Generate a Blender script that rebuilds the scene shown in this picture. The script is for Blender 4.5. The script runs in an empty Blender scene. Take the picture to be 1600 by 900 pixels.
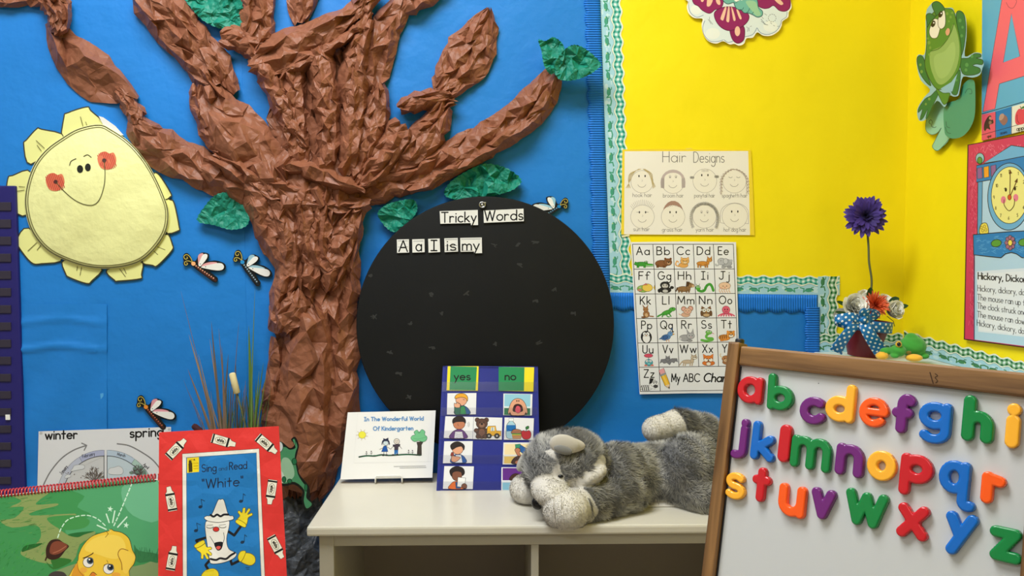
import bpy, bmesh, math, random
import numpy as np
from mathutils import Vector, Matrix, Euler

S = bpy.context.scene
COL = S.collection
# ------------------------------------------------------------------ camera, light, exposure
FPX = 1250.0
EYE = 1.27
YAW = math.atan(25 / FPX)
PITCH = math.atan(65 / FPX)
cam_d = bpy.data.cameras.new('camera')
cam_d.sensor_width = 36.0
cam_d.lens = FPX / 1600 * 36.0
cam_d.clip_start = 0.02
cam = bpy.data.objects.new('camera', cam_d)
COL.objects.link(cam)
cam.location = (0, 0, EYE)
cam.rotation_euler = (math.pi / 2 - PITCH, 0, -YAW)
S.camera = cam
S.view_settings.view_transform = 'Standard'
S.view_settings.look = 'None'
S.view_settings.gamma = 1.0
S.view_settings.use_curve_mapping = False
S.view_settings.exposure = 0.0

wd = bpy.data.worlds.new('world')
S.world = wd
wd.use_nodes = True
bg = wd.node_tree.nodes['Background']
bg.inputs['Color'].default_value = (1.0, 1.0, 1.0, 1)
bg.inputs['Strength'].default_value = 0.12

def area_light(name, loc, sx, sy, power, col):
    l = bpy.data.lights.new(name, 'AREA')
    l.shape = 'RECTANGLE'
    l.size, l.size_y, l.energy, l.color = sx, sy, power, col
    o = bpy.data.objects.new(name, l)
    COL.objects.link(o)
    o.location = loc
    return o
CEIL = 2.75
LAMPS = [(-0.5, 0.85, 1.2, 0.6, 47), (-0.7, -1.2, 1.2, 0.6, 17), (-2.1, -0.4, 1.2, 0.6, 11)]
for lx, ly, sx, sy, pw in LAMPS:
    area_light('ceiling_lamp_light', (lx, ly, CEIL - 0.04), sx, sy, pw, (0.97, 0.99, 1.0))

# ------------------------------------------------------------------ projection helpers
CAMR = Euler(cam.rotation_euler).to_matrix()
RM = np.array(CAMR)
CO = np.array([0, 0, EYE])
def ray(px, py):
    return RM @ np.array([(px - 800) / FPX, -(py - 450) / FPX, -1.0])
class Plane:
    """a real plane in the room; p() takes a photo pixel to the point on it, `off` metres in front"""
    def __init__(s, o, n):
        s.o = np.array(o, float); n = np.array(n, float); s.n = n / np.linalg.norm(n)
    def p(s, px, py, off=0.0):
        d = ray(px, py)
        t = np.dot(s.o + s.n * off - CO, s.n) / np.dot(d, s.n)
        return CO + d * t
YW = 1.8
BACK = Plane((0, YW, 0), (0, -1, 0))
XR = BACK.p(1413, 400)[0]
RIGHT = Plane((XR, 0, 0), (-1, 0, 0))
def D(px, py, y):
    return BACK.p(px, py, YW - y)
MPP = YW / FPX            # metres per pixel on the back wall

# ------------------------------------------------------------------ colour and materials
def lin(c):
    c = c / 255.0
    return c / 12.92 if c <= 0.04045 else ((c + 0.055) / 1.055) ** 2.4
def C(c):
    if isinstance(c, str):
        c = c.lstrip('#'); c = tuple(int(c[i:i + 2], 16) for i in (0, 2, 4))
    return tuple(lin(v) for v in c[:3]) + (1.0,)
def mat(name, rough=0.5, col=None, attr=False, spec=0.4, bumps=(), metal=0.0, sheen=0.0, mottle=None, coat=0.0):
    m = bpy.data.materials.new(name); m.use_nodes = True
    nt = m.node_tree; N = nt.nodes; L = nt.links
    b = N['Principled BSDF']
    b.inputs['Roughness'].default_value = rough
    b.inputs['Specular IOR Level'].default_value = spec
    b.inputs['Metallic'].default_value = metal
    b.inputs['Sheen Weight'].default_value = sheen
    b.inputs['Coat Weight'].default_value = coat
    src = None
    if attr:
        a = N.new('ShaderNodeAttribute'); a.attribute_name = 'Col'; src = a.outputs['Color']
    if col is not None:
        b.inputs['Base Color'].default_value = C(col)
    tc = N.new('ShaderNodeTexCoord')
    if mottle:
        sc, amt = mottle
        nz = N.new('ShaderNodeTexNoise'); nz.inputs['Scale'].default_value = sc; nz.inputs['Detail'].default_value = 4
        L.new(tc.outputs['Object'], nz.inputs['Vector'])
        mr = N.new('ShaderNodeMapRange'); mr.inputs['To Min'].default_value = 1 - amt; mr.inputs['To Max'].default_value = 1 + amt
        mr.inputs['From Min'].default_value = 0.25; mr.inputs['From Max'].default_value = 0.75
        L.new(nz.outputs['Fac'], mr.inputs['Value'])
        mx = N.new('ShaderNodeMix'); mx.data_type = 'RGBA'; mx.blend_type = 'MULTIPLY'; mx.inputs['Factor'].default_value = 1
        if src: L.new(src, mx.inputs['A'])
        else: mx.inputs['A'].default_value = C(col)
        L.new(mr.outputs['Result'], mx.inputs['B'])
        src = mx.outputs['Result']
    if src: L.new(src, b.inputs['Base Color'])
    prev = None
    for kind, sc, st, dist in bumps:
        if kind == 'noise':
            t = N.new('ShaderNodeTexNoise'); t.inputs['Scale'].default_value = sc; t.inputs['Detail'].default_value = 5
            L.new(tc.outputs['Object'], t.inputs['Vector']); h = t.outputs['Fac']
        else:      # 'crumple': difference of two Voronoi fields, sharp paper creases
            va = N.new('ShaderNodeTexVoronoi'); va.inputs['Scale'].default_value = sc
            vb = N.new('ShaderNodeTexVoronoi'); vb.inputs['Scale'].default_value = sc * 1.13
            mp = N.new('ShaderNodeMapping'); mp.inputs['Location'].default_value = (3.1, 1.7, 9.2)
            L.new(tc.outputs['Object'], mp.inputs['Vector']); L.new(tc.outputs['Object'], va.inputs['Vector'])
            L.new(mp.outputs['Vector'], vb.inputs['Vector'])
            s = N.new('ShaderNodeMath'); s.operation = 'SUBTRACT'
            L.new(va.outputs['Distance'], s.inputs[0]); L.new(vb.outputs['Distance'], s.inputs[1]); h = s.outputs[0]
        bp = N.new('ShaderNodeBump'); bp.inputs['Strength'].default_value = st; bp.inputs['Distance'].default_value = dist
        L.new(h, bp.inputs['Height'])
        if prev: L.new(prev, bp.inputs['Normal'])
        prev = bp.outputs['Normal']
    if prev: L.new(prev, b.inputs['Normal'])
    return m
M = {}
M['print'] = mat('printed_paper', 0.42, attr=True, spec=0.35)
M['matte_print'] = mat('matte_paper', 0.7, attr=True, spec=0.2)
M['lami'] = mat('laminated_paper', 0.25, attr=True, spec=0.4, bumps=(('noise', 9, 0.15, 0.01),))
M['wrinkled_print'] = mat('wrinkled_printed_paper', 0.35, attr=True, spec=0.45, bumps=(('crumple', 22, 0.35, 0.006), ('noise', 14, 0.3, 0.01)))
M['brown'] = mat('crumpled_brown_paper', 0.48, (138, 87, 63), spec=0.32, bumps=(('crumple', 48, 0.45, 0.005), ('noise', 160, 0.08, 0.001)), mottle=(14, 0.08))
M['rock'] = mat('crumpled_rock_paper', 0.45, (70, 74, 80), spec=0.4, bumps=(('crumple', 70, 0.5, 0.004),), mottle=(30, 0.9))
M['leaf'] = mat('green_tissue_paper', 0.5, (22, 128, 106), spec=0.35, bumps=(('crumple', 45, 0.6, 0.005), ('crumple', 110, 0.3, 0.0015)), mottle=(20, 0.12))
M['blue'] = mat('blue_backing_paper', 0.5, (28, 124, 206), spec=0.35, bumps=(('noise', 5, 0.35, 0.02), ('crumple', 9, 0.12, 0.012), ('noise', 40, 0.08, 0.004)), mottle=(5, 0.05))
M['yellow'] = mat('yellow_backing_paper', 0.55, (250, 228, 14), spec=0.3, bumps=(('noise', 5, 0.3, 0.02), ('crumple', 7, 0.10, 0.01), ('noise', 45, 0.06, 0.004)), mottle=(6, 0.03))
M['corr'] = mat('corrugated_card', 0.5, (28, 122, 214), spec=0.35)
M['wall'] = mat('painted_wall', 0.7, (214, 206, 190), bumps=(('noise', 90, 0.1, 0.002),))
M['ceil'] = mat('ceiling_tile', 0.9, (232, 230, 224), bumps=(('noise', 120, 0.3, 0.003),))
M['floor'] = mat('floor_tile', 0.35, (188, 176, 156), mottle=(8, 0.12))
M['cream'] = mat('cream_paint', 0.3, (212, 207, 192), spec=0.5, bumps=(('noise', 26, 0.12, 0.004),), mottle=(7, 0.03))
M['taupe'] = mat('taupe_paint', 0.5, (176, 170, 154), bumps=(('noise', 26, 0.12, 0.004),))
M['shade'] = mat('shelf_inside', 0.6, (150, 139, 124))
M['black'] = mat('black_board', 0.6, (22, 23, 23), spec=0.2, bumps=(('noise', 260, 0.2, 0.0006),), mottle=(6, 0.14))
M['white'] = mat('whiteboard', 0.22, (201, 203, 202), spec=0.5, mottle=(3, 0.015))
M['navy'] = mat('navy_nylon', 0.45, (36, 46, 140), spec=0.4, bumps=(('noise', 12, 0.25, 0.008),), mottle=(8, 0.1))
M['clearplastic'] = None
M['metal'] = mat('steel', 0.3, (190, 190, 186), metal=1.0)
M['darkmetal'] = mat('dark_steel', 0.4, (70, 72, 76), metal=0.8)
M['attr_soft'] = mat('plush', 0.9, attr=True, spec=0.1, sheen=0.3)
M['attr_petal'] = mat('silk_petal', 0.6, attr=True, spec=0.2)
M['pot'] = mat('red_glazed_pot', 0.35, (112, 22, 30), spec=0.4, mottle=(16, 0.12))
M['nose'] = mat('black_plastic', 0.25, (14, 14, 16))
M['stem'] = mat('stem_green', 0.6, (92, 96, 58))
M['wire'] = mat('white_wire', 0.35, (232, 232, 228))
M['coil'] = mat('red_plastic_coil', 0.3, (190, 52, 56), coat=0.3)
M['plainwhite'] = mat('white_card', 0.5, (240, 240, 238))
M['pinewood'] = mat('stand_wood', 0.5, (170, 130, 88), mottle=(20, 0.1))

def wood_mat():
    m = bpy.data.materials.new('oak_wood'); m.use_nodes = True
    nt = m.node_tree; N = nt.nodes; L = nt.links; b = N['Principled BSDF']
    b.inputs['Roughness'].default_value = 0.42; b.inputs['Specular IOR Level'].default_value = 0.4
    uv = N.new('ShaderNodeUVMap')
    mp = N.new('ShaderNodeMapping'); mp.inputs['Scale'].default_value = (3.0, 45.0, 1)
    nz = N.new('ShaderNodeTexNoise'); nz.inputs['Scale'].default_value = 2.2; nz.inputs['Detail'].default_value = 7; nz.inputs['Distortion'].default_value = 0.6
    wv = N.new('ShaderNodeTexWave'); wv.bands_direction = 'Y'; wv.inputs['Scale'].default_value = 0.16; wv.inputs['Distortion'].default_value = 9; wv.inputs['Detail'].default_value = 3; wv.inputs['Detail Scale'].default_value = 0.4
    L.new(uv.outputs['UV'], mp.inputs['Vector']); L.new(mp.outputs['Vector'], nz.inputs['Vector']); L.new(mp.outputs['Vector'], wv.inputs['Vector'])
    ad = N.new('ShaderNodeMath'); ad.operation = 'MULTIPLY_ADD'; ad.inputs[1].default_value = 0.38
    L.new(wv.outputs['Fac'], ad.inputs[0]); L.new(nz.outputs['Fac'], ad.inputs[2])
    cr = N.new('ShaderNodeValToRGB')
    e = cr.color_ramp.elements
    e[0].position = 0.36; e[0].color = C((88, 60, 34)); e[1].position = 0.85; e[1].color = C((150, 110, 66))
    L.new(ad.outputs[0], cr.inputs['Fac']); L.new(cr.outputs['Color'], b.inputs['Base Color'])
    bp = N.new('ShaderNodeBump'); bp.inputs['Strength'].default_value = 0.15; bp.inputs['Distance'].default_value = 0.002
    L.new(nz.outputs['Fac'], bp.inputs['Height']); L.new(bp.outputs['Normal'], b.inputs['Normal'])
    return m
M['wood'] = wood_mat()
def clear_mat():
    m = bpy.data.materials.new('clear_vinyl'); m.use_nodes = True
    nt = m.node_tree; N = nt.nodes; L = nt.links
    out = N['Material Output']; N.remove(N['Principled BSDF'])
    t = N.new('ShaderNodeBsdfTransparent'); t.inputs['Color'].default_value = (0.97, 0.97, 0.98, 1)
    g = N.new('ShaderNodeBsdfGlossy'); g.inputs['Roughness'].default_value = 0.18
    mx = N.new('ShaderNodeMixShader'); mx.inputs['Fac'].default_value = 0.06
    L.new(t.outputs[0], mx.inputs[1]); L.new(g.outputs[0], mx.inputs[2]); L.new(mx.outputs[0], out.inputs['Surface'])
    return m
M['clear'] = clear_mat()
def dots_mat():
    m = bpy.data.materials.new('polka_dot_ribbon'); m.use_nodes = True
    nt = m.node_tree; N = nt.nodes; L = nt.links; b = N['Principled BSDF']
    b.inputs['Roughness'].default_value = 0.35; b.inputs['Specular IOR Level'].default_value = 0.4
    uv = N.new('ShaderNodeUVMap')
    sep = N.new('ShaderNodeSeparateXYZ'); L.new(uv.outputs['UV'], sep.inputs[0])
    def mth(op, a, bb):
        n = N.new('ShaderNodeMath'); n.operation = op
        for i, v in enumerate((a, bb)):
            if v is None: continue
            if isinstance(v, (int, float)): n.inputs[i].default_value = v
            else: L.new(v, n.inputs[i])
        return n.outputs[0]
    def dotfield(ox, oy):
        fx = mth('SUBTRACT', mth('FRACT', mth('ADD', sep.outputs[0], ox), None), 0.5)
        fy = mth('SUBTRACT', mth('FRACT', mth('ADD', sep.outputs[1], oy), None), 0.5)
        return mth('SQRT', mth('ADD', mth('MULTIPLY', fx, fx), mth('MULTIPLY', fy, fy)), None)
    d = mth('MINIMUM', dotfield(0, 0), dotfield(0.5, 0.5))
    k = mth('LESS_THAN', d, 0.17)
    mx = N.new('ShaderNodeMix'); mx.data_type = 'RGBA'
    mx.inputs['A'].default_value = C((18, 112, 176)); mx.inputs['B'].default_value = C((240, 244, 246))
    L.new(k, mx.inputs['Factor']); L.new(mx.outputs['Result'], b.inputs['Base Color'])
    return m
M['dots'] = dots_mat()

# ------------------------------------------------------------------ object helpers
WL = {}
def tag(o, label=None, cat=None, group=None, kind=None):
    if label: o['label'] = label
    if cat: o['category'] = cat
    if group: o['group'] = group
    if kind: o['kind'] = kind
    return o
def thing(name, loc, label, cat, group=None):
    o = bpy.data.objects.new(name, None); COL.objects.link(o)
    o.empty_display_size = 0.02
    o.location = loc; WL[o.name] = np.array(loc, float)
    return tag(o, label, cat, group)
def mobj(name, v, f, m, parent=None, cols=None, smooth=False, uvs=None):
    """one mesh object from world-space vertices"""
    v = np.asarray(v, float).reshape(-1, 3)
    if parent is not None: org = WL[parent.name]
    else:
        lo, hi = v.min(0), v.max(0); org = np.array([(lo[0] + hi[0]) / 2, (lo[1] + hi[1]) / 2, lo[2]])
    me = bpy.data.meshes.new(name)
    me.from_pydata([tuple(p) for p in (v - org)], [], [tuple(int(i) for i in q) for q in f])
    if cols is not None:
        a = me.color_attributes.new('Col', 'FLOAT_COLOR', 'CORNER')
        cc = []
        for q, c in zip(f, cols):
            cc += list(c) * len(q)
        a.data.foreach_set('color', cc)
    if uvs is not None:       # one uv per vertex
        ul = me.uv_layers.new(name='UVMap')
        li = np.zeros(len(me.loops), int); me.loops.foreach_get('vertex_index', li)
        ul.data.foreach_set('uv', np.asarray(uvs, float)[li].ravel())
    if smooth:
        me.polygons.foreach_set('use_smooth', [True] * len(me.polygons))
    me.materials.append(m)
    o = bpy.data.objects.new(name, me); COL.objects.link(o)
    if parent is not None: o.parent = parent; WL[o.name] = WL[parent.name]
    else: o.location = org; WL[o.name] = org
    return o
def vcol(o, cols):
    """per-vertex colours"""
    me = o.data
    a = me.color_attributes.new('Col', 'FLOAT_COLOR', 'POINT')
    a.data.foreach_set('color', np.asarray(cols, np.float32).ravel())

class MB:
    def __init__(s): s.v = []; s.f = []; s.uv = []
    def add(s, v, f, uv=None):
        b = len(s.v); s.v += [tuple(p) for p in v]; s.f += [tuple(i + b for i in q) for q in f]
        s.uv += list(uv) if uv is not None else [(0, 0)] * len(v)
    def box(s, lo, hi, bev=0.0):
        s.obox(np.array([(lo[i] + hi[i]) / 2 for i in range(3)]), np.eye(3), np.array([(hi[i] - lo[i]) / 2 for i in range(3)]), bev)
    def obox(s, c, ax, h, bev=0.0):
        """oriented box, bevelled edges; uv runs along the longest axis"""
        bm = bmesh.new(); bmesh.ops.create_cube(bm, size=2.0)
        for v in bm.verts: v.co = Vector((v.co.x * h[0], v.co.y * h[1], v.co.z * h[2]))
        if bev > 0: bmesh.ops.bevel(bm, geom=list(bm.edges), offset=bev, segments=2, affect='EDGES', profile=0.6)
        bm.verts.index_update()
        loc = np.array([v.co[:] for v in bm.verts])
        k = int(np.argmax(h)); o2 = [i for i in range(3) if i != k]
        uv = np.stack([loc[:, k], loc[:, o2[0]] + loc[:, o2[1]] * 1.3], 1)
        f = [[v.index for v in fc.verts] for fc in bm.faces]
        bm.free()
        s.add(np.asarray(c) + loc @ np.asarray(ax), f, uv)
    def tube(s, pts, r, n=8, closed=False, cap=True):
        pts = np.asarray(pts, float); m = len(pts)
        rr = np.full(m, r) if np.isscalar(r) else np.asarray(r, float)
        V = []; up = None
        for i in range(m):
            a = pts[(i - 1) % m] if (closed or i > 0) else pts[0]
            b = pts[(i + 1) % m] if (closed or i < m - 1) else pts[-1]
            t = b - a; t = t / (np.linalg.norm(t) + 1e-12)
            if up is None:
                up = np.array([0, 0, 1.0]) if abs(t[2]) < 0.9 else np.array([1.0, 0, 0])
            x = np.cross(up, t); x /= np.linalg.norm(x) + 1e-12
            y = np.cross(t, x); up = y
            for k in range(n):
                an = 2 * math.pi * k / n
                V.append(pts[i] + rr[i] * (math.cos(an) * x + math.sin(an) * y))
        F = []
        for i in range(m if closed else m - 1):
            for k in range(n):
                j = (i + 1) % m
                F.append((i * n + k, i * n + (k + 1) % n, j * n + (k + 1) % n, j * n + k))
        if cap and not closed:
            F.append(tuple(range(n))[::-1]); F.append(tuple((m - 1) * n + k for k in range(n)))
        s.add(V, F)
    def lathe(s, c, prof, n=40, ax=None):
        ax = np.eye(3) if ax is None else ax
        V = []; F = []
        for r, z in prof:
            for k in range(n):
                a = 2 * math.pi * k / n
                V.append(np.asarray(c) + np.array([r * math.cos(a), r * math.sin(a), z]) @ ax)
        for i in range(len(prof) - 1):
            for k in range(n):
                F.append((i * n + k, i * n + (k + 1) % n, (i + 1) * n + (k + 1) % n, (i + 1) * n + k))
        F.append(tuple(range(n))[::-1]); F.append(tuple((len(prof) - 1) * n + k for k in range(n)))
        s.add(V, F)
    def build(s, name, m, parent=None, smooth=False, uv=False, **kw):
        return mobj(name, s.v, s.f, m, parent, smooth=smooth, uvs=s.uv if uv else None, **kw)
def smooth_by_angle(o, deg=35):
    me = o.data
    me.polygons.foreach_set('use_smooth', [True] * len(me.polygons))
    bm = bmesh.new(); bm.from_mesh(me)
    for e in bm.edges:
        if len(e.link_faces) == 2 and e.calc_face_angle(0) > math.radians(deg): e.smooth = False
    bm.to_mesh(me); bm.free()
def fix_normals(o):
    bm = bmesh.new(); bm.from_mesh(o.data)
    bmesh.ops.recalc_face_normals(bm, faces=bm.faces); bm.to_mesh(o.data); bm.free()
    return o

# ------------------------------------------------------------------ 2-D drawing: curves, strokes, a stroke alphabet
def arc(cx, cy, rx, ry, a0, a1, n=None):
    n = n or max(4, int(abs(a1 - a0) / 18))
    return [(cx + rx * math.cos(math.radians(a0 + (a1 - a0) * i / n)), cy + ry * math.sin(math.radians(a0 + (a1 - a0) * i / n))) for i in range(n + 1)]
def sm(pts, k=5, closed=True):
    """Catmull-Rom through the points"""
    P = np.asarray(pts, float); n = len(P); out = []
    for i in range(n if closed else n - 1):
        p0, p1, p2, p3 = (P[(i + j - 1) % n] if closed else P[min(max(i + j - 1, 0), n - 1)] for j in range(4))
        for q in range(k):
            t = q / k
            out.append(0.5 * (2 * p1 + (p2 - p0) * t + (2 * p0 - 5 * p1 + 4 * p2 - p3) * t * t + (3 * p1 - p0 - 3 * p2 + p3) * t ** 3))
    if not closed: out.append(P[-1])
    return np.array(out)
def el(cx, cy, rx, ry=None, rot=0, n=20):
    ry = rx if ry is None else ry
    c, s = math.cos(math.radians(rot)), math.sin(math.radians(rot))
    return np.array([(cx + rx * math.cos(a) * c - ry * math.sin(a) * s, cy + rx * math.cos(a) * s + ry * math.sin(a) * c)
                     for a in (2 * math.pi * i / n for i in range(n))])
def rect(x0, y0, x1, y1): return [(x0, y0), (x1, y0), (x1, y1), (x0, y1)]
def homog(src, dst):
    A = []; b = []
    for (x, y), (u, v) in zip(src, dst):
        A.append([x, y, 1, 0, 0, 0, -u * x, -u * y]); b.append(u)
        A.append([0, 0, 0, x, y, 1, -v * x, -v * y]); b.append(v)
    h = np.append(np.linalg.solve(np.array(A, float), np.array(b, float)), 1).reshape(3, 3)
    def f(x, y):
        q = h @ np.array([x, y, 1.0]); return q[0] / q[2], q[1] / q[2]
    return f
_B = lambda: arc(.29, .29, .29, .29, 0, 360)
_dot = lambda x, y: [(x, y), (x, y + .012)]
GL = {
 'a': ([_B(), [(.58, .58), (.58, 0)]], .58), 'b': ([[(0, 1), (0, 0)], _B()], .58), 'c': ([arc(.29, .29, .29, .29, 48, 312)], .5),
 'd': ([_B(), [(.58, 1), (.58, 0)]], .58), 'e': ([[(.02, .3), (.57, .3)] + arc(.29, .29, .29, .29, 6, 312)], .57),
 'f': ([arc(.35, .78, .19, .22, 25, 180) + [(.16, 0)], [(0, .57), (.36, .57)]], .42),
 'g': ([_B(), [(.58, .58), (.58, -.12)] + arc(.29, -.12, .29, .27, 0, -150)], .58),
 'h': ([[(0, 1), (0, 0)], [(0, .3)] + arc(.25, .32, .25, .26, 180, 0) + [(.5, 0)]], .5), 'i': ([[(.02, .58), (.02, 0)], _dot(.02, .83)], .04),
 'j': ([[(.2, .58), (.2, -.16)] + arc(.03, -.16, .17, .22, 0, -130), _dot(.2, .83)], .22),
 'k': ([[(0, 1), (0, 0)], [(.42, .58), (.01, .22)], [(.14, .33), (.46, 0)]], .46), 'l': ([[(.02, 1), (.02, 0)]], .04),
 'm': ([[(0, .58), (0, 0)], arc(.2, .37, .2, .21, 180, 0) + [(.4, 0)], arc(.6, .37, .2, .21, 180, 0) + [(.8, 0)]], .8),
 'n': ([[(0, .58), (0, 0)], arc(.24, .34, .24, .24, 180, 0) + [(.48, 0)]], .48), 'o': ([_B()], .58),
 'p': ([[(0, .58), (0, -.4)], _B()], .58), 'q': ([_B(), [(.58, .58), (.58, -.36)] + arc(.68, -.34, .1, .09, 180, 330)], .7),
 'r': ([[(0, .58), (0, 0)], arc(.23, .35, .23, .22, 180, 50)], .4),
 's': ([arc(.21, .435, .19, .145, 35, 270) + arc(.21, .145, .21, .145, 90, -145)], .42),
 't': ([[(.2, .92), (.2, 0)], [(0, .58), (.4, .58)]], .4), 'u': ([[(0, .58), (0, .24)] + arc(.25, .25, .25, .25, 180, 360) + [(.5, .58)], [(.5, .58), (.5, 0)]], .5),
 'v': ([[(0, .58), (.24, 0), (.48, .58)]], .48), 'w': ([[(0, .58), (.19, 0), (.38, .55), (.57, 0), (.76, .58)]], .76),
 'x': ([[(0, .58), (.46, 0)], [(.46, .58), (0, 0)]], .46), 'y': ([[(0, .58), (.25, .02)], [(.5, .58), (.08, -.4)]], .5), 'z': ([[(0, .58), (.44, .58), (0, 0), (.46, 0)]], .46),
 'A': ([[(0, 0), (.37, 1), (.74, 0)], [(.13, .36), (.61, .36)]], .74),
 'B': ([[(0, 0), (0, 1)], [(0, 1), (.28, 1)] + arc(.28, .765, .24, .235, 90, -90) + [(0, .53)], [(0, .53), (.3, .53)] + arc(.3, .265, .28, .265, 90, -90) + [(0, 0)]], .58),
 'C': ([arc(.48, .5, .48, .5, 48, 312)], .82), 'D': ([[(0, 0), (0, 1), (.2, 1)] + arc(.2, .5, .5, .5, 90, -90) + [(0, 0)]], .7),
 'E': ([[(.5, 1), (0, 1), (0, 0), (.5, 0)], [(0, .52), (.42, .52)]], .5), 'F': ([[(.5, 1), (0, 1), (0, 0)], [(0, .52), (.42, .52)]], .5),
 'G': ([arc(.48, .5, .48, .5, 48, 350) + [(.96, .46), (.56, .46)]], .96), 'H': ([[(0, 1), (0, 0)], [(.62, 1), (.62, 0)], [(0, .52), (.62, .52)]], .62),
 'I': ([[(.2, 1), (.2, 0)], [(0, 1), (.4, 1)], [(0, 0), (.4, 0)]], .4), 'J': ([[(.42, 1), (.42, .24)] + arc(.21, .24, .21, .24, 0, -170), [(.2, 1), (.64, 1)]], .6),
 'K': ([[(0, 1), (0, 0)], [(.56, 1), (.02, .4)], [(.2, .58), (.6, 0)]], .6), 'L': ([[(0, 1), (0, 0), (.48, 0)]], .48),
 'M': ([[(0, 0), (.06, 1), (.42, .2), (.78, 1), (.84, 0)]], .84), 'N': ([[(0, 0), (0, 1), (.62, 0), (.62, 1)]], .62), 'O': ([arc(.48, .5, .48, .5, 0, 360)], .96),
 'P': ([[(0, 0), (0, 1), (.28, 1)] + arc(.28, .74, .27, .26, 90, -90) + [(0, .48)]], .55), 'Q': ([arc(.48, .5, .48, .5, 0, 360), [(.6, .3), (.95, -.08)]], .96),
 'R': ([[(0, 0), (0, 1), (.28, 1)] + arc(.28, .75, .26, .25, 90, -90) + [(0, .5)], [(.24, .5), (.58, 0)]], .58),
 'S': ([arc(.3, .75, .27, .25, 35, 270) + arc(.3, .25, .3, .25, 90, -150)], .6), 'T': ([[(.33, 1), (.33, 0)], [(0, 1), (.66, 1)]], .66),
 'U': ([[(0, 1), (0, .3)] + arc(.3, .3, .3, .3, 180, 360) + [(.6, 1)]], .6), 'V': ([[(0, 1), (.35, 0), (.7, 1)]], .7),
 'W': ([[(0, 1), (.25, 0), (.5, .95), (.75, 0), (1, 1)]], 1.0), 'X': ([[(0, 1), (.6, 0)], [(.6, 1), (0, 0)]], .6), 'Y': ([[(0, 1), (.32, .48), (.64, 1)], [(.32, .48), (.32, 0)]], .64),
 'Z': ([[(0, 1), (.58, 1), (0, 0), (.6, 0)]], .6), ',': ([[(.06, .04), (.0, -.16)]], .1), '.': ([_dot(0, 0)], .05), '"': ([[(0, 1.02), (.02, .8)], [(.16, 1.02), (.16, .8)]], .18),
 '1': ([[(0, .8), (.16, 1), (.16, 0)]], .18), '2': ([arc(.26, .74, .25, .26, 160, -30) + [(0, 0), (.52, 0)]], .52), '5': ([[(.46, 1), (.08, 1), (.04, .58)] + arc(.22, .31, .26, .31, 100, -140)], .5),
 '6': ([[(.4, 1), (.08, .5)] + arc(.26, .27, .25, .27, 150, -210)], .52), '7': ([[(0, 1), (.5, 1), (.16, 0)]], .5), '8': ([arc(.25, .75, .2, .23, 0, 360), arc(.25, .26, .25, .26, 0, 360)], .5),
 '9': ([arc(.25, .73, .25, .27, 0, 360), [(.5, .73), (.4, 0)]], .5), '0': ([arc(.26, .5, .26, .5, 0, 360)], .52), '4': ([[(.36, 0), (.36, 1), (0, .32), (.52, .32)]], .52), '3': ([arc(.24, .75, .22, .24, 140, -90) + arc(.24, .26, .26, .26, 90, -140)], .5),
}
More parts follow.
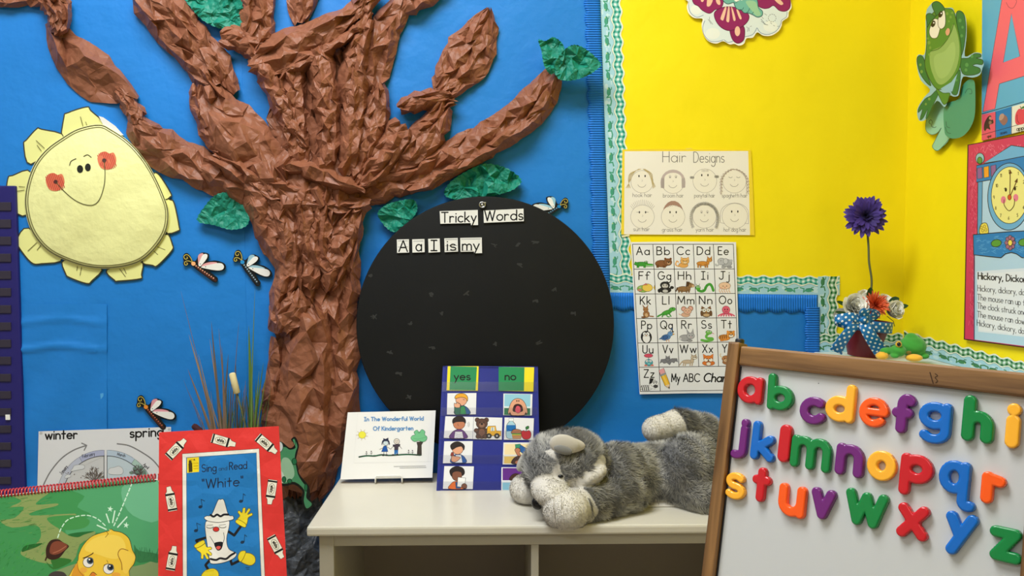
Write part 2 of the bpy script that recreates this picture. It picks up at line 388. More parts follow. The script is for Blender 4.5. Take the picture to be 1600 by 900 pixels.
class Art:
    """a flat print: shapes laid down in order, each a hair above the last, all in ONE mesh"""
    STEP = 3e-5
    def __init__(s, plane, off=0.0, m=None, surf=None):
        s.pl, s.off, s.map, s.surf = plane, off, m, surf
        s.v = []; s.f = []; s.c = []; s.z = 0
        s.bb = []; s.lv = []; s.gp = []; s.tiled = False
    def _layer(s, pts):
        """lowest level above every earlier shape this one overlaps"""
        P = np.asarray(pts, float); q = (P[:, 0].min(), P[:, 1].min(), P[:, 0].max(), P[:, 1].max()); L = 1
        if s.bb:
            B = np.array(s.bb); G = np.array(s.gp)
            m = (B[:, 0] < q[2]) & (B[:, 2] > q[0]) & (B[:, 1] < q[3]) & (B[:, 3] > q[1])
            if s.tiled: m &= G != s.z
            if m.any(): L = int(np.array(s.lv)[m].max()) + 1
        s.bb.append(q); s.lv.append(L); s.gp.append(s.z)
        return L
    def _p(s, x, y, off):
        if s.map: x, y = s.map(x, y)
        if s.surf: off = off + s.surf(x, y)
        return s.pl.p(x, y, off)
    def sheet(s, pts, col, t=0.0006, side=None):
        """the paper itself, t thick"""
        b = len(s.v); n = len(pts); c = C(col); cs = C(side) if side else c
        s.v += [s._p(x, y, s.off + t) for x, y in pts] + [s._p(x, y, s.off) for x, y in pts]
        s.f.append(tuple(range(b, b + n))); s.c.append(c)
        s.f.append(tuple(range(b + 2 * n - 1, b + n - 1, -1))); s.c.append(c)
        for i in range(n):
            j = (i + 1) % n
            s.f.append((b + i, b + n + i, b + n + j, b + j)); s.c.append(cs)
        s.off += t; s.z = 1
    def poly(s, pts, col, up=True, lay=0):
        b = len(s.v); o = s.off + (lay or s._layer(pts)) * s.STEP
        s.v += [s._p(x, y, o) for x, y in pts]
        s.f.append(tuple(range(b, b + len(pts)))); s.c.append(C(col))
        if up: s.z += 1
    def stroke(s, pts, w, col, closed=False, up=True):
        P = np.asarray(pts, float)
        if len(P) > 1:
            keep = [0] + [i for i in range(1, len(P)) if np.hypot(*(P[i] - P[i - 1])) > 1e-6]; P = P[keep]
        if closed and len(P) > 2 and np.hypot(*(P[0] - P[-1])) < 1e-6: P = P[:-1]
        n = len(P)
        if n < 2:
            s.poly(el(P[0][0], P[0][1], w / 2, n=8), col, up); return
        if not closed and n > 2:      # sharp corners: separate strokes, full width on both sides
            for i in range(1, n - 1):
                a, bb = P[i] - P[i - 1], P[i + 1] - P[i]
                if np.dot(a, bb) / (np.linalg.norm(a) * np.linalg.norm(bb) + 1e-12) < 0.8:
                    s.stroke(P[:i + 1], w, col, up=False); s.stroke(P[i:], w, col, up=up); return
        T = np.array([(P[(i + 1) % n] if (closed or i < n - 1) else P[i]) - (P[(i - 1) % n] if (closed or i > 0) else P[i]) for i in range(n)])
        T /= np.linalg.norm(T, axis=1)[:, None] + 1e-12
        Nn = np.stack([-T[:, 1], T[:, 0]], 1)
        Lp, Rp = P + Nn * w / 2, P - Nn * w / 2
        lay = s._layer(np.concatenate([Lp, Rp])); b = len(s.v); o = s.off + lay * s.STEP; c = C(col)
        s.v += [s._p(x, y, o) for x, y in Lp] + [s._p(x, y, o) for x, y in Rp]
        for i in range(n if closed else n - 1):
            j = (i + 1) % n
            s.f.append((b + i, b + j, b + n + j, b + n + i)); s.c.append(c)
        ends = [] if closed else [0, n - 1]
        for i in range(1, n - 1):
            a, bb = P[i] - P[i - 1], P[i + 1] - P[i]
            if np.dot(a, bb) / (np.linalg.norm(a) * np.linalg.norm(bb) + 1e-12) < 0.75: ends.append(i)
        for k, i in enumerate(ends): s.poly(el(P[i][0], P[i][1], w / 2, n=8), col, False, lay + .3 + .3 * (k % 2))
        if up: s.z += 1
    def blob(s, pts, col, oc=(40, 40, 40), ow=0, closed=True):
        s.poly(pts, col)
        if ow: s.stroke(pts, ow, oc, closed=True)
    def text(s, st, x, y, h, w, col, fit=None, slope=0.0, rot=0.0, sx=1.0, gap=.2, slant=0.0, bold=None, sy=1.0):
        """y is the baseline; h the capital height; slope keeps uprights upright"""
        adv = 0; gl = []
        for ch in st:
            if ch == ' ': adv += .42; continue
            g, a = GL[ch]; gl.append((g, adv)); adv += a + gap
        adv -= gap
        if fit: sx = fit / (adv * h)
        cr, sr = math.cos(math.radians(rot)), math.sin(math.radians(rot))
        for g, a in gl:
            for k in g:
                pts = []
                for gx, gy in k:
                    u = ((gx + a) * sx + gy * slant) * h; v = -gy * h * sy
                    pts.append((x + u * cr - v * sr, y + u * sr + v * cr + u * slope))
                s.stroke(pts, w, col, up=False)
        s.z += 1
    def scribble(s, x0, y0, x1, y1, n, col, w, seed=0, ang=(0, 180), ln=(4, 9), inside=None):
        r = random.Random(seed)
        for _ in range(n):
            x, y = r.uniform(x0, x1), r.uniform(y0, y1)
            if inside and not inside(x, y): continue
            a = math.radians(r.uniform(*ang)); l = r.uniform(*ln)
            s.stroke([(x, y), (x + l * math.cos(a), y + l * math.sin(a))], w, col, up=False)
        s.z += 1
    def build(s, name, m=None, parent=None):
        return mobj(name, s.v, s.f, m or M['print'], parent, cols=s.c)
def cropmap(ox, oy, k): return lambda x, y: (ox + x / k, oy + y / k)

# ------------------------------------------------------------------ crumpled paper
def _hash(ix, iy, seed):
    h = (ix * 374761393 + iy * 668265263 + seed * 974634777) & 0xFFFFFFFF
    h = ((h ^ (h >> 13)) * 1274126177) & 0xFFFFFFFF
    h = (h ^ (h >> 16)) & 0xFFFFFFFF
    h2 = (h * 2246822519 + 3266489917) & 0xFFFFFFFF
    h2 = (h2 ^ (h2 >> 15)) & 0xFFFFFFFF
    return h / 4294967296.0, h2 / 4294967296.0
def worley2(u, v, seed):
    iu, iv = np.floor(u).astype(np.int64), np.floor(v).astype(np.int64)
    best = np.full(u.shape, 9.0)
    for a in (-1, 0, 1):
        for b in (-1, 0, 1):
            hx, hy = _hash(iu + a + 4096, iv + b + 4096, seed)
            best = np.minimum(best, (iu + a + hx - u) ** 2 + (iv + b + hy - v) ** 2)
    return best
def crumple(u, v, cell, seed):
    """piecewise flat facets with sharp creases, about -1..1 (times cell)"""
    return (worley2(u / cell, v / cell, seed) - worley2(u / cell + .37, v / cell + .71, seed + 131)) * cell
def vnoise(u, v, seed):
    iu, iv = np.floor(u).astype(np.int64), np.floor(v).astype(np.int64)
    fu, fv = u - iu, v - iv; fu = fu * fu * (3 - 2 * fu); fv = fv * fv * (3 - 2 * fv)
    g = lambda a, b: _hash(iu + a + 4096, iv + b + 4096, seed)[0]
    return (g(0, 0) * (1 - fu) + g(1, 0) * fu) * (1 - fv) + (g(0, 1) * (1 - fu) + g(1, 1) * fu) * fv
def gridfaces(n, m, closed=False):
    return [(i * m + j, i * m + j + 1, (i + 1) * m + j + 1, (i + 1) * m + j) for i in range(n - 1) for j in range(m - 1)]
def trifaces(n, m, seed=0):
    r = random.Random(seed); F = []
    for i in range(n - 1):
        for j in range(m - 1):
            a, b, c, d = i * m + j, i * m + j + 1, (i + 1) * m + j + 1, (i + 1) * m + j
            if (i + j) % 2: F += [(a, b, c), (a, c, d)]
            else: F += [(a, b, d), (b, c, d)]
    return F
def fan(edge, centre, rings, off, plane=BACK):
    """star-shaped sheet: rings from the centre to the edge; off(px, py, r) gives its height"""
    E = np.asarray(edge, float); c = np.asarray(centre, float); n = len(E)
    V = [plane.p(c[0], c[1], off(c[0], c[1], 0))]
    for k in range(1, rings + 1):
        r = k / rings
        for p in E:
            q = c + (p - c) * r; V.append(plane.p(q[0], q[1], off(q[0], q[1], r)))
    F = [(0, 1 + (i + 1) % n, 1 + i) for i in range(n)]
    for k in range(rings - 1):
        for i in range(n):
            j = (i + 1) % n; a, b = 1 + k * n, 1 + (k + 1) * n
            F.append((a + i, a + j, b + j, b + i))
    return V, F

def facet_sheet(edge, off, sp, seed, jag, plane=BACK, levels=2, fine=.10):
    """a crumpled sheet with this outline: scattered points, triangulated, folded, flat shaded"""
    from mathutils.geometry import delaunay_2d_cdt
    E = np.asarray(edge, float); rs = np.random.RandomState(seed); n = len(E)
    lo, hi = E.min(0), E.max(0)
    pts = [Vector(p) for p in E]
    def inside(x, y):
        c = False; j = n - 1
        for i in range(n):
            if (E[i, 1] > y) != (E[j, 1] > y) and x < (E[j, 0] - E[i, 0]) * (y - E[i, 1]) / (E[j, 1] - E[i, 1]) + E[i, 0]: c = not c
            j = i
        return c
    y = lo[1]
    while y < hi[1]:
        x = lo[0]
        while x < hi[0]:
            a, b = x + rs.rand() * sp, y + rs.rand() * sp
            if inside(a, b) and np.min(np.hypot(E[:, 0] - a, E[:, 1] - b)) > sp * .4: pts.append(Vector((a, b)))
            x += sp
        y += sp
    v, _, f, _, _, _ = delaunay_2d_cdt(pts, [], [list(range(n))], 1, 1e-6)
    c = E.mean(0); P = []; rim = []
    for k, p in enumerate(v):
        e = min(1.0, float(np.min(np.hypot(E[:, 0] - p[0], E[:, 1] - p[1]))) / (sp * .7))
        P.append((p[0], p[1], max(.0015, off(p[0], p[1]) + (rs.rand() - .5) * 2 * jag * (.35 + .65 * e)))); rim.append(e < 1e-3)
    F = [tuple(q) for q in f]
    for lev in range(levels):
        mid = {}; F2 = []
        def mp_(a, b):
            e = (min(a, b), max(a, b))
            if e not in mid:
                A, B = P[a], P[b]; ln = math.hypot(A[0] - B[0], A[1] - B[1]); r = rim[a] and rim[b]
                mid[e] = len(P); P.append(((A[0] + B[0]) / 2, (A[1] + B[1]) / 2, max(.0012, (A[2] + B[2]) / 2 + (0 if r else (rs.rand() - .5) * 2 * ln * MPP * fine)))); rim.append(r)
            return mid[e]
        for a, b, d in F:
            x, y_, z = mp_(a, b), mp_(b, d), mp_(d, a); F2 += [(a, x, z), (x, b, y_), (z, y_, d), (x, y_, z)]
        F = F2
    V = [plane.p(*p) for p in P]
    A, B, D_ = (np.asarray(V[F[0][k]]) for k in range(3))
    if np.cross(B - A, D_ - A) @ plane.n < 0: F = [q[::-1] for q in F]
    return V, F

# ------------------------------------------------------------------ soft solids: smooth unions of blobs, meshed by surface nets
def sd_ell(P, c, r, ax=None):
    q = P - np.asarray(c)
    if ax is not None: q = q @ np.asarray(ax).T
    r = np.asarray(r, float)
    k0 = np.linalg.norm(q / r, axis=-1); k1 = np.linalg.norm(q / (r * r), axis=-1)
    return k0 * (k0 - 1) / (k1 + 1e-9)
def sd_cap(P, a, b, ra, rb):
    a, b = np.asarray(a), np.asarray(b); ba = b - a
    t = np.clip(((P - a) @ ba) / (ba @ ba), 0, 1)
    return np.linalg.norm(P - a - t[..., None] * ba, axis=-1) - (ra + (rb - ra) * t)
def smin(a, b, k):
    h = np.clip(0.5 + 0.5 * (b - a) / k, 0, 1)
    return b + (a - b) * h - k * h * (1 - h)
def surface_nets(fn, lo, hi, res):
    lo = np.asarray(lo, float); hi = np.asarray(hi, float)
    n = np.ceil((hi - lo) / res).astype(int) + 1
    ax = [lo[i] + np.arange(n[i]) * res for i in range(3)]
    P = np.stack(np.meshgrid(*ax, indexing='ij'), -1)
    d = fn(P)
    ins = d < 0
    cnt = np.zeros(n - 1, int); acc = np.zeros(tuple(n - 1) + (3,)); ne = np.zeros(n - 1)
    corner = [(i, j, k) for i in (0, 1) for j in (0, 1) for k in (0, 1)]
    sl = lambda c: tuple(slice(c[i], n[i] - 1 + c[i]) for i in range(3))
    for c in corner: cnt += ins[sl(c)]
    act = (cnt > 0) & (cnt < 8)
    for c in corner:
        for axn in range(3):
            if c[axn]: continue
            c2 = list(c); c2[axn] = 1; c2 = tuple(c2)
            a, b = d[sl(c)], d[sl(c2)]
            cr = (a < 0) != (b < 0)
            t = np.where(cr, a / (a - b + 1e-15), 0)
            for q in range(3):
                acc[..., q] += np.where(cr, c[q] + (t if q == axn else 0), 0)
            ne += cr
    idx = -np.ones(n - 1, int); idx[act] = np.arange(act.sum())
    loc = acc[act] / ne[act][:, None]
    V = lo + (np.argwhere(act) + loc) * res
    F = []
    for axn in range(3):
        o1, o2 = [i for i in range(3) if i != axn]
        e = [slice(None)] * 3; e2 = [slice(None)] * 3
        e[axn] = slice(0, n[axn] - 1); e2[axn] = slice(1, n[axn])
        a, b = ins[tuple(e)], ins[tuple(e2)]
        for q in np.argwhere(a != b):
            if q[o1] < 1 or q[o2] < 1 or q[o1] >= n[o1] - 1 or q[o2] >= n[o2] - 1: continue
            def g(x, y):
                w = list(q); w[o1] -= x; w[o2] -= y; return idx[tuple(w)]
            f = [g(0, 0), g(1, 0), g(1, 1), g(0, 1)]
            if min(f) < 0: continue
            flip = a[tuple(q)]
            if axn == 1: flip = not flip
            F.append(f if not flip else f[::-1])
    return V, F
# ================================================================== the room
def slab(name, lo, hi, m, kind='structure', label=None, cat=None, group=None):
    b = MB(); b.box(lo, hi); o = b.build(name, m)
    return tag(o, label, cat, group, kind)
slab('wall_back', (-3.0, YW + 0.002, 0), (XR + 0.12, YW + 0.1, CEIL), M['wall'])
slab('wall_right', (XR + 0.002, -3.2, 0), (XR + 0.12, YW + 0.002, CEIL), M['wall'])
slab('wall_left', (-3.1, -3.2, 0), (-3.0, YW + 0.1, CEIL), M['wall'])
slab('floor', (-3.1, -3.2, -0.05), (XR + 0.12, YW + 0.1, 0), M['floor'])
slab('ceiling', (-3.1, -3.2, CEIL), (XR + 0.12, YW + 0.1, CEIL + 0.05), M['ceil'])
for i, (lx, ly, sx, sy, pw) in enumerate(LAMPS):
    b = MB()
    for q in ((-1, 0), (1, 0), (0, -1), (0, 1)):
        cx, cy = lx + q[0] * (sx / 2 + 0.02), ly + q[1] * (sy / 2 + 0.02)
        hx, hy = (0.02, sy / 2 + 0.04) if q[0] else (sx / 2, 0.02)
        b.box((cx - hx, cy - hy, CEIL - 0.06), (cx + hx, cy + hy, CEIL + 0.001), 0.003)
    o = b.build('ceiling_light_frame', M['plainwhite'])
    tag(o, ['white frame of the ceiling light nearest the bulletin wall', 'white frame of the ceiling light behind the viewer', 'white frame of the ceiling light toward the left wall'][i], 'light', 'ceiling lights')

zc = lambda py: BACK.p(800, py)[2]
xc = lambda px: BACK.p(px, 450)[0]
# paper sheets covering the wall
def sheet_box(x0, x1, z0, z1, y0, y1, m, name, label, cat='backing paper'):
    b = MB(); b.box((x0, y0, z0), (x1, y1, z1)); return tag(b.build(name, m), label, cat)
sheet_box(-2.4, xc(384), 0.12, 2.6, YW - 0.0006, YW + 0.0015, M['blue'], 'backing_paper', 'blue paper sheet on the wall behind the yellow paper sun')
sheet_box(xc(380), xc(953), 0.12, 2.6, YW, YW + 0.0015, M['blue'], 'backing_paper', 'blue paper sheet on the wall behind tree trunk and black disc')
sheet_box(xc(953), XR, zc(575), 2.6, YW, YW + 0.0015, M['yellow'], 'backing_paper', 'yellow paper sheet on the back wall above the small blue panel')
sheet_box(xc(940), xc(1279), 0.12, zc(452), YW - 0.0005, YW, M['blue'], 'backing_paper', 'small blue paper panel below the yellow, right of the black disc')
b = MB(); b.box((XR, -1.0, zc(575)), (XR + 0.0015, YW, 2.6))
tag(b.build('backing_paper', M['yellow']), 'yellow paper sheet on the right wall behind the green frog cutout', 'backing paper')
# creased blue patch low on the left
pv = []; nx, nz = 40, 60
for i in range(nz):
    for j in range(nx):
        px, py = 29 + (167 - 29) * j / (nx - 1), 475 + 300 * i / (nz - 1)
        o = 0.0012
        for yy, a in ((501, .0035), (543, .005)):
            w = yy + 3 * math.sin(px * .05)
            o += a * max(0, 1 - abs(py - w) / 6.0) * (1 if px < 150 else .5)
        o += 0.0012 * math.sin(px * .06 + py * .045)
        pv.append(BACK.p(px, py, o + 0.0012))
tag(mobj('backing_paper_patch', pv, [q[::-1] for q in gridfaces(nz, nx)], M['blue'], smooth=True), 'creased blue paper patch below the yellow paper sun', 'backing paper')

# ================================================================== border strips
def border(p0, p1, across, width, plane, label, seed=0, period=24, gcol=((20, 140, 120), (110, 192, 180)), off=0.0006, extra=0):
    """printed strip: pale blue with frogs on one side, gingham and a scalloped cream edge on the other"""
    a = Art(plane, off)
    p0 = np.array(p0, float); p1 = np.array(p1, float); Ln = np.hypot(*(p1 - p0)); T = (p1 - p0) / Ln
    A = np.array(across, float); A = A / np.hypot(*A)
    m = lambda t, w: tuple(p0 + T * t + A * w * width)
    sc = lambda t, w, am: w + am * math.cos(2 * math.pi * t / period)
    ts = np.linspace(0, Ln, int(Ln / 2) + 2)
    edge = [m(t, sc(t, .95, .055)) for t in ts]
    a.sheet([m(0, 0)] + edge + [m(Ln, 0)], (236, 240, 214), 0.0005)
    a.poly([m(0, 0)] + [m(t, sc(t, .90, .055)) for t in ts] + [m(Ln, 0)], (224, 238, 232))
    # gingham
    a.tiled = True; cs = 3.9; n = int(Ln / cs)
    g0, g1 = .56, .88
    nc = max(3, int(round((g1 - g0) * width / cs)))
    for i in range(n):
        for j in range(nc):
            k = (i % 2) + (j % 2)
            if k == 2: continue
            col = gcol[0] if k == 0 else gcol[1]
            t0, t1 = i * cs, (i + 1) * cs
            w0, w1 = g0 + (g1 - g0) * j / nc, g0 + (g1 - g0) * (j + 1) / nc
            a.poly([m(t0, sc(t0, w0, .05)), m(t1, sc(t1, w0, .05)), m(t1, sc(t1, w1, .055)), m(t0, sc(t0, w1, .055))], col, False)
    a.z += 1; a.tiled = False
    a.poly([m(0, 0)] + [m(t, sc(t, .53, .06)) for t in ts] + [m(Ln, 0)], (166, 212, 226))
    r = random.Random(seed)
    for k in range(int(Ln / 9)):
        a.poly([m(np.clip(x, 0, Ln), np.clip(y, .02, .46)) for x, y in el(r.uniform(4, Ln - 4), r.uniform(.06, .42), r.uniform(2, 5), r.uniform(.03, .09))], (198, 228, 234), False)
    a.z += 1
    a.stroke([m(t, sc(t, .53, .06)) for t in ts], 1.5, (240, 244, 220))
    a.stroke([m(t, sc(t, .50, .06)) for t in ts], .6, (120, 150, 150))
    # leaping frogs
    t = 10; k = 0
    fc = (70, 158, 128) if gcol[0][1] > 125 else (62, 130, 84)
    while t < Ln - 10:
        fl = 1 if k % 2 else -1
        h = .24
        F = lambda x, y: m(np.clip(t + fl * x, 0, Ln), h + y / width)
        a.poly([F(x, y) for x, y in sm([(-4, -1.5), (0, -3.2), (5, -2.5), (9, -.5), (8, 2), (3, 3), (-3, 2)], 3)], fc, False)
        a.stroke([F(-3, 0), F(-7, -3.2), F(-6, 2), F(-12, 3.5)], 1.8, fc, up=False)
        a.stroke([F(4, 1), F(6, 4.2), F(9, 4.6)], 1.3, fc, up=False)
        a.z += 1
        a.poly([F(x, y) for x, y in el(6.6, -1.6, 1.0, 1.0, n=8)], (200, 220, 150), False)
        a.stroke([F(x, y) for x, y in ((-2, 1.8), (3, 2.4), (8, 1.5))], .5, (30, 80, 60), up=False)
        a.z += 1
        t += 26 + r.uniform(-2, 3); k += 1
    return tag(a.build('border_strip'), label, 'border', 'frog and gingham border strips')
border((937, -30), (954, 452), (1, 0), 34, BACK, 'frog and gingham border strip running upright between blue and yellow', 1)
border((953, 457), (1312, 461), (0, -1), 30, BACK, 'frog and gingham border strip running level below the yellow paper', 2, off=0.0014)
G2 = ((22, 104, 58), (128, 178, 136))
border((1278, 432), (1278, 551), (1, 0), 32, BACK, 'short upright frog border strip right of the small blue panel', 3, gcol=G2, off=0.0022)
border((1270, 551), (1413, 549.5), (0, -1), 30, BACK, 'frog border strip along the back wall behind the flower pot', 4, gcol=G2, off=0.003, period=19)
border((1412.5, 550), (1640, 609), (0, -1), 34, RIGHT, 'frog border strip along the foot of the right wall', 5, gcol=G2, period=21)

def corrugated(p0, p1, across, width, label, off=0.0022, period=24, sc_side=1):
    """ribbed card strip, ribs across its length, one scalloped edge"""
    p0 = np.array(p0, float); p1 = np.array(p1, float); Ln = np.hypot(*(p1 - p0)); T = (p1 - p0) / Ln
    A = np.array(across, float)
    V = []; n = int(Ln / .6); mcol = 5
    for i in range(n):
        t = i * .6
        e = 1 + .07 * (abs(math.sin(math.pi * t / period)) - .5) * 2
        for j in range(mcol):
            q = p0 + T * t + A * width * e * j / (mcol - 1)
            V.append(BACK.p(q[0], q[1], off + 0.0011 + 0.0011 * math.sin(2 * math.pi * t / 3.7)))
    nv = len(V); F = trifaces(n, mcol) if False else gridfaces(n, mcol)
    # backing so that the strip is solid
    for i in range(n):
        t = i * .6; e = 1 + .07 * (abs(math.sin(math.pi * t / period)) - .5) * 2
        for j in (0, mcol - 1):
            q = p0 + T * t + A * width * e * j / (mcol - 1); V.append(BACK.p(q[0], q[1], off))
    for i in range(n - 1):
        F.append((i * mcol, nv + 2 * i, nv + 2 * i + 2, (i + 1) * mcol))
        F.append((i * mcol + mcol - 1, (i + 1) * mcol + mcol - 1, nv + 2 * i + 3, nv + 2 * i + 1))
    o = mobj('corrugated_border', V, F, M['corr'], smooth=True)
    return tag(fix_normals(o), label, 'border', 'blue corrugated border strips')
corrugated((937, -30), (953, 470), (-1, 0), 24, 'blue corrugated card strip running upright right of the black disc')
corrugated((938, 457), (1278, 461), (0, 1), 27, 'blue corrugated card strip along the top of the small blue panel', 0.0022)
corrugated((1281, 480), (1280, 620), (-1, 0), 22, 'short upright blue corrugated strip at the right edge of the blue panel', 0.0046)

M['slot'] = mat('slot_fabric', .7, (48, 42, 58)); M['navy2'] = mat('dark_navy_nylon', .5, (32, 28, 104), bumps=(('noise', 12, .25, .008),))
# navy pocket chart at the far left
pc = thing('pocket_chart', BACK.p(8, 790), 'navy fabric pocket chart with dark slots at the far left edge', 'pocket chart')
b = MB()
p0, p1 = BACK.p(-230, 764, 0), BACK.p(23, 290, 0.012)
b.box((p0[0], YW - 0.010, BACK.p(8, 900)[2]), (p1[0], YW - 0.0006, p1[2]), 0.003)
b.build('panel', M['navy2'], pc)
for k in range(17):
    y = 316 + k * 26.8
    b = MB(); lo, hi = BACK.p(-225, y + 13, 0.0115), BACK.p(17.5, y, 0.010)
    b.box((lo[0], YW - 0.0125, lo[2]), (hi[0], YW - 0.0095, hi[2]), 0.001)
    b.build('pocket', M['slot'], pc)
b = MB(); lo, hi = BACK.p(14.5, 654), BACK.p(21, 646)
b.box((lo[0], YW - 0.0138, lo[2]), (hi[0], YW - 0.0118, hi[2])); tag(b.build('paper_scrap', M['plainwhite'], pc), 'small cream paper scrap')

# ================================================================== the crumpled paper tree
tree = thing('paper_tree', BACK.p(485, 775), 'large brown crumpled paper tree spreading branches over the blue wall', 'paper tree')
def strip(name, pts, off0=0.004, bulge=0.5, cell=0.045, amp=0.26, fold=0.3, nf=2.2, seed=1, m='brown', parent=None, edge=3.0, fine=0.22, sp=None):
    """a length of crumpled paper: jittered facets, each folded once more, flat shaded"""
    P = np.asarray(pts, float)
    c = sm(P, 12, closed=False)
    seg = np.hypot(*(np.diff(c[:, :2], axis=0).T)); L = np.concatenate([[0], np.cumsum(seg)])
    sp = sp or cell / MPP * .46
    n = max(5, int(L[-1] / sp) + 1)
    m_ = max(4, int(round(2 * P[:, 2].max() / (sp * .72))) + 1)
    rs = np.random.RandomState(seed)
    tt, ss = np.meshgrid(np.linspace(0, L[-1], n), np.linspace(-1, 1, m_), indexing='ij')
    jt = (rs.rand(n, m_) - .5) * .85 * L[-1] / (n - 1); jt[0] *= .9; jt[-1] *= .9
    js = (rs.rand(n, m_) - .5) * .85 * 2 / (m_ - 1); js[:, 0] = 0; js[:, -1] = 0
    tt = tt + jt; ss = ss + js
    tc = np.clip(tt, 0, L[-1])
    X = np.stack([np.interp(tc, L, c[:, k]) for k in range(3)], -1)
    X1 = np.stack([np.interp(np.clip(tc + 3, 0, L[-1]), L, c[:, k]) for k in range(2)], -1); X0 = np.stack([np.interp(np.clip(tc - 3, 0, L[-1]), L, c[:, k]) for k in range(2)], -1)
    T = X1 - X0; T /= np.linalg.norm(T, axis=-1)[..., None] + 1e-9
    N = np.stack([-T[..., 1], T[..., 0]], -1)
    en_ = np.minimum(tc, L[-1] - tc)
    hw = np.maximum(X[..., 2], 1.0) * np.clip(.62 + en_ / 26.0, 0, 1)
    w = ss * hw
    er_ = (rs.rand(n, 2) - .5) * 2 * edge * 1.2
    w[:, 0] += er_[:, 0]; w[:, -1] += er_[:, 1]
    hwm = hw * MPP; spm = sp * MPP
    body = np.clip(1 - np.abs(ss) ** 2.4, 0, 1) ** .6
    ridge = np.where(np.arange(m_) % 2 == 0, -1.0, 1.0)[None, :] * (vnoise(tc / 38, tc * 0 + seed * .7, seed + 2) * 1.3 - .1)
    dj = (rs.rand(n, m_) - .5) * 2
    env = np.clip(1.15 - np.abs(ss) ** 3, 0, 1)
    off = off0 + bulge * hwm * body * .80 + env * (ridge * fold * hwm * .34 + dj * spm * amp * 1.75 + amp * spm * .6)
    off[:, 0] = off0 * .5 + rs.rand(n) * .007; off[:, -1] = off0 * .5 + rs.rand(n) * .007
    off = np.maximum(off, 0.002)
    q = X[..., :2] + N * w[..., None] + T * (tt - tc)[..., None]
    pts2 = [(q[i, j, 0], q[i, j, 1], off[i, j]) for i in range(n) for j in range(m_)]
    rim = [j in (0, m_ - 1) or i in (0, n - 1) for i in range(n) for j in range(m_)]
    F = []
    for i in range(n - 1):
        for j in range(m_ - 1):
            a, b_, c_, d = i * m_ + j, i * m_ + j + 1, (i + 1) * m_ + j + 1, (i + 1) * m_ + j
            F += [(a, b_, c_), (a, c_, d)] if rs.rand() < .5 else [(a, b_, d), (b_, c_, d)]
    for lev, k in ((0, .20), (1, .10)):
        mid = {}; F2 = []
        def mp_(a, b_):
            e = (min(a, b_), max(a, b_))
            if e not in mid:
                A, B = pts2[a], pts2[b_]; f = .5 + (rs.rand() - .5) * .3; r = rim[a] and rim[b_]
                ln = math.hypot(A[0] - B[0], A[1] - B[1])
                dz = (rs.rand() - .5) * 2 * ln * MPP * k * fine * 3
                mid[e] = len(pts2); pts2.append((A[0] * (1 - f) + B[0] * f + (rs.rand() - .5) * ln * .08, A[1] * (1 - f) + B[1] * f + (rs.rand() - .5) * ln * .08, max(.0015, A[2] * (1 - f) + B[2] * f + (dz if not r else dz * .3)))); rim.append(r)
            return mid[e]
        for a, b_, c_ in F:
            x, y, z = mp_(a, b_), mp_(b_, c_), mp_(c_, a); F2 += [(a, x, z), (x, b_, y), (z, y, c_), (x, y, z)]
        F = F2
    V = [BACK.p(*p) for p in pts2]
    return mobj(name, V, [f[::-1] for f in F], M[m], parent or tree)
# trunk
strip('trunk', [(478, 240, 92), (480, 300, 90), (482, 350, 82), (492, 400, 70), (494, 440, 62), (488, 480, 68), (495, 540, 62), (488, 600, 68), (484, 660, 68), (478, 720, 54), (470, 778, 48)], 0.006, .35, .062, .3, .3, 4, 3)
tk = tree
strip('trunk_strip', [(398, 268, 20), (405, 320, 22), (425, 370, 22), (448, 410, 20), (462, 440, 16)], .026, .7, .04, .3, .4, 1.6, 11)
strip('trunk_strip', [(430, 280, 22), (440, 330, 22), (452, 380, 22), (450, 430, 20), (436, 480, 18), (434, 520, 14)], .034, .7, .035, .3, .45, 1.6, 12)
strip('trunk_strip', [(470, 300, 20), (476, 350, 20), (486, 400, 18), (484, 450, 22)], .034, .7, .035, .3, .5, 1.8, 13)
strip('trunk_strip', [(508, 290, 18), (505, 340, 20), (500, 390, 24), (520, 425, 18)], .036, .7, .03, .3, .5, 1.8, 14)
strip('trunk_strip', [(560, 318, 14), (548, 350, 20), (528, 395, 26), (518, 428, 24), (512, 455, 12)], .036, .6, .035, .34, .3, 1.3, 15)
strip('trunk_strip', [(557, 372, 6), (548, 410, 16), (545, 450, 18), (536, 500, 22), (538, 560, 22), (540, 600, 18)], .030, .35, .065, .26, .25, 1.3, 16)
strip('trunk_strip', [(536, 560, 24), (536, 610, 28), (528, 670, 32), (512, 715, 26), (506, 742, 22)], .018, .5, .08, .28, .25, 1.5, 17)
strip('trunk_strip', [(466, 452, 8), (462, 478, 26), (450, 500, 26), (438, 520, 14)], .046, .6, .035, .3, .3, 1.5, 18)
strip('trunk_strip', [(432, 530, 10), (428, 590, 16), (424, 650, 18), (432, 710, 18), (448, 770, 18)], .02, .6, .05, .26, .3, 1.4, 19)
strip('trunk_strip', [(480, 474, 16), (482, 492, 32), (484, 550, 40), (478, 610, 47), (470, 670, 50), (466, 730, 50), (468, 772, 44)], .042, .30, .085, .24, .16, 1.3, 20, fine=.12)
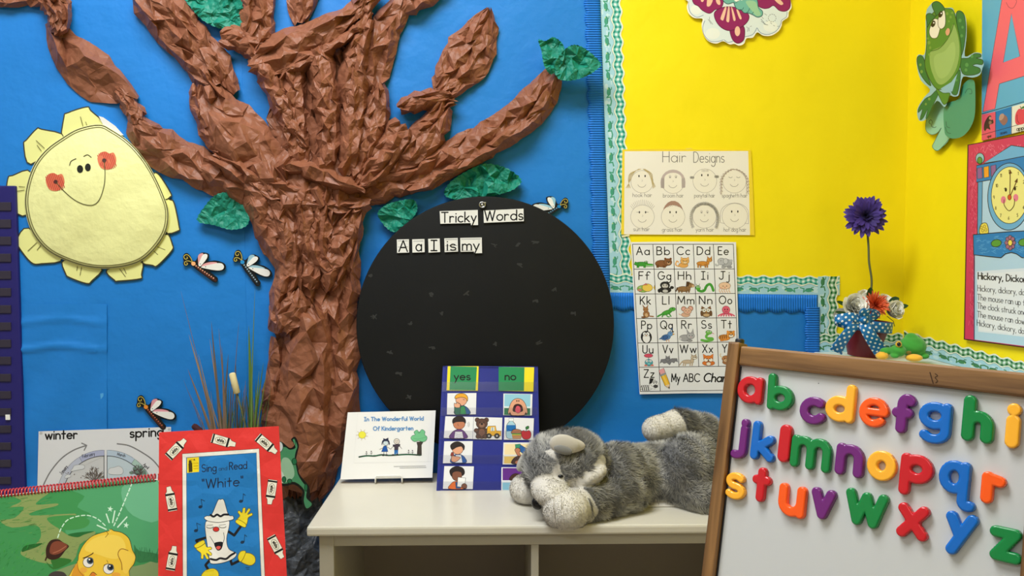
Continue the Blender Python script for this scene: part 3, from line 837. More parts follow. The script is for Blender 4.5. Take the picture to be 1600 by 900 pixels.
# the middle tangle
strip('trunk', [(505, 70, 66), (506, 130, 80), (502, 200, 84), (496, 290, 86)], .003, .12, .05, .25, .2, 3, 30)
strip('trunk_strip', [(450, 90, 22), (455, 160, 24), (462, 220, 22), (470, 262, 18)], .02, .8, .035, .3, .5, 1.8, 31)
strip('trunk_strip', [(496, 72, 20), (508, 150, 22), (514, 210, 20), (512, 262, 18)], .034, .8, .04, .3, .45, 1.4, 32)
strip('trunk_strip', [(556, 70, 18), (556, 150, 20), (548, 215, 22), (540, 275, 18)], .034, .8, .04, .3, .45, 1.6, 33)
strip('trunk_strip', [(592, 130, 14), (585, 185, 22), (572, 235, 24), (552, 285, 16)], .022, .8, .035, .32, .45, 1.6, 34)
strip('trunk_strip', [(408, 96, 16), (436, 155, 18), (455, 190, 14), (476, 230, 10)], .036, .8, .03, .32, .4, 1.4, 35)
strip('trunk_strip', [(632, 195, 26), (610, 230, 26), (585, 265, 22), (556, 292, 14)], .03, .7, .035, .32, .4, 1.6, 36)
# branches
strip('branch', [(-30, -6, 14), (30, -4, 15), (70, -2, 14), (92, 12, 16)], .006, .6, .035, .28, .3, 1.4, 41)
strip('branch', [(74, -6, 22), (90, 14, 22), (92, 34, 20), (86, 54, 18)], .016, .8, .025, .36, .5, 1.6, 42)
strip('branch', [(84, 36, 16), (98, 68, 28), (122, 98, 34), (152, 122, 36), (185, 138, 27), (207, 152, 8)], .005, .32, .075, .30, .28, 1.0, 43, fine=.14)
strip('branch', [(182, 140, 14), (198, 158, 13), (210, 176, 17), (213, 200, 13)], .012, .8, .02, .36, .4, 1.4, 44)
strip('branch', [(206, 178, 10), (222, 205, 24), (262, 238, 33), (310, 260, 31), (350, 278, 30), (398, 306, 30)], .006, .55, .055, .30, .35, 1.5, 45)
strip('branch', [(330, 246, 14), (375, 268, 22), (410, 300, 24), (432, 335, 22)], .032, .6, .05, .3, .3, 1.2, 46)
strip('branch', [(236, -30, 46), (256, 12, 42), (288, 58, 36), (322, 105, 30), (342, 138, 20)], .010, .6, .05, .30, .3, 1.6, 47)
strip('branch', [(322, 60, 12), (345, 100, 17), (362, 135, 16), (372, 150, 8)], .014, .5, .06, .2, .2, 1.0, 48)
strip('branch', [(318, 128, 14), (330, 160, 32), (358, 200, 46), (392, 238, 44), (424, 280, 36), (436, 320, 20)], .022, .50, .07, .28, .2, 1.2, 49, fine=.16)
strip('branch', [(302, 132, 7), (306, 165, 10), (325, 205, 11), (345, 240, 9), (360, 262, 6)], .026, .9, .03, .3, .3, 1.0, 50)
strip('branch', [(402, -30, 34), (402, 20, 30), (398, 60, 30), (400, 90, 24)], .008, .6, .04, .30, .4, 1.6, 51)
strip('branch', [(346, 56, 20), (385, 66, 20), (412, 88, 22), (432, 108, 16)], .020, .6, .035, .34, .3, 1.4, 52)
strip('branch', [(478, -25, 28), (472, 10, 22), (468, 36, 14)], .006, .6, .04, .28, .5, 1.8, 53)
strip('branch', [(392, 104, 16), (430, 88, 36), (470, 72, 34), (510, 48, 26), (548, 24, 18), (580, 0, 12), (600, -20, 12)], .03, .45, .06, .30, .35, 1.8, 54)
strip('branch', [(424, 118, 6), (470, 100, 12), (510, 76, 12), (560, 45, 12), (578, 20, 10)], .036, .9, .03, .3, .3, 1.1, 55)
strip('branch', [(572, -30, 22), (568, 0, 18), (562, 30, 16)], .03, .7, .03, .3, .4, 1.4, 56)
strip('branch', [(690, -30, 26), (652, -8, 26), (622, 14, 22), (602, 44, 26), (590, 84, 26), (584, 126, 20), (586, 150, 10)], .010, .5, .05, .28, .3, 1.4, 57)
strip('branch', [(578, 30, 12), (562, 68, 18), (552, 110, 20), (546, 160, 16)], .036, .7, .045, .26, .25, 1.1, 58)
strip('branch', [(764, 14, 5), (757, 36, 22), (742, 68, 37), (724, 100, 37), (702, 128, 28), (684, 152, 12)], .006, .30, .04, .30, .3, 1.6, 59)
strip('branch', [(624, 170, 12), (654, 158, 16), (686, 150, 12), (704, 148, 8)], .026, .7, .03, .36, .4, 1.4, 60)
strip('branch', [(712, 160, 6), (694, 162, 14), (684, 186, 22), (662, 216, 30), (634, 246, 26), (606, 268, 14)], .016, .6, .035, .34, .4, 1.6, 61)
strip('branch', [(868, 112, 18), (852, 140, 24), (828, 170, 27), (792, 198, 27), (744, 226, 28), (690, 254, 28), (630, 278, 26), (575, 300, 22), (545, 312, 12)], .010, .5, .05, .30, .35, 1.8, 62)
strip('branch', [(868, 118, 8), (838, 172, 12), (800, 208, 14), (750, 240, 14), (700, 270, 12), (640, 296, 12)], .022, .8, .05, .24, .2, 1.0, 63)
strip('branch', [(440, 262, 6), (462, 262, 14), (505, 276, 17), (545, 290, 14), (572, 300, 6)], .056, .7, .045, .28, .3, 1.2, 64)
strip('branch', [(398, 292, 14), (440, 300, 22), (490, 318, 18), (540, 322, 14), (580, 316, 10)], .040, .6, .04, .3, .3, 1.5, 65)

# rock of crumpled grey paper at the foot of the tree
rk = []
ce = sm([(300, 800), (340, 765), (400, 752), (450, 756), (495, 760), (504, 790), (504, 860), (502, 940), (498, 1100), (480, 1250), (300, 1250), (280, 1000)], 8)
def rock_off(px, py):
    r = math.hypot((px - 400) / 125, (py - 1000) / 260)
    return 0.008 + 0.055 * math.sqrt(max(0, 1 - min(1, r) ** 3))
V, F = facet_sheet(ce, rock_off, 15, 5, .0065)
V = [(p[0], p[1], max(p[2], 0.002)) for p in V]
tag(mobj('paper_rock', V, F, M['rock']), 'dark grey crumpled paper rock below the tree trunk', 'paper rock')

# paper leaves
def leaf(name, pts, off, label, seed, tilt=0.02, bump=.25):
    e = sm(pts, 7)
    c = e.mean(0)
    # serrated rim
    n = len(e); dd = e - c; e = c + dd * (1 + .018 * np.array([1 if i % 2 else -1 for i in range(n)]))[:, None]
    rr = np.random.RandomState(seed); th = rr.uniform(0, 6.28)
    ax = np.linalg.svd(e - c)[2][0]; nrm = np.array([-ax[1], ax[0]])
    def f(px, py):
        fold = abs((np.array([px, py]) - c) @ nrm) * MPP
        return float(off + .004 + tilt * .35 + fold * .22)
    V, F = facet_sheet(e, f, 9.5, seed, .0085 * bump / .25)
    o = mobj(name, V, F, M['leaf'])
    return tag(o, label, 'paper leaf', 'green paper leaves')
leaf('paper_leaf', [(286, -12), (330, -22), (372, -6), (380, 20), (378, 44), (350, 46), (320, 34), (300, 14)], .005, 'green paper leaf at the top, between two left branches', 1)
leaf('paper_leaf', [(308, 345), (320, 322), (338, 304), (362, 300), (386, 304), (390, 330), (386, 352), (362, 359), (335, 352)], .003, 'green paper leaf left of the trunk, above the dragonflies', 2, bump=.1)
leaf('paper_leaf', [(590, 336), (600, 322), (622, 314), (646, 312), (652, 328), (640, 346), (622, 362), (606, 358)], .003, 'green paper leaf between the trunk and the black disc', 3)
leaf('paper_leaf', [(694, 302), (704, 284), (728, 268), (758, 256), (790, 262), (814, 280), (806, 294), (780, 304), (740, 312), (708, 312)], .003, 'green paper leaf peeking above the black disc', 4, bump=.35)
leaf('paper_leaf', [(841, 62), (852, 64), (865, 58), (880, 70), (882, 90), (872, 108), (860, 116), (850, 102), (846, 80)], .034, 'smaller upright green leaf at the right branch tip', 5)
leaf('paper_leaf', [(868, 96), (884, 76), (900, 70), (920, 80), (939, 100), (928, 112), (914, 120), (892, 126), (874, 124), (866, 112)], .036, 'larger green leaf pointing right at the right branch tip', 6)
# ================================================================== things pinned to the walls
INK = (38, 36, 34)
# paper sun
def sun_surf(px, py):
    r = math.hypot(px - 158, py - 312) / 130
    return 0.004 + 0.020 * max(0, 1 - r * r) + 0.003 * math.sin(px * .04 + py * .03) * max(0, 1 - r)
sun = thing('paper_sun', BACK.p(140, 440), 'pale yellow paper sun with smiling face and pink cheeks, left of the tree', 'paper sun')
SM = cropmap(0, 160, 3.103)
CC = (470, 455)
a = Art(BACK, 0.001); a.map = SM
def ray_shape(pts, seed):
    a.sheet(sm(pts, 4), (230, 230, 150), 0.0012); a.stroke(sm(pts, 4), 6, (62, 58, 34), closed=True); a.off -= 0.0008
for pts in ([(312, 200), (310, 72), (330, 50), (420, 22), (440, 40), (500, 120)], [(150, 300), (115, 205), (130, 180), (178, 128), (200, 130), (310, 170)],
            [(130, 545), (30, 500), (26, 470), (38, 370), (60, 355), (150, 340)], [(140, 610), (80, 670), (90, 700), (150, 775), (200, 782), (300, 755)],
            [(312, 765), (318, 830), (340, 850), (420, 878), (445, 865), (490, 800)], [(520, 810), (555, 862), (575, 866), (680, 855), (686, 835), (680, 770)],
            [(690, 765), (740, 790), (765, 790), (832, 720), (836, 690), (800, 640)], [(800, 625), (865, 622), (868, 600), (845, 490), (825, 472), (790, 470)],
            [(745, 350), (772, 352), (828, 440), (825, 458), (800, 470), (770, 430)]):
    ray_shape(pts, 0)
for ln in ([(390, 70), (405, 125)], [(415, 95), (425, 120)], [(175, 185), (215, 222)], [(180, 208), (200, 235)], [(65, 432), (118, 425)], [(92, 408), (120, 410)],
           [(135, 720), (178, 680)], [(180, 715), (200, 690)], [(375, 795), (372, 815)], [(395, 800), (388, 838)], [(580, 808), (608, 845)], [(600, 805), (612, 830)],
           [(750, 695), (800, 715)], [(735, 712), (765, 738)], [(825, 540), (842, 548)], [(828, 565), (840, 568)], [(785, 395), (805, 420)]):
    a.stroke(ln, 3, (90, 84, 40), up=False)
a.build('ray', M['print'], sun)
edge = sm([(300, 170), (380, 125), (480, 105), (540, 130), (620, 185), (690, 260), (745, 345), (790, 440), (818, 530), (805, 630), (745, 720), (670, 778), (560, 804), (450, 803), (340, 775), (230, 720), (155, 630), (122, 520), (125, 420), (160, 310), (220, 230)], 5)
ep = np.array([SM(x, y) for x, y in edge])
V, F = fan(ep, (158, 312), 18, lambda x, y, r: sun_surf(x, y))
V += [BACK.p(x, y, 0.0008) for x, y in ep]; n = len(ep); b0 = 1 + 17 * n; b1 = 1 + 18 * n
F += [(b0 + i, b0 + (i + 1) % n, b1 + (i + 1) % n, b1 + i) for i in range(n)]
o = mobj('face', V, F, mat('sun_paper', 0.33, (236, 236, 166), spec=0.5, bumps=(('noise', 16, .5, .012), ('noise', 40, .2, .004)), mottle=(7, .04)), sun, smooth=True); fix_normals(o)
a = Art(BACK, 0.0006, surf=sun_surf); a.map = SM
a.stroke(sm([(x * .985 + 470 * .015, y * .985 + 455 * .015) for x, y in edge], 3), 5, (88, 84, 46), closed=True)
a.stroke(sm([(x * .955 + 470 * .045, y * .955 + 455 * .045) for x, y in edge], 3), 4, (110, 106, 60), closed=True)
for cx, cy in ((267, 386), (518, 282)):
    a.poly(sm([(cx - 46, cy - 10), (cx - 30, cy - 38), (cx - 5, cy - 44), (cx + 10, cy - 34), (cx + 34, cy - 38), (cx + 46, cy), (cx + 30, cy + 30), (cx + 5, cy + 44), (cx - 30, cy + 34)], 3), (216, 120, 84))
    for k in range(-4, 5):
        l = 40 * math.sqrt(1 - (k / 5.2) ** 2)
        a.stroke([(cx + k * 9 - l * .35, cy - l), (cx + k * 9 + l * .35, cy + l)], 4.2, (190, 62, 54), up=False)
    a.z += 1
a.poly(el(388, 323, 15, 19), (28, 30, 22)); a.poly(el(426, 315, 14, 19), (28, 30, 22))
a.stroke(sm([(337, 305), (345, 285), (368, 273)], 6, False), 4, (70, 66, 36)); a.stroke(sm([(406, 262), (424, 254), (442, 266)], 6, False), 4, (70, 66, 36))
a.poly(el(270, 385, 10), (80, 38, 36)); a.poly(el(505, 281, 10), (80, 50, 44))
a.stroke(sm([(272, 388), (310, 430), (360, 472), (410, 495), (455, 496), (485, 465), (505, 400), (509, 340), (505, 285)], 6, False), 3.6, (78, 76, 40))
a.build('drawn_face', M['print'], sun)
a = Art(BACK, 0.0012); a.map = SM
a.sheet([(478, 66), (500, 72), (560, 115), (600, 160), (560, 156), (520, 140), (498, 105)], (228, 228, 222), 0.006); tag(a.build('folded_back', M['print'], sun), 'white folded back corner')

# dragonflies
def dragonfly(fm, label, head, wingtint, body, seed, glitter=(214, 150, 120)):
    """fm maps drawing units to photo pixels"""
    t = thing('dragonfly_cutout', BACK.p(*fm(420, 560)), label, 'dragonfly cutout', 'glittery dragonfly cutouts')
    a = Art(BACK, 0.004); a.map = fm
    a.sheet(sm([(245, 400), (225, 380), (180, 385), (165, 405), (130, 400), (110, 370), (118, 335), (108, 260), (135, 212), (180, 205), (225, 250), (262, 320), (310, 320), (345, 250), (380, 205), (430, 195), (500, 210), (520, 240), (500, 300), (480, 335), (600, 320), (690, 335), (760, 370), (782, 420), (760, 465), (700, 488), (600, 490), (520, 480), (590, 545), (650, 590), (650, 640), (610, 665), (560, 640), (440, 550), (340, 480)], 3), (20, 22, 20), 0.003)
    o = a.build('backing', M['print'], t)
    a = Art(BACK, 0.0071); a.map = fm
    a.stroke(sm([(255, 345), (235, 290), (200, 245), (165, 228), (130, 245), (125, 275), (150, 300), (178, 285), (172, 265)], 4, False), 11, (196, 178, 84), up=False)
    a.stroke(sm([(250, 350), (210, 330), (165, 328), (135, 350), (140, 385), (165, 390), (180, 370), (165, 355)], 4, False), 11, (196, 178, 84))
    a.build('antenna', M['print'], t)
    a = Art(BACK, 0.0071); a.map = fm
    a.stroke(sm([(300, 390), (360, 450), (440, 520), (520, 575), (620, 630)], 4, False), 34, body)
    for k in range(9):
        f = k / 8.0
        a.poly(el(315 + 270 * f, 405 + 190 * f, 13, 13, n=8), glitter, False)
    a.z += 1
    a.build('body', M['print'], t)
    a = Art(BACK, 0.0073); a.map = fm; a.poly(el(272, 370, 34, 32), head); a.build('head', M['print'], t)
    a = Art(BACK, 0.0073); a.map = fm
    a.poly(sm([(355, 400), (345, 320), (345, 250), (380, 212), (425, 212), (420, 280), (390, 370)], 4), wingtint)
    a.sheet(sm([(350, 385), (375, 320), (410, 245), (450, 218), (490, 232), (480, 290), (420, 370), (375, 412)], 4), (240, 240, 234), 0.0012); a.poly(el(378, 374, 9), (120, 124, 124))
    a.build('wing', M['print'], t)
    a = Art(BACK, 0.0074); a.map = fm
    a.poly(sm([(400, 410), (440, 370), (540, 345), (640, 352), (600, 380), (480, 400)], 4), wingtint)
    a.sheet(sm([(388, 425), (440, 405), (560, 378), (660, 360), (720, 370), (748, 410), (735, 455), (680, 475), (590, 470), (480, 450)], 4), (234, 234, 228), 0.0012); a.poly(el(462, 418, 9), (120, 124, 124))
    a.build('wing', M['print'], t)
def aff(fx, fy, tx, ty): return lambda x, y: (fx[0] * x + fx[1] * y + tx, fy[0] * x + fy[1] * y + ty)
dragonfly(aff((.1, 0), (0, .1), 275, 375), 'pink-winged dragonfly cutout with peach head, above the dried reeds', (244, 178, 122), (222, 160, 160), (70, 36, 28), 1)
# turned copies
def placed(cx, cy, ang, k, flip=1):
    ca, sa = math.cos(math.radians(ang)), math.sin(math.radians(ang))
    def f(x, y):
        u, v = (x - 272) * k * flip, (y - 370) * k
        return cx + u * ca - v * sa, cy + u * sa + v * ca
    return f
dragonfly(placed(378.7, 409.5, 18, .098), 'blue-headed dragonfly cutout beside the left edge of the trunk', (40, 140, 200), (150, 190, 204), (28, 34, 40), 2, (150, 170, 180))
dragonfly(placed(228, 636, 13, .098), 'orange-headed dragonfly cutout above the winter and spring chart', (226, 138, 52), (216, 150, 160), (70, 36, 28), 3, (170, 90, 60))
dragonfly(placed(873.5, 322.5, 4, .086, -1), 'blue-headed dragonfly cutout perched on the rim of the black disc', (24, 128, 190), (150, 196, 214), (24, 40, 52), 4, (110, 150, 180))

# hair designs sheet
a = Art(BACK, 0.0016); a.map = cropmap(960, 220, 5.626)
a.sheet([(70, 76), (400, 72), (1200, 82), (1216, 400), (1232, 830), (700, 828), (60, 824)], (246, 216, 60), 0.0012)
a.poly([(90, 92), (1176, 90), (1184, 400), (1192, 828), (85, 822)], (243, 238, 226))
gr = (168, 160, 154); dk = (112, 108, 106)
a.text('Hair', 425, 187, 92, 6, dk, fit=205); a.text('Designs', 697, 190, 92, 6, dk, fit=268)
HD = [((243, 360), 98, 'hook hair', (162, 493), 168, 0), ((515, 365), 98, 'broom hair', (428, 497), 180, 0), ((795, 352), 105, 'ponytail hair', (703, 497), 180, 0), ((1055, 355), 104, 'spaghetti hair', (946, 497), 222, 0),
      ((247, 668), 104, 'sun hair', (168, 793), 142, 0), ((516, 668), 104, 'grass hair', (420, 797), 178, 0), ((792, 665), 104, 'yarn hair', (716, 797), 158, 0), ((1058, 662), 112, 'hot dog hair', (962, 797), 196, 0)]
for k, ((cx, cy), r, tx, tp, wd, _) in enumerate(HD):
    a.poly(el(cx, cy, r, r, n=32), (243, 237, 222), False); a.z += 1
    a.stroke(el(cx, cy, r, r, n=32), 3, gr, closed=True)
    a.text(tx, tp[0], tp[1], 34, 3.2, (118, 112, 108), fit=wd)
    ey = cy - 50 if k < 4 else cy - 40
    if k == 3:
        for s in (-1, 1): a.stroke(arc(cx + s * 34, ey + 8, 16, 12, 20, 160), 3.4, dk)
    else:
        for s in (-1, 1):
            if k in (1, 6): a.stroke(el(cx + s * 26, ey, 8, 13, n=12), 2.6, gr, closed=True); a.poly(el(cx + s * 26, ey + 4, 4, 6, n=8), dk)
            else: a.poly(el(cx + s * 27, ey, 6, 11, n=10), (52, 50, 54))
            if k == 4: a.stroke([(cx + s * 38 - 14, ey), (cx + s * 38 + 14, ey)], 3, dk)
    a.stroke([(cx - 2, cy - 18), (cx + 5, cy - 8), (cx - 3, cy - 2)], 2.4, gr)
    a.stroke(arc(cx - 2, cy + 18, 36, 30, 15, 165), 3.2, (126, 116, 110))
# hair
hc = (196, 176, 128)
for j in range(7):
    a.stroke(sm([(240 - 30 + j * 4, 248), (170 - j * 5, 285), (140 - j * 3, 350), (100 + j * 7, 415)], 4, False), 2.6, hc, up=False); a.stroke(sm([(250 + j * 3, 248), (300 + j * 5, 290), (325 + j * 2, 350), (338 + j * 4, 420 - j * 3)], 4, False), 2.6, hc, up=False)
a.z += 1
br = (196, 180, 178)
a.poly(list(arc(515, 365, 110, 112, 180, 360)) + [(622, 410), (592, 415), (590, 350)] + list(arc(515, 330, 76, 50, 0, -180)) + [(438, 420), (408, 412)], br)
for j in range(9): a.stroke([(412 + j * 3, 330), (410 + j * 3, 414)], 1.6, gr, up=False); a.stroke([(594 + j * 3, 330), (594 + j * 3, 412)], 1.6, gr, up=False)
a.z += 1
for j in range(9): a.stroke([(770 + j * 7, 254), (770 + j * 7, 272)], 2.6, gr, up=False)
for cx, cy in ((682, 320), (898, 312)):
    for j in range(8): a.stroke(el(cx + (j % 4) * 7 - 10, cy + (j // 4) * 6, 8, 7, n=8), 2.2, dk, closed=True, up=False)
a.z += 1
for s in (-1, 1):
    for q in range(2):
        P = []
        for j in range(40):
            f = j / 39; an = math.radians(92 - s * 0 + (f * 150)) if False else None
            x = 1056 + s * (110 * math.sin(min(1, f * 1.5) * math.pi / 2) + 12 * q); y = 250 + 215 * f ** 1.5
            P.append((x + 7 * math.sin(j * 1.6 + q), y + 6 * math.cos(j * 1.6)))
        a.stroke(P, 2.6, (150, 122, 112), up=False)
a.z += 1
for j in range(15):
    an = math.radians(220 + j * 100 / 14); a.stroke([(247 + 106 * math.cos(an), 668 + 106 * math.sin(an)), (247 + 145 * math.cos(an) * .95, 668 + 150 * math.sin(an))], 2.6, gr, up=False)
a.z += 1
a.poly(list(arc(516, 645, 92, 118, 200, 340)) + list(arc(516, 668, 104, 104, -35, -145)), (172, 136, 120))
for j in range(12): a.stroke([(432 + j * 14, 560 + abs(j - 6) * 5), (440 + j * 14, 590 - (6 - abs(j - 6)) * 3)], 3, (132, 98, 88), up=False)
a.z += 1
for j in range(44):
    an = math.radians(150 + j * 240 / 43)
    for q in range(2): a.stroke(el(792 + (112 + q * 12) * math.cos(an), 665 + (108 + q * 12) * math.sin(an) + (abs(an - 4.71) ** 3) * 4, 8, 5, rot=j * 37, n=8), 2.2, (92, 88, 88), closed=True, up=False)
a.z += 1
a.stroke([(970, 728), (930, 718), (932, 640)] + list(arc(1056, 640, 124, 94, 180, 360)) + [(1178, 730), (1146, 724)], 3, gr)
a.poly([(620, 66), (670, 62), (690, 70), (640, 78)], (250, 226, 90)); a.poly([(60, 834), (130, 822), (134, 836), (70, 850)], (238, 232, 190))
tag(a.build('hair_poster', M['lami']), 'white hair designs drawing sheet with eight pencil faces, yellow edged', 'poster')

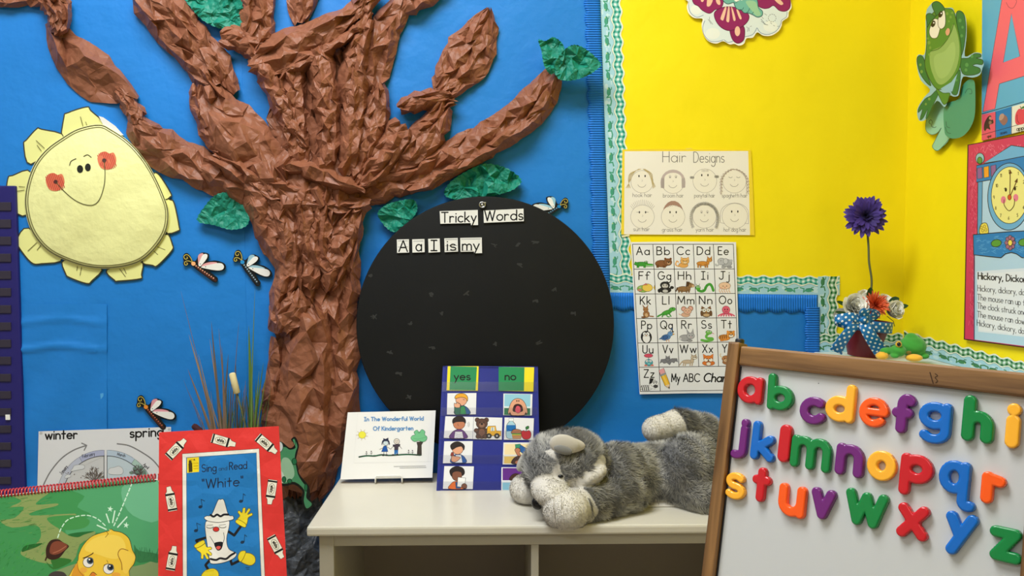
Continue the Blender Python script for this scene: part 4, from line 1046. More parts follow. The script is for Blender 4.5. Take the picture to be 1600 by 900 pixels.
# ABC chart -------------------------------------------------------------------------------
a = Art(BACK, 0.0062); abc0 = cropmap(980, 370, 3.6); a.map = abc0
a.sheet([(20, 30), (300, 26), (612, 30), (626, 560), (640, 872), (640, 880), (350, 880), (70, 886), (45, 500)], (240, 241, 243), 0.001)
hm = homog([(0, 0), (5, 0), (5, 6), (0, 6)], [(30, 42), (597, 42), (630, 862), (74, 870)])
def q(x, y): return hm(x, y)
for k in range(7): a.stroke([q(0, k), q(5, k)], 3.4, INK, up=False)
for k in range(6): a.stroke([q(k, 0), q(k, 5 if 1 < k < 5 else 6)], 3.4, INK, up=False)
a.z += 1
letters = 'Aa Bb Cc Dd Ee Ff Gg Hh Ii Jj Kk Ll Mm Nn Oo Pp Qq Rr Ss Tt Uu Vv Ww Xx Yy Zz'.split()
K0 = (30, 26, 26)
def animal(i):
    """little pictures, drawn in a 100 x 100 cell"""
    E = lambda *k, c, rot=0: ('e', k, c, rot)
    Pl = lambda p, c: ('p', p, c, 0)
    St = lambda p, c, w: ('s', p, c, w)
    eye = lambda x, y: [E(x, y, 3.2, 3.4, c=(250, 250, 250)), E(x, y, 1.8, 2, c=K0)]
    g1 = (66, 160, 60)
    D_ = {
     0: [E(38, 76, 34, 11, c=g1), Pl([(2, 78), (8, 64), (24, 70), (20, 84)], g1), Pl([(58, 72), (96, 76), (97, 88), (60, 90)], (84, 176, 70)), St([(60, 86), (95, 85)], (240, 240, 240), 2), E(62, 66, 9, 6, c=g1)] + eye(60, 63) + eye(70, 64) + [Pl([(16, 84), (28, 84), (26, 94), (14, 94)], g1), Pl([(48, 84), (60, 84), (58, 94), (48, 94)], g1)],
     1: [E(40, 74, 34, 18, c=(140, 92, 60)), E(70, 66, 20, 18, c=(140, 92, 60)), E(58, 50, 6, 6, c=(120, 74, 48)), E(84, 50, 6, 6, c=(120, 74, 48)), E(74, 72, 10, 8, c=(190, 146, 108)), E(74, 68, 4, 3, c=K0), E(66, 62, 2, 2, c=K0), E(80, 62, 2, 2, c=K0), Pl([(12, 80), (24, 80), (24, 94), (12, 94)], (120, 76, 50)), Pl([(44, 84), (58, 84), (58, 94), (44, 94)], (120, 76, 50))],
     2: [St([(22, 88), (8, 80), (14, 62), (22, 66)], (232, 172, 96), 6), E(46, 82, 24, 13, c=(232, 172, 96)), E(54, 62, 22, 16, c=(238, 182, 106)), Pl([(34, 58), (36, 40), (50, 48)], (238, 182, 106)), Pl([(60, 48), (74, 40), (76, 58)], (238, 182, 106)), St([(42, 60), (50, 60)], K0, 2), St([(60, 60), (68, 60)], K0, 2), E(55, 68, 9, 6, c=(250, 226, 180)), E(55, 66, 2.6, 2, c=(180, 90, 80))],
     3: [E(42, 74, 30, 12, c=(212, 142, 64)), Pl([(60, 72), (66, 50), (78, 50), (74, 80)], (212, 142, 64)), E(78, 56, 13, 10, c=(220, 152, 74)), Pl([(68, 50), (66, 36), (76, 46)], (200, 130, 56)), Pl([(82, 46), (90, 36), (90, 50)], (200, 130, 56))] + [Pl([(x, 78), (x + 7, 78), (x + 6, 95), (x, 95)], (200, 130, 56)) for x in (16, 28, 52, 62)] + [E(76, 55, 2, 2, c=K0), E(86, 55, 2, 2, c=K0)],
     4: [E(62, 72, 28, 20, c=(176, 178, 184)), E(38, 64, 20, 18, c=(190, 192, 198)), E(58, 62, 12, 14, c=(204, 206, 212)), St([(30, 68), (20, 82), (10, 84), (8, 78)], (190, 192, 198), 8), E(34, 60, 2, 2, c=K0), E(46, 92, 10, 5, c=(176, 178, 184)), E(76, 92, 12, 5, c=(160, 162, 168)), E(86, 60, 8, 7, c=(190, 192, 198))],
     5: [E(40, 76, 30, 18, c=(150, 190, 90)), E(62, 70, 26, 20, c=(238, 204, 92)), Pl([(92, 70), (98, 58), (99, 84)], (238, 204, 92)), Pl([(38, 58), (56, 48), (64, 56)], (214, 120, 110)), E(24, 82, 12, 6, c=(214, 150, 120))] + eye(26, 70),
     6: [E(50, 82, 30, 16, c=(42, 42, 46)), E(50, 58, 24, 18, c=(42, 42, 46)), E(50, 62, 16, 12, c=(210, 206, 200)), E(43, 58, 3, 3, c=K0), E(57, 58, 3, 3, c=K0), St([(42, 68), (50, 71), (58, 68)], K0, 2), E(84, 70, 9, 7, c=(42, 42, 46)), E(50, 88, 14, 9, c=(200, 198, 194)), E(20, 86, 8, 10, c=(42, 42, 46))],
     7: [E(40, 78, 32, 14, c=(150, 112, 74)), Pl([(56, 76), (62, 46), (82, 46), (74, 86)], (150, 112, 74)), E(80, 60, 16, 10, c=(164, 124, 84)), Pl([(54, 66), (58, 40), (74, 42), (68, 60)], (84, 58, 40)), E(90, 64, 7, 6, c=(212, 180, 140)), E(78, 56, 2, 2, c=K0), St([(10, 72), (4, 88)], (84, 58, 40), 6)] + [Pl([(x, 84), (x + 8, 84), (x + 7, 96), (x, 96)], (140, 104, 68)) for x in (14, 28, 52, 64)],
     8: [St([(14, 84), (30, 90), (46, 84), (58, 62), (74, 54), (84, 66), (90, 86)], (70, 160, 60), 13), E(14, 72, 12, 12, c=(92, 180, 72))] + eye(10, 68) + eye(20, 68) + [St([(8, 60), (6, 52)], K0, 2), St([(20, 60), (23, 52)], K0, 2)] + [St([(44 + 9 * k, 90 - 12 * k), (36 + 10 * k, 78 - 10 * k)], (40, 120, 44), 2) for k in range(3)],
     9: [St([(x, 74), (x - 4, 86), (x + 2, 96)], (230, 190, 160), 5) for x in (24, 36, 48, 60, 72)] + [E(48, 62, 30, 18, c=(240, 202, 170)), E(30, 74, 6, 4, c=(230, 170, 150)), E(40, 64, 2.4, 2.6, c=K0), E(58, 64, 2.4, 2.6, c=K0), E(49, 70, 4, 2, c=(200, 100, 90))],
     10: [E(50, 80, 16, 18, c=(168, 116, 72)), E(48, 56, 13, 11, c=(176, 124, 80)), Pl([(38, 50), (32, 30), (44, 44)], (176, 124, 80)), Pl([(52, 44), (62, 30), (58, 50)], (176, 124, 80)), E(50, 84, 9, 11, c=(216, 176, 130)), E(43, 56, 2, 2, c=K0), E(54, 56, 2, 2, c=K0), St([(66, 90), (84, 92)], (160, 110, 68), 6), E(36, 95, 12, 4, c=(150, 100, 62))],
     11: [St([(6, 92), (20, 84), (40, 76)], (70, 160, 60), 8), E(52, 72, 28, 11, c=(76, 168, 64), rot=-20), E(80, 56, 17, 10, c=(84, 176, 70), rot=-10), E(82, 52, 2.4, 2.6, c=K0), St([(36, 80), (28, 94)], (62, 150, 56), 6), St([(62, 74), (72, 92)], (62, 150, 56), 6), St([(50, 78), (54, 92), (64, 94)], (62, 150, 56), 5)],
     12: [E(46, 84, 22, 12, c=(222, 176, 150)), E(38, 54, 13, 13, c=(204, 150, 126)), E(72, 52, 13, 13, c=(204, 150, 126)), E(38, 55, 8, 8, c=(236, 180, 170)), E(72, 53, 8, 8, c=(236, 180, 170)), E(56, 66, 20, 16, c=(226, 182, 156)), E(56, 72, 3, 2.4, c=(214, 110, 120)), E(48, 64, 2, 2, c=K0), E(63, 64, 2, 2, c=K0), St([(24, 86), (12, 80)], (214, 150, 140), 3)],
     13: [E(50, 76, 26, 22, c=(132, 96, 64)), Pl([(24, 58), (28, 40), (44, 50)], (132, 96, 64)), Pl([(56, 50), (72, 40), (76, 58)], (132, 96, 64)), E(40, 62, 10, 10, c=(244, 240, 230)), E(60, 62, 10, 10, c=(244, 240, 230)), E(40, 62, 3, 3, c=K0), E(60, 62, 3, 3, c=K0), Pl([(46, 68), (54, 68), (50, 76)], (236, 170, 70)), E(50, 86, 17, 9, c=(206, 172, 128)), E(26, 78, 6, 15, c=(110, 78, 52)), E(74, 78, 6, 15, c=(110, 78, 52))],
     14: [St([(50, 74), (50 + 12 * k, 84), (50 + 17 * k, 92)], (226, 88, 118), 6) for k in (-2.4, -1.6, -.8, 0, .8, 1.6, 2.4)] + [E(50, 60, 20, 20, c=(232, 100, 128)), E(44, 58, 3, 3.4, c=K0), E(57, 58, 3, 3.4, c=K0), St([(44, 68), (50, 71), (57, 68)], (150, 40, 70), 2)],
     15: [E(44, 72, 27, 32, c=(36, 36, 40)), E(44, 78, 19, 24, c=(246, 246, 246)), E(36, 56, 9, 10, c=(246, 246, 246)), E(52, 56, 9, 10, c=(246, 246, 246)), E(38, 57, 2.4, 3, c=K0), E(50, 57, 2.4, 3, c=K0), Pl([(40, 62), (48, 62), (44, 68)], (236, 160, 60))],
     16: [E(42, 74, 24, 15, c=(92, 140, 196), rot=-15), E(64, 56, 13, 12, c=(108, 156, 210)), Pl([(76, 54), (88, 58), (76, 62)], (236, 176, 70)), St([(64, 46), (70, 34)], (60, 90, 140), 3), E(74, 32, 4, 5, c=(60, 90, 140)), Pl([(4, 84), (30, 66), (34, 82)], (70, 112, 170)), E(40, 74, 13, 9, c=(64, 104, 164), rot=-15), E(66, 54, 2, 2, c=K0), St([(44, 86), (44, 96)], (220, 150, 60), 3), St([(54, 84), (56, 96)], (220, 150, 60), 3)],
     17: [E(38, 78, 30, 17, c=(168, 168, 172)), E(66, 68, 20, 16, c=(180, 180, 184)), Pl([(50, 58), (46, 30), (60, 52)], (168, 168, 172)), Pl([(70, 52), (80, 30), (82, 58)], (168, 168, 172)), E(60, 66, 2.2, 2.2, c=K0), E(74, 66, 2.2, 2.2, c=K0), E(67, 74, 3, 2, c=(210, 140, 150)), E(12, 82, 8, 7, c=(210, 210, 212)), E(60, 92, 14, 5, c=(160, 160, 164))],
     18: [St([(20, 90), (44, 94), (72, 90), (74, 82), (50, 80), (44, 70), (56, 56)], (104, 184, 74), 12), E(58, 50, 16, 11, c=(120, 196, 84))] + eye(54, 46) + eye(66, 46) + [St([(74, 54), (84, 58)], (200, 60, 60), 2)],
     19: [E(36, 78, 30, 16, c=(236, 152, 62)), E(68, 62, 21, 18, c=(240, 160, 70)), E(54, 48, 6, 6, c=(236, 152, 62)), E(84, 48, 6, 6, c=(236, 152, 62)), E(70, 70, 12, 8, c=(252, 240, 222)), E(70, 66, 3.4, 2.4, c=K0), E(61, 60, 2.4, 2.6, c=K0), E(78, 60, 2.4, 2.6, c=K0)] + [St([(14 + 10 * k, 66), (16 + 10 * k, 82)], K0, 3.4) for k in range(4)] + [St([(66, 46), (68, 52)], K0, 3), St([(74, 46), (73, 52)], K0, 3), Pl([(14, 86), (30, 86), (30, 96), (14, 96)], (228, 142, 54))],
     20: [E(50, 42, 22, 10, c=(220, 84, 110)), St([(50, 50), (50, 64)], (120, 120, 120), 3), E(50, 78, 20, 18, c=(84, 170, 184)), E(42, 70, 6, 6, c=(250, 250, 250)), E(58, 70, 6, 6, c=(250, 250, 250)), E(43, 70, 2.4, 2.6, c=K0), E(57, 70, 2.4, 2.6, c=K0), E(50, 84, 10, 7, c=(120, 200, 206)), E(34, 92, 8, 4, c=(226, 110, 90)), E(66, 92, 8, 4, c=(226, 110, 90))],
     21: [Pl([(4, 84), (12, 62), (36, 60), (50, 68), (66, 58), (92, 58), (96, 78), (84, 72), (76, 82), (64, 76), (54, 92), (40, 80), (26, 84), (16, 76)], (128, 128, 134)), E(46, 60, 12, 11, c=(140, 140, 146)), Pl([(36, 54), (36, 42), (44, 50)], (128, 128, 134)), Pl([(48, 50), (56, 42), (56, 54)], (128, 128, 134)), E(42, 59, 2.2, 2.4, c=K0), E(51, 59, 2.2, 2.4, c=K0)],
     22: [E(44, 76, 28, 10, c=(206, 186, 160)), Pl([(58, 76), (66, 48), (80, 52), (74, 82)], (206, 186, 160)), E(78, 54, 16, 10, c=(216, 198, 174)), Pl([(66, 48), (64, 36), (74, 44)], (190, 168, 140)), Pl([(80, 44), (90, 36), (88, 50)], (190, 168, 140)), E(82, 58, 9, 6, c=(240, 232, 218)), E(84, 55, 3, 2, c=K0), E(74, 52, 2, 2, c=K0), St([(16, 76), (4, 92)], (190, 168, 140), 5)] + [St([(x, 80), (x - 4, 95)], (196, 176, 150), 6) for x in (26, 36, 60, 70)],
     23: [E(50, 84, 32, 14, c=(226, 122, 48)), E(50, 62, 24, 17, c=(232, 130, 54)), Pl([(26, 58), (24, 36), (44, 48)], (232, 130, 54)), Pl([(56, 48), (76, 36), (74, 58)], (232, 130, 54)), E(38, 68, 11, 9, c=(250, 240, 226)), E(62, 68, 11, 9, c=(250, 240, 226)), E(42, 62, 2.6, 2.8, c=K0), E(58, 62, 2.6, 2.8, c=K0), E(50, 72, 4, 3, c=K0), E(50, 88, 12, 9, c=(250, 236, 220))],
     24: [E(50, 80, 30, 14, c=(172, 116, 70)), E(40, 62, 22, 16, c=(184, 126, 78)), St([(20, 56), (10, 46), (14, 36)], (230, 214, 180), 5), St([(60, 56), (70, 46), (66, 36)], (230, 214, 180), 5), E(40, 72, 14, 8, c=(226, 190, 150)), E(33, 60, 2.4, 2.6, c=K0), E(48, 60, 2.4, 2.6, c=K0), E(36, 72, 2, 2, c=K0), E(45, 72, 2, 2, c=K0)],
     25: [E(30, 84, 30, 14, c=(240, 240, 240)), Pl([(44, 84), (50, 40), (76, 40), (74, 92)], (240, 240, 240)), E(72, 62, 20, 16, c=(244, 244, 244)), Pl([(46, 64), (52, 34), (70, 36), (58, 60)], (34, 34, 36)), E(78, 76, 11, 8, c=(70, 70, 74)), E(70, 60, 2.6, 2.8, c=K0), E(82, 60, 2.6, 2.8, c=K0)] + [St([(8 + 10 * k, 72), (12 + 10 * k, 96)], (34, 34, 36), 4) for k in range(4)] + [St([(60 + 7 * k, 50), (63 + 7 * k, 56)], (34, 34, 36), 3) for k in range(4)],
    }
    return D_[i]
for i, st in enumerate(letters):
    cx, cy = i % 5, i // 5
    z0 = a.z
    def ct(x, y): return q(cx + x / 100, cy + y / 100)
    def cm(x, y): return q(cx + x / 100, cy + (97 - (98 - y) * .80) / 100)
    x0, y0 = ct(17 if st not in ('Mm', 'Ww') else 9, 42); x1, _ = ct(80 if st not in ('Mm', 'Ww') else 90, 42)
    if st in ('Ii', 'Ll'): x1 -= 16; x0 += 18
    if st in ('Jj', 'Tt', 'Ff', 'Rr', 'Ss', 'Ee', 'Pp', 'Kk', 'Yy', 'Xx', 'Zz', 'Uu', 'Vv'): x1 -= 8; x0 += 6
    a.text(st, x0, y0, 44, 5.6, (30, 28, 28), fit=x1 - x0, gap=.3)
    for kd, k, c, rr in animal(i):
        up = True
        if kd == 'e':
            p = [cm(x, y) for x, y in el(k[0], k[1], k[2], k[3], rr, 14)]; a.poly(p, c)
            if k[2] > 8: a.stroke(p, 1.6, tuple(int(v * .35) for v in c), closed=True, up=False)
        elif kd == 'p':
            p = [cm(x, y) for x, y in k]; a.poly(p, c); a.stroke(p, 1.4, tuple(int(v * .35) for v in c), closed=True, up=False)
        else:
            a.stroke([cm(x, y) for x, y in (sm(k, 4, False) if len(k) > 2 else k)], rr * 1.15, c)
    zt = a.z; a.z = z0
a.z = z0 + 30
P_ = lambda pts: pts
a.poly([(177, 752), (205, 738), (216, 772), (188, 785)], (240, 170, 176)); a.poly([(184, 776), (214, 764), (217, 774), (188, 787)], (150, 160, 166))
a.poly([(188, 787), (217, 774), (240, 828), (212, 838)], (244, 190, 56)); a.poly([(197, 783), (207, 779), (231, 832), (221, 835)], (250, 210, 90)); a.poly([(212, 838), (240, 828), (238, 856)], (240, 210, 170)); a.poly([(230, 845), (239, 842), (238, 856)], (40, 40, 40))
a.stroke([(177, 752), (205, 738), (240, 828), (238, 856), (212, 838)], 2, (70, 50, 30), closed=True)
a.text('My', 250, 815, 44, 6, (30, 28, 28), fit=46); a.text('ABC', 316, 815, 44, 6, (30, 28, 28), fit=92); a.text('Chart', 430, 815, 46, 8, (24, 22, 22), fit=150, slant=.18)
abc = a.build('alphabet_chart', M['lami'])
tag(abc, 'white alphabet chart with lettered animal squares, left of the easel', 'poster')

# flower cloud cutout at the top -----------------------------------------------------------
a = Art(BACK, 0.004); cm8 = cropmap(1060, 0, 8); a.map = cm8
cloud = sm([(100, -90), (70, -20), (120, 20), (105, 90), (130, 170), (200, 225), (300, 235), (290, 310), (310, 420), (370, 510), (470, 545), (560, 515), (640, 555), (700, 548), (760, 570), (820, 545), (850, 480), (930, 470), (985, 405), (1060, 445), (1160, 445), (1250, 390), (1290, 320), (1300, 268), (1370, 215), (1380, 150), (1415, 90), (1400, -20), (1420, -120), (1200, -300), (700, -340), (300, -280)], 4)
a.sheet(cloud, (250, 248, 236), 0.003)
cen = np.array([760, 120.])
a.poly([tuple(cen + (p - cen) * .965) for p in cloud], (225, 236, 236))
for pts in ([(130, 20), (130, 100), (160, 170), (230, 215), (310, 190)], [(330, 260), (305, 340), (320, 430), (390, 510), (480, 520), (560, 500)], [(570, 498), (620, 530), (680, 515)], [(835, 460), (930, 430), (980, 350)], [(985, 350), (1030, 410), (1120, 430), (1220, 390), (1275, 310), (1290, 255), (1350, 210), (1360, 150)]):
    a.stroke(sm(pts, 5, False), 7, (120, 140, 172))
for e in ((220, 120, 70, 60), (430, 420, 90, 70), (1150, 330, 90, 70)): a.poly(el(*e), (238, 243, 236))
mg, mgd, hl = (150, 34, 100), (92, 20, 66), (244, 196, 170)
a.blob(sm([(180, -60), (190, 40), (250, 78), (300, 130), (390, 168), (460, 120), (520, 110), (560, 40), (540, -80), (350, -140)], 4), mg, mgd, 8)
a.blob(sm([(970, -60), (985, 60), (1060, 105), (1130, 100), (1190, 70), (1260, 130), (1340, 140), (1395, 90), (1390, -20), (1300, -120), (1100, -140)], 4), mg, mgd, 8)
a.blob(sm([(645, 400), (650, 340), (700, 300), (760, 300), (815, 330), (830, 400), (815, 500), (745, 542), (680, 500)], 4), (140, 26, 92), mgd, 8)
a.blob(sm([(455, 150), (460, 240), (520, 330), (610, 380), (700, 370), (800, 330), (870, 260), (880, 190), (820, 130), (700, 90), (560, 90)], 4), mg, mgd, 8)
for p in ([(585, 85), (600, 110), (565, 245), (540, 250), (528, 220)], [(625, 80), (640, 110), (635, 265), (605, 270), (600, 230)], [(660, 85), (685, 130), (715, 240), (695, 262), (680, 220)], [(725, 120), (750, 130), (790, 225), (770, 240), (745, 190)], [(280, -20), (320, -20), (310, 20), (285, 20)], [(370, -30), (430, -10), (400, 70), (360, 80), (355, 40)], [(470, -20), (510, -20), (525, 50), (500, 60), (475, 30)], [(1180, -40), (1240, -30), (1310, 40), (1280, 62), (1220, 20)]): a.poly(sm(p, 4), hl)
a.poly(el(738, 390, 34, 62), hl)
a.blob(sm([(560, -40), (570, 20), (620, 50), (690, 30), (700, 60), (730, 110), (790, 130), (820, 160), (880, 165), (930, 185), (990, 215), (1045, 195), (1050, 140), (1000, 90), (990, 20), (960, -20), (800, -80)], 4), (116, 186, 172), (40, 80, 90), 8)
a.poly(sm([(840, 20), (960, 20), (1000, 120), (1030, 180), (980, 200), (930, 150)], 4), (158, 206, 166))
for p in ([(770, 120), (800, 118), (815, 95)], [(850, 160), (875, 140), (890, 105)], [(915, 180), (940, 150)]): a.stroke(sm(p, 4, False), 6, (40, 80, 90), up=False)
a.z += 1
a.poly(el(730, -5, 34, 26), (246, 244, 236)); a.poly(el(790, -15, 20, 20), (246, 244, 236)); a.stroke([(690, 40), (720, 36), (750, 10)], 5, (50, 90, 96))
for k in range(11):
    an = k * 2 * math.pi / 11; a.stroke([(1172 + 48 * math.cos(an), 225 + 48 * math.sin(an)), (1172 + 48 * math.cos(an + .3), 225 + 48 * math.sin(an + .3))], 5, (80, 84, 90), up=False)
for p in ([(1045, 215), (1065, 235)], [(1095, 255), (1115, 268)], [(1150, 285), (1170, 300)], [(1185, 315), (1205, 325)], [(1235, 330), (1260, 328)], [(1030, 235), (1070, 280)], [(1035, 265), (1100, 310)], [(1070, 300), (1120, 312)], [(1075, 170), (1105, 190)], [(390, 210), (388, 250), (430, 305)], [(370, 240), (410, 300)], [(850, 335), (872, 350), (862, 395)], [(882, 345), (884, 390)], [(895, 332), (915, 326)]): a.stroke(p, 4, (90, 94, 100), up=False)
a.z += 1
tag(a.build('flower_cutout', M['print']), 'card cutout of magenta flower on white cloud at the top of the yellow wall', 'wall cutout')

# frog on lily pad, right wall -----------------------------------------------------------
t = thing('frog_cutout', RIGHT.p(1490, 235), 'large green frog cutout sitting on lily pads on the right wall', 'frog cutout')
cmf = cropmap(1420, 0, 3.75)
a = Art(RIGHT, 0.006); a.map = cmf
a.sheet(sm([(130, 600), (105, 690), (100, 760), (130, 788), (165, 780), (190, 750), (150, 830), (138, 860), (160, 882), (185, 872), (240, 810), (260, 700), (220, 600)], 4), (150, 206, 176), 0.003)
a.stroke(sm([(130, 600), (105, 690), (100, 760), (130, 788), (165, 780), (190, 750), (150, 830), (138, 860), (160, 882), (185, 872), (240, 810)], 4, False), 3, (60, 120, 104))
a.stroke(sm([(128, 728), (118, 716), (128, 702), (138, 715), (132, 738), (150, 748), (160, 742)], 4, False), 3, (36, 90, 76))
a.build('light_pad', M['print'], t)
a = Art(RIGHT, 0.016); a.map = cmf
a.sheet(sm([(210, 620), (208, 760), (225, 800), (265, 812), (320, 795), (365, 740), (388, 660), (388, 500), (372, 466), (345, 470), (310, 510), (290, 580)], 4), (78, 154, 118), 0.004)
a.stroke(sm([(330, 545), (345, 522), (366, 525), (368, 548), (356, 550)], 4, False), 3, (30, 84, 66)); a.stroke(sm([(218, 712), (222, 740), (240, 750)], 4, False), 3, (30, 84, 66)); a.stroke(sm([(214, 745), (225, 775), (245, 782)], 4, False), 3, (30, 84, 66))
a.build('dark_pad', M['print'], t)
a = Art(RIGHT, 0.024); a.map = cmf
fo = sm([(150, 8), (175, 12), (205, 45), (255, 46), (272, 80), (285, 64), (310, 66), (335, 110), (338, 220), (328, 330), (385, 308), (425, 315), (432, 350), (440, 375), (432, 398), (415, 440), (370, 455), (318, 450), (300, 520), (290, 560), (262, 566), (240, 560), (222, 610), (205, 626), (165, 590), (120, 660), (100, 700), (60, 706), (50, 640), (90, 570), (125, 525), (70, 470), (45, 370), (55, 320), (90, 320), (100, 250), (100, 80), (125, 30)], 3)
a.sheet(fo, (150, 192, 200), 0.003)
gd, gm, gl_ = (44, 116, 62), (84, 138, 52), (146, 178, 100)
gl2 = (120, 158, 70)
a.blob(sm([(280, 130), (280, 75), (300, 64), (325, 90), (333, 180), (320, 290), (300, 330), (295, 220)], 4), gd, (24, 66, 40), 4)
a.blob(sm([(48, 345), (70, 325), (90, 350), (100, 420), (130, 500), (100, 480), (62, 420)], 4), gd, (24, 66, 40), 4)
a.blob(sm([(300, 350), (350, 340), (385, 315), (420, 318), (420, 335), (395, 340), (432, 352), (430, 378), (395, 375), (375, 385), (415, 400), (415, 425), (370, 440), (315, 430)], 4), gd, (24, 66, 40), 4)
a.blob(sm([(105, 250), (110, 130), (160, 60), (230, 50), (265, 70), (285, 160), (305, 260), (305, 360), (280, 440), (230, 500), (175, 525), (130, 480), (95, 390), (100, 310)], 4), gm, (36, 84, 36), 4)
a.poly(sm([(130, 300), (190, 270), (240, 200), (262, 140), (290, 220), (296, 320), (270, 420), (215, 485), (170, 490), (135, 420), (122, 350)], 4), gl_)
a.poly(sm([(150, 330), (210, 300), (250, 250), (270, 260), (270, 340), (235, 430), (185, 460), (155, 410)], 4), (160, 190, 112))
a.blob(sm([(105, 130), (102, 90), (125, 78), (160, 95), (135, 30), (160, 8), (190, 22), (210, 60), (165, 90), (145, 110), (125, 130), (108, 160)], 4), gd, (24, 66, 40), 4)
a.blob(sm([(125, 160), (150, 110), (185, 130), (180, 180), (165, 220), (135, 222), (120, 195)], 4), (240, 234, 216), (60, 60, 40), 3)
a.blob(sm([(175, 100), (205, 60), (215, 100), (212, 150), (190, 170), (172, 150)], 4), (240, 234, 216), (60, 60, 40), 3)
a.poly(el(143, 140, 12, 20, 20), (34, 26, 22)); a.poly(el(186, 84, 12, 20, 20), (34, 26, 22)); a.poly(el(146, 134, 4), (255, 255, 255)); a.poly(el(190, 78, 4), (255, 255, 255))
a.stroke(sm([(128, 300), (180, 282), (225, 230), (250, 180), (262, 140)], 5, False), 4, (60, 104, 40))
a.poly(sm([(215, 185), (228, 165), (240, 175), (236, 200), (222, 208)], 4), (222, 160, 128))
a.blob(sm([(130, 560), (160, 530), (175, 545), (140, 620), (110, 690), (100, 690), (110, 640), (85, 690), (65, 700), (80, 640), (55, 660), (60, 630), (95, 580)], 3), gd, (24, 66, 40), 3)
a.blob(sm([(160, 520), (200, 545), (240, 545), (235, 570), (225, 600), (205, 612), (185, 580)], 3), gm, (36, 84, 36), 3)
a.blob(sm([(280, 430), (300, 410), (300, 470), (285, 545), (268, 556), (250, 540), (258, 490)], 3), gd, (24, 66, 40), 3)
a.poly([(185, 520), (250, 480), (285, 430), (255, 535), (225, 540)], (146, 190, 204))
for x, y, r in ((118, 250, 9), (125, 280, 7), (112, 225, 6), (225, 80, 8), (245, 100, 7), (255, 75, 6), (235, 125, 5), (300, 120, 9), (315, 160, 7), (310, 210, 8), (340, 380, 10), (335, 410, 8), (370, 330, 8), (68, 380, 7), (75, 420, 8), (120, 580, 7), (100, 610, 6), (120, 320, 6), (280, 470, 6)): a.poly(el(x, y, r, r * 1.2), gl2 if x < 260 else (84, 150, 84), False)
a.z += 1
a.build('frog', M['print'], t)

# letter A poster, right wall
a = Art(RIGHT, 0.003); a.map = cropmap(1500, 0, 3.91)
a.sheet([(136, -200), (132, 860), (480, 776), (560, 755), (560, -320)], (98, 176, 208), 0.001)
pk = (250, 108, 118)
a.poly([(262, -40), (140, 684), (214, 664), (240, 512), (400, 462), (520, 425), (600, 560), (640, 545), (470, -130), (300, -120)], pk); a.stroke([(262, -40), (140, 684), (214, 664), (240, 512), (400, 462), (520, 425)], 2.5, (110, 56, 80))
a.poly([(314, 82), (264, 382), (366, 344)], (98, 176, 208)); a.stroke([(314, 82), (264, 382), (366, 344)], 2.5, (110, 56, 80), closed=True)
a.stroke(sm([(282, 15), (300, 45), (325, 48), (345, 15), (342, 0)], 5, False), 3, (170, 70, 84))
a.poly([(134, 700), (216, 682), (220, 840), (132, 860)], (236, 92, 110)); a.poly([(216, 682), (314, 652), (312, 818), (220, 840)], (20, 122, 186)); a.poly([(314, 652), (420, 622), (420, 790), (312, 818)], (238, 232, 208)); a.poly([(420, 622), (560, 580), (560, 755), (420, 790)], (236, 92, 110))
a.stroke([(134, 696), (560, 572)], 4, (20, 40, 60)); a.stroke([(133, 824), (560, 706)], 3, (30, 50, 60))
for x in (216, 314, 420): a.stroke([(x + 2, 682 - (x - 216) * .3), (x, 845 - (x - 216) * .25)], 3, (20, 60, 90), up=False)
a.z += 1
a.text('ape', 166, 842, 18, 3, (70, 20, 30), fit=24, slope=-.2); a.text('acorn', 246, 822, 18, 3, (10, 40, 80), fit=40, slope=-.2); a.text('apple', 346, 800, 24, 4, (60, 56, 50), fit=62, slope=-.2)
a.poly(sm([(146, 790), (150, 750), (172, 712), (190, 708), (188, 735), (200, 730), (204, 752), (180, 765), (186, 792), (165, 785), (155, 800)], 3), (74, 52, 44)); a.poly(el(184, 722, 7, 9), (200, 150, 120)); a.poly(el(184, 750, 9, 12), (150, 110, 90))
a.poly(sm([(240, 720), (262, 700), (285, 712), (290, 740), (268, 766), (245, 745)], 4), (152, 106, 96)); a.poly(sm([(238, 728), (246, 700), (266, 695), (268, 715), (252, 735)], 4), (190, 150, 130))
a.poly(sm([(342, 690), (360, 665), (380, 668), (405, 665), (410, 720), (390, 755), (345, 760), (336, 725)], 4), (228, 70, 88)); a.stroke([(375, 668), (368, 650)], 4, (90, 60, 40)); a.poly(sm([(372, 660), (390, 648), (400, 655), (385, 664)], 3), (60, 120, 60))
a.stroke(sm([(348, 700), (350, 735), (362, 752)], 4, False), 3, (120, 20, 40))
tag(a.build('alphabet_poster', M['print']), 'blue poster with a giant pink letter A at the right edge', 'poster')

# clock rhyme poster, right wall
a = Art(RIGHT, 0.0075); mk = cropmap(1500, 200, 4.5); a.map = mk
pl = lambda x, y: ((1200 + x / 3 - 1500) * 4.5, (300 + y / 3 - 200) * 4.5)      # from the second close-up
a.sheet([(54, 120), (460, 42), (620, 10), (620, 1640), pl(1200, 728), pl(918, 690)], (214, 58, 98), 0.0012)
inn = lambda x, y: True
a.scribble(66, 130, 132, 1430, 150, (232, 108, 138), 3, 3, (40, 110), (10, 30)); a.scribble(150, 110, 440, 190, 70, (236, 120, 148), 3, 4, (20, 120), (10, 26)); a.scribble(66, 130, 132, 1430, 90, (180, 38, 78), 3, 5, (40, 110), (8, 24))
a.stroke([(54, 120), (460, 42), (620, 10)], 5, (40, 16, 28)); a.stroke([(56, 124), pl(920, 690), pl(1200, 728)], 7, (40, 16, 28))
wh, lb, mb, pb = (206, 224, 232), (112, 178, 214), (40, 128, 190), (150, 200, 226)
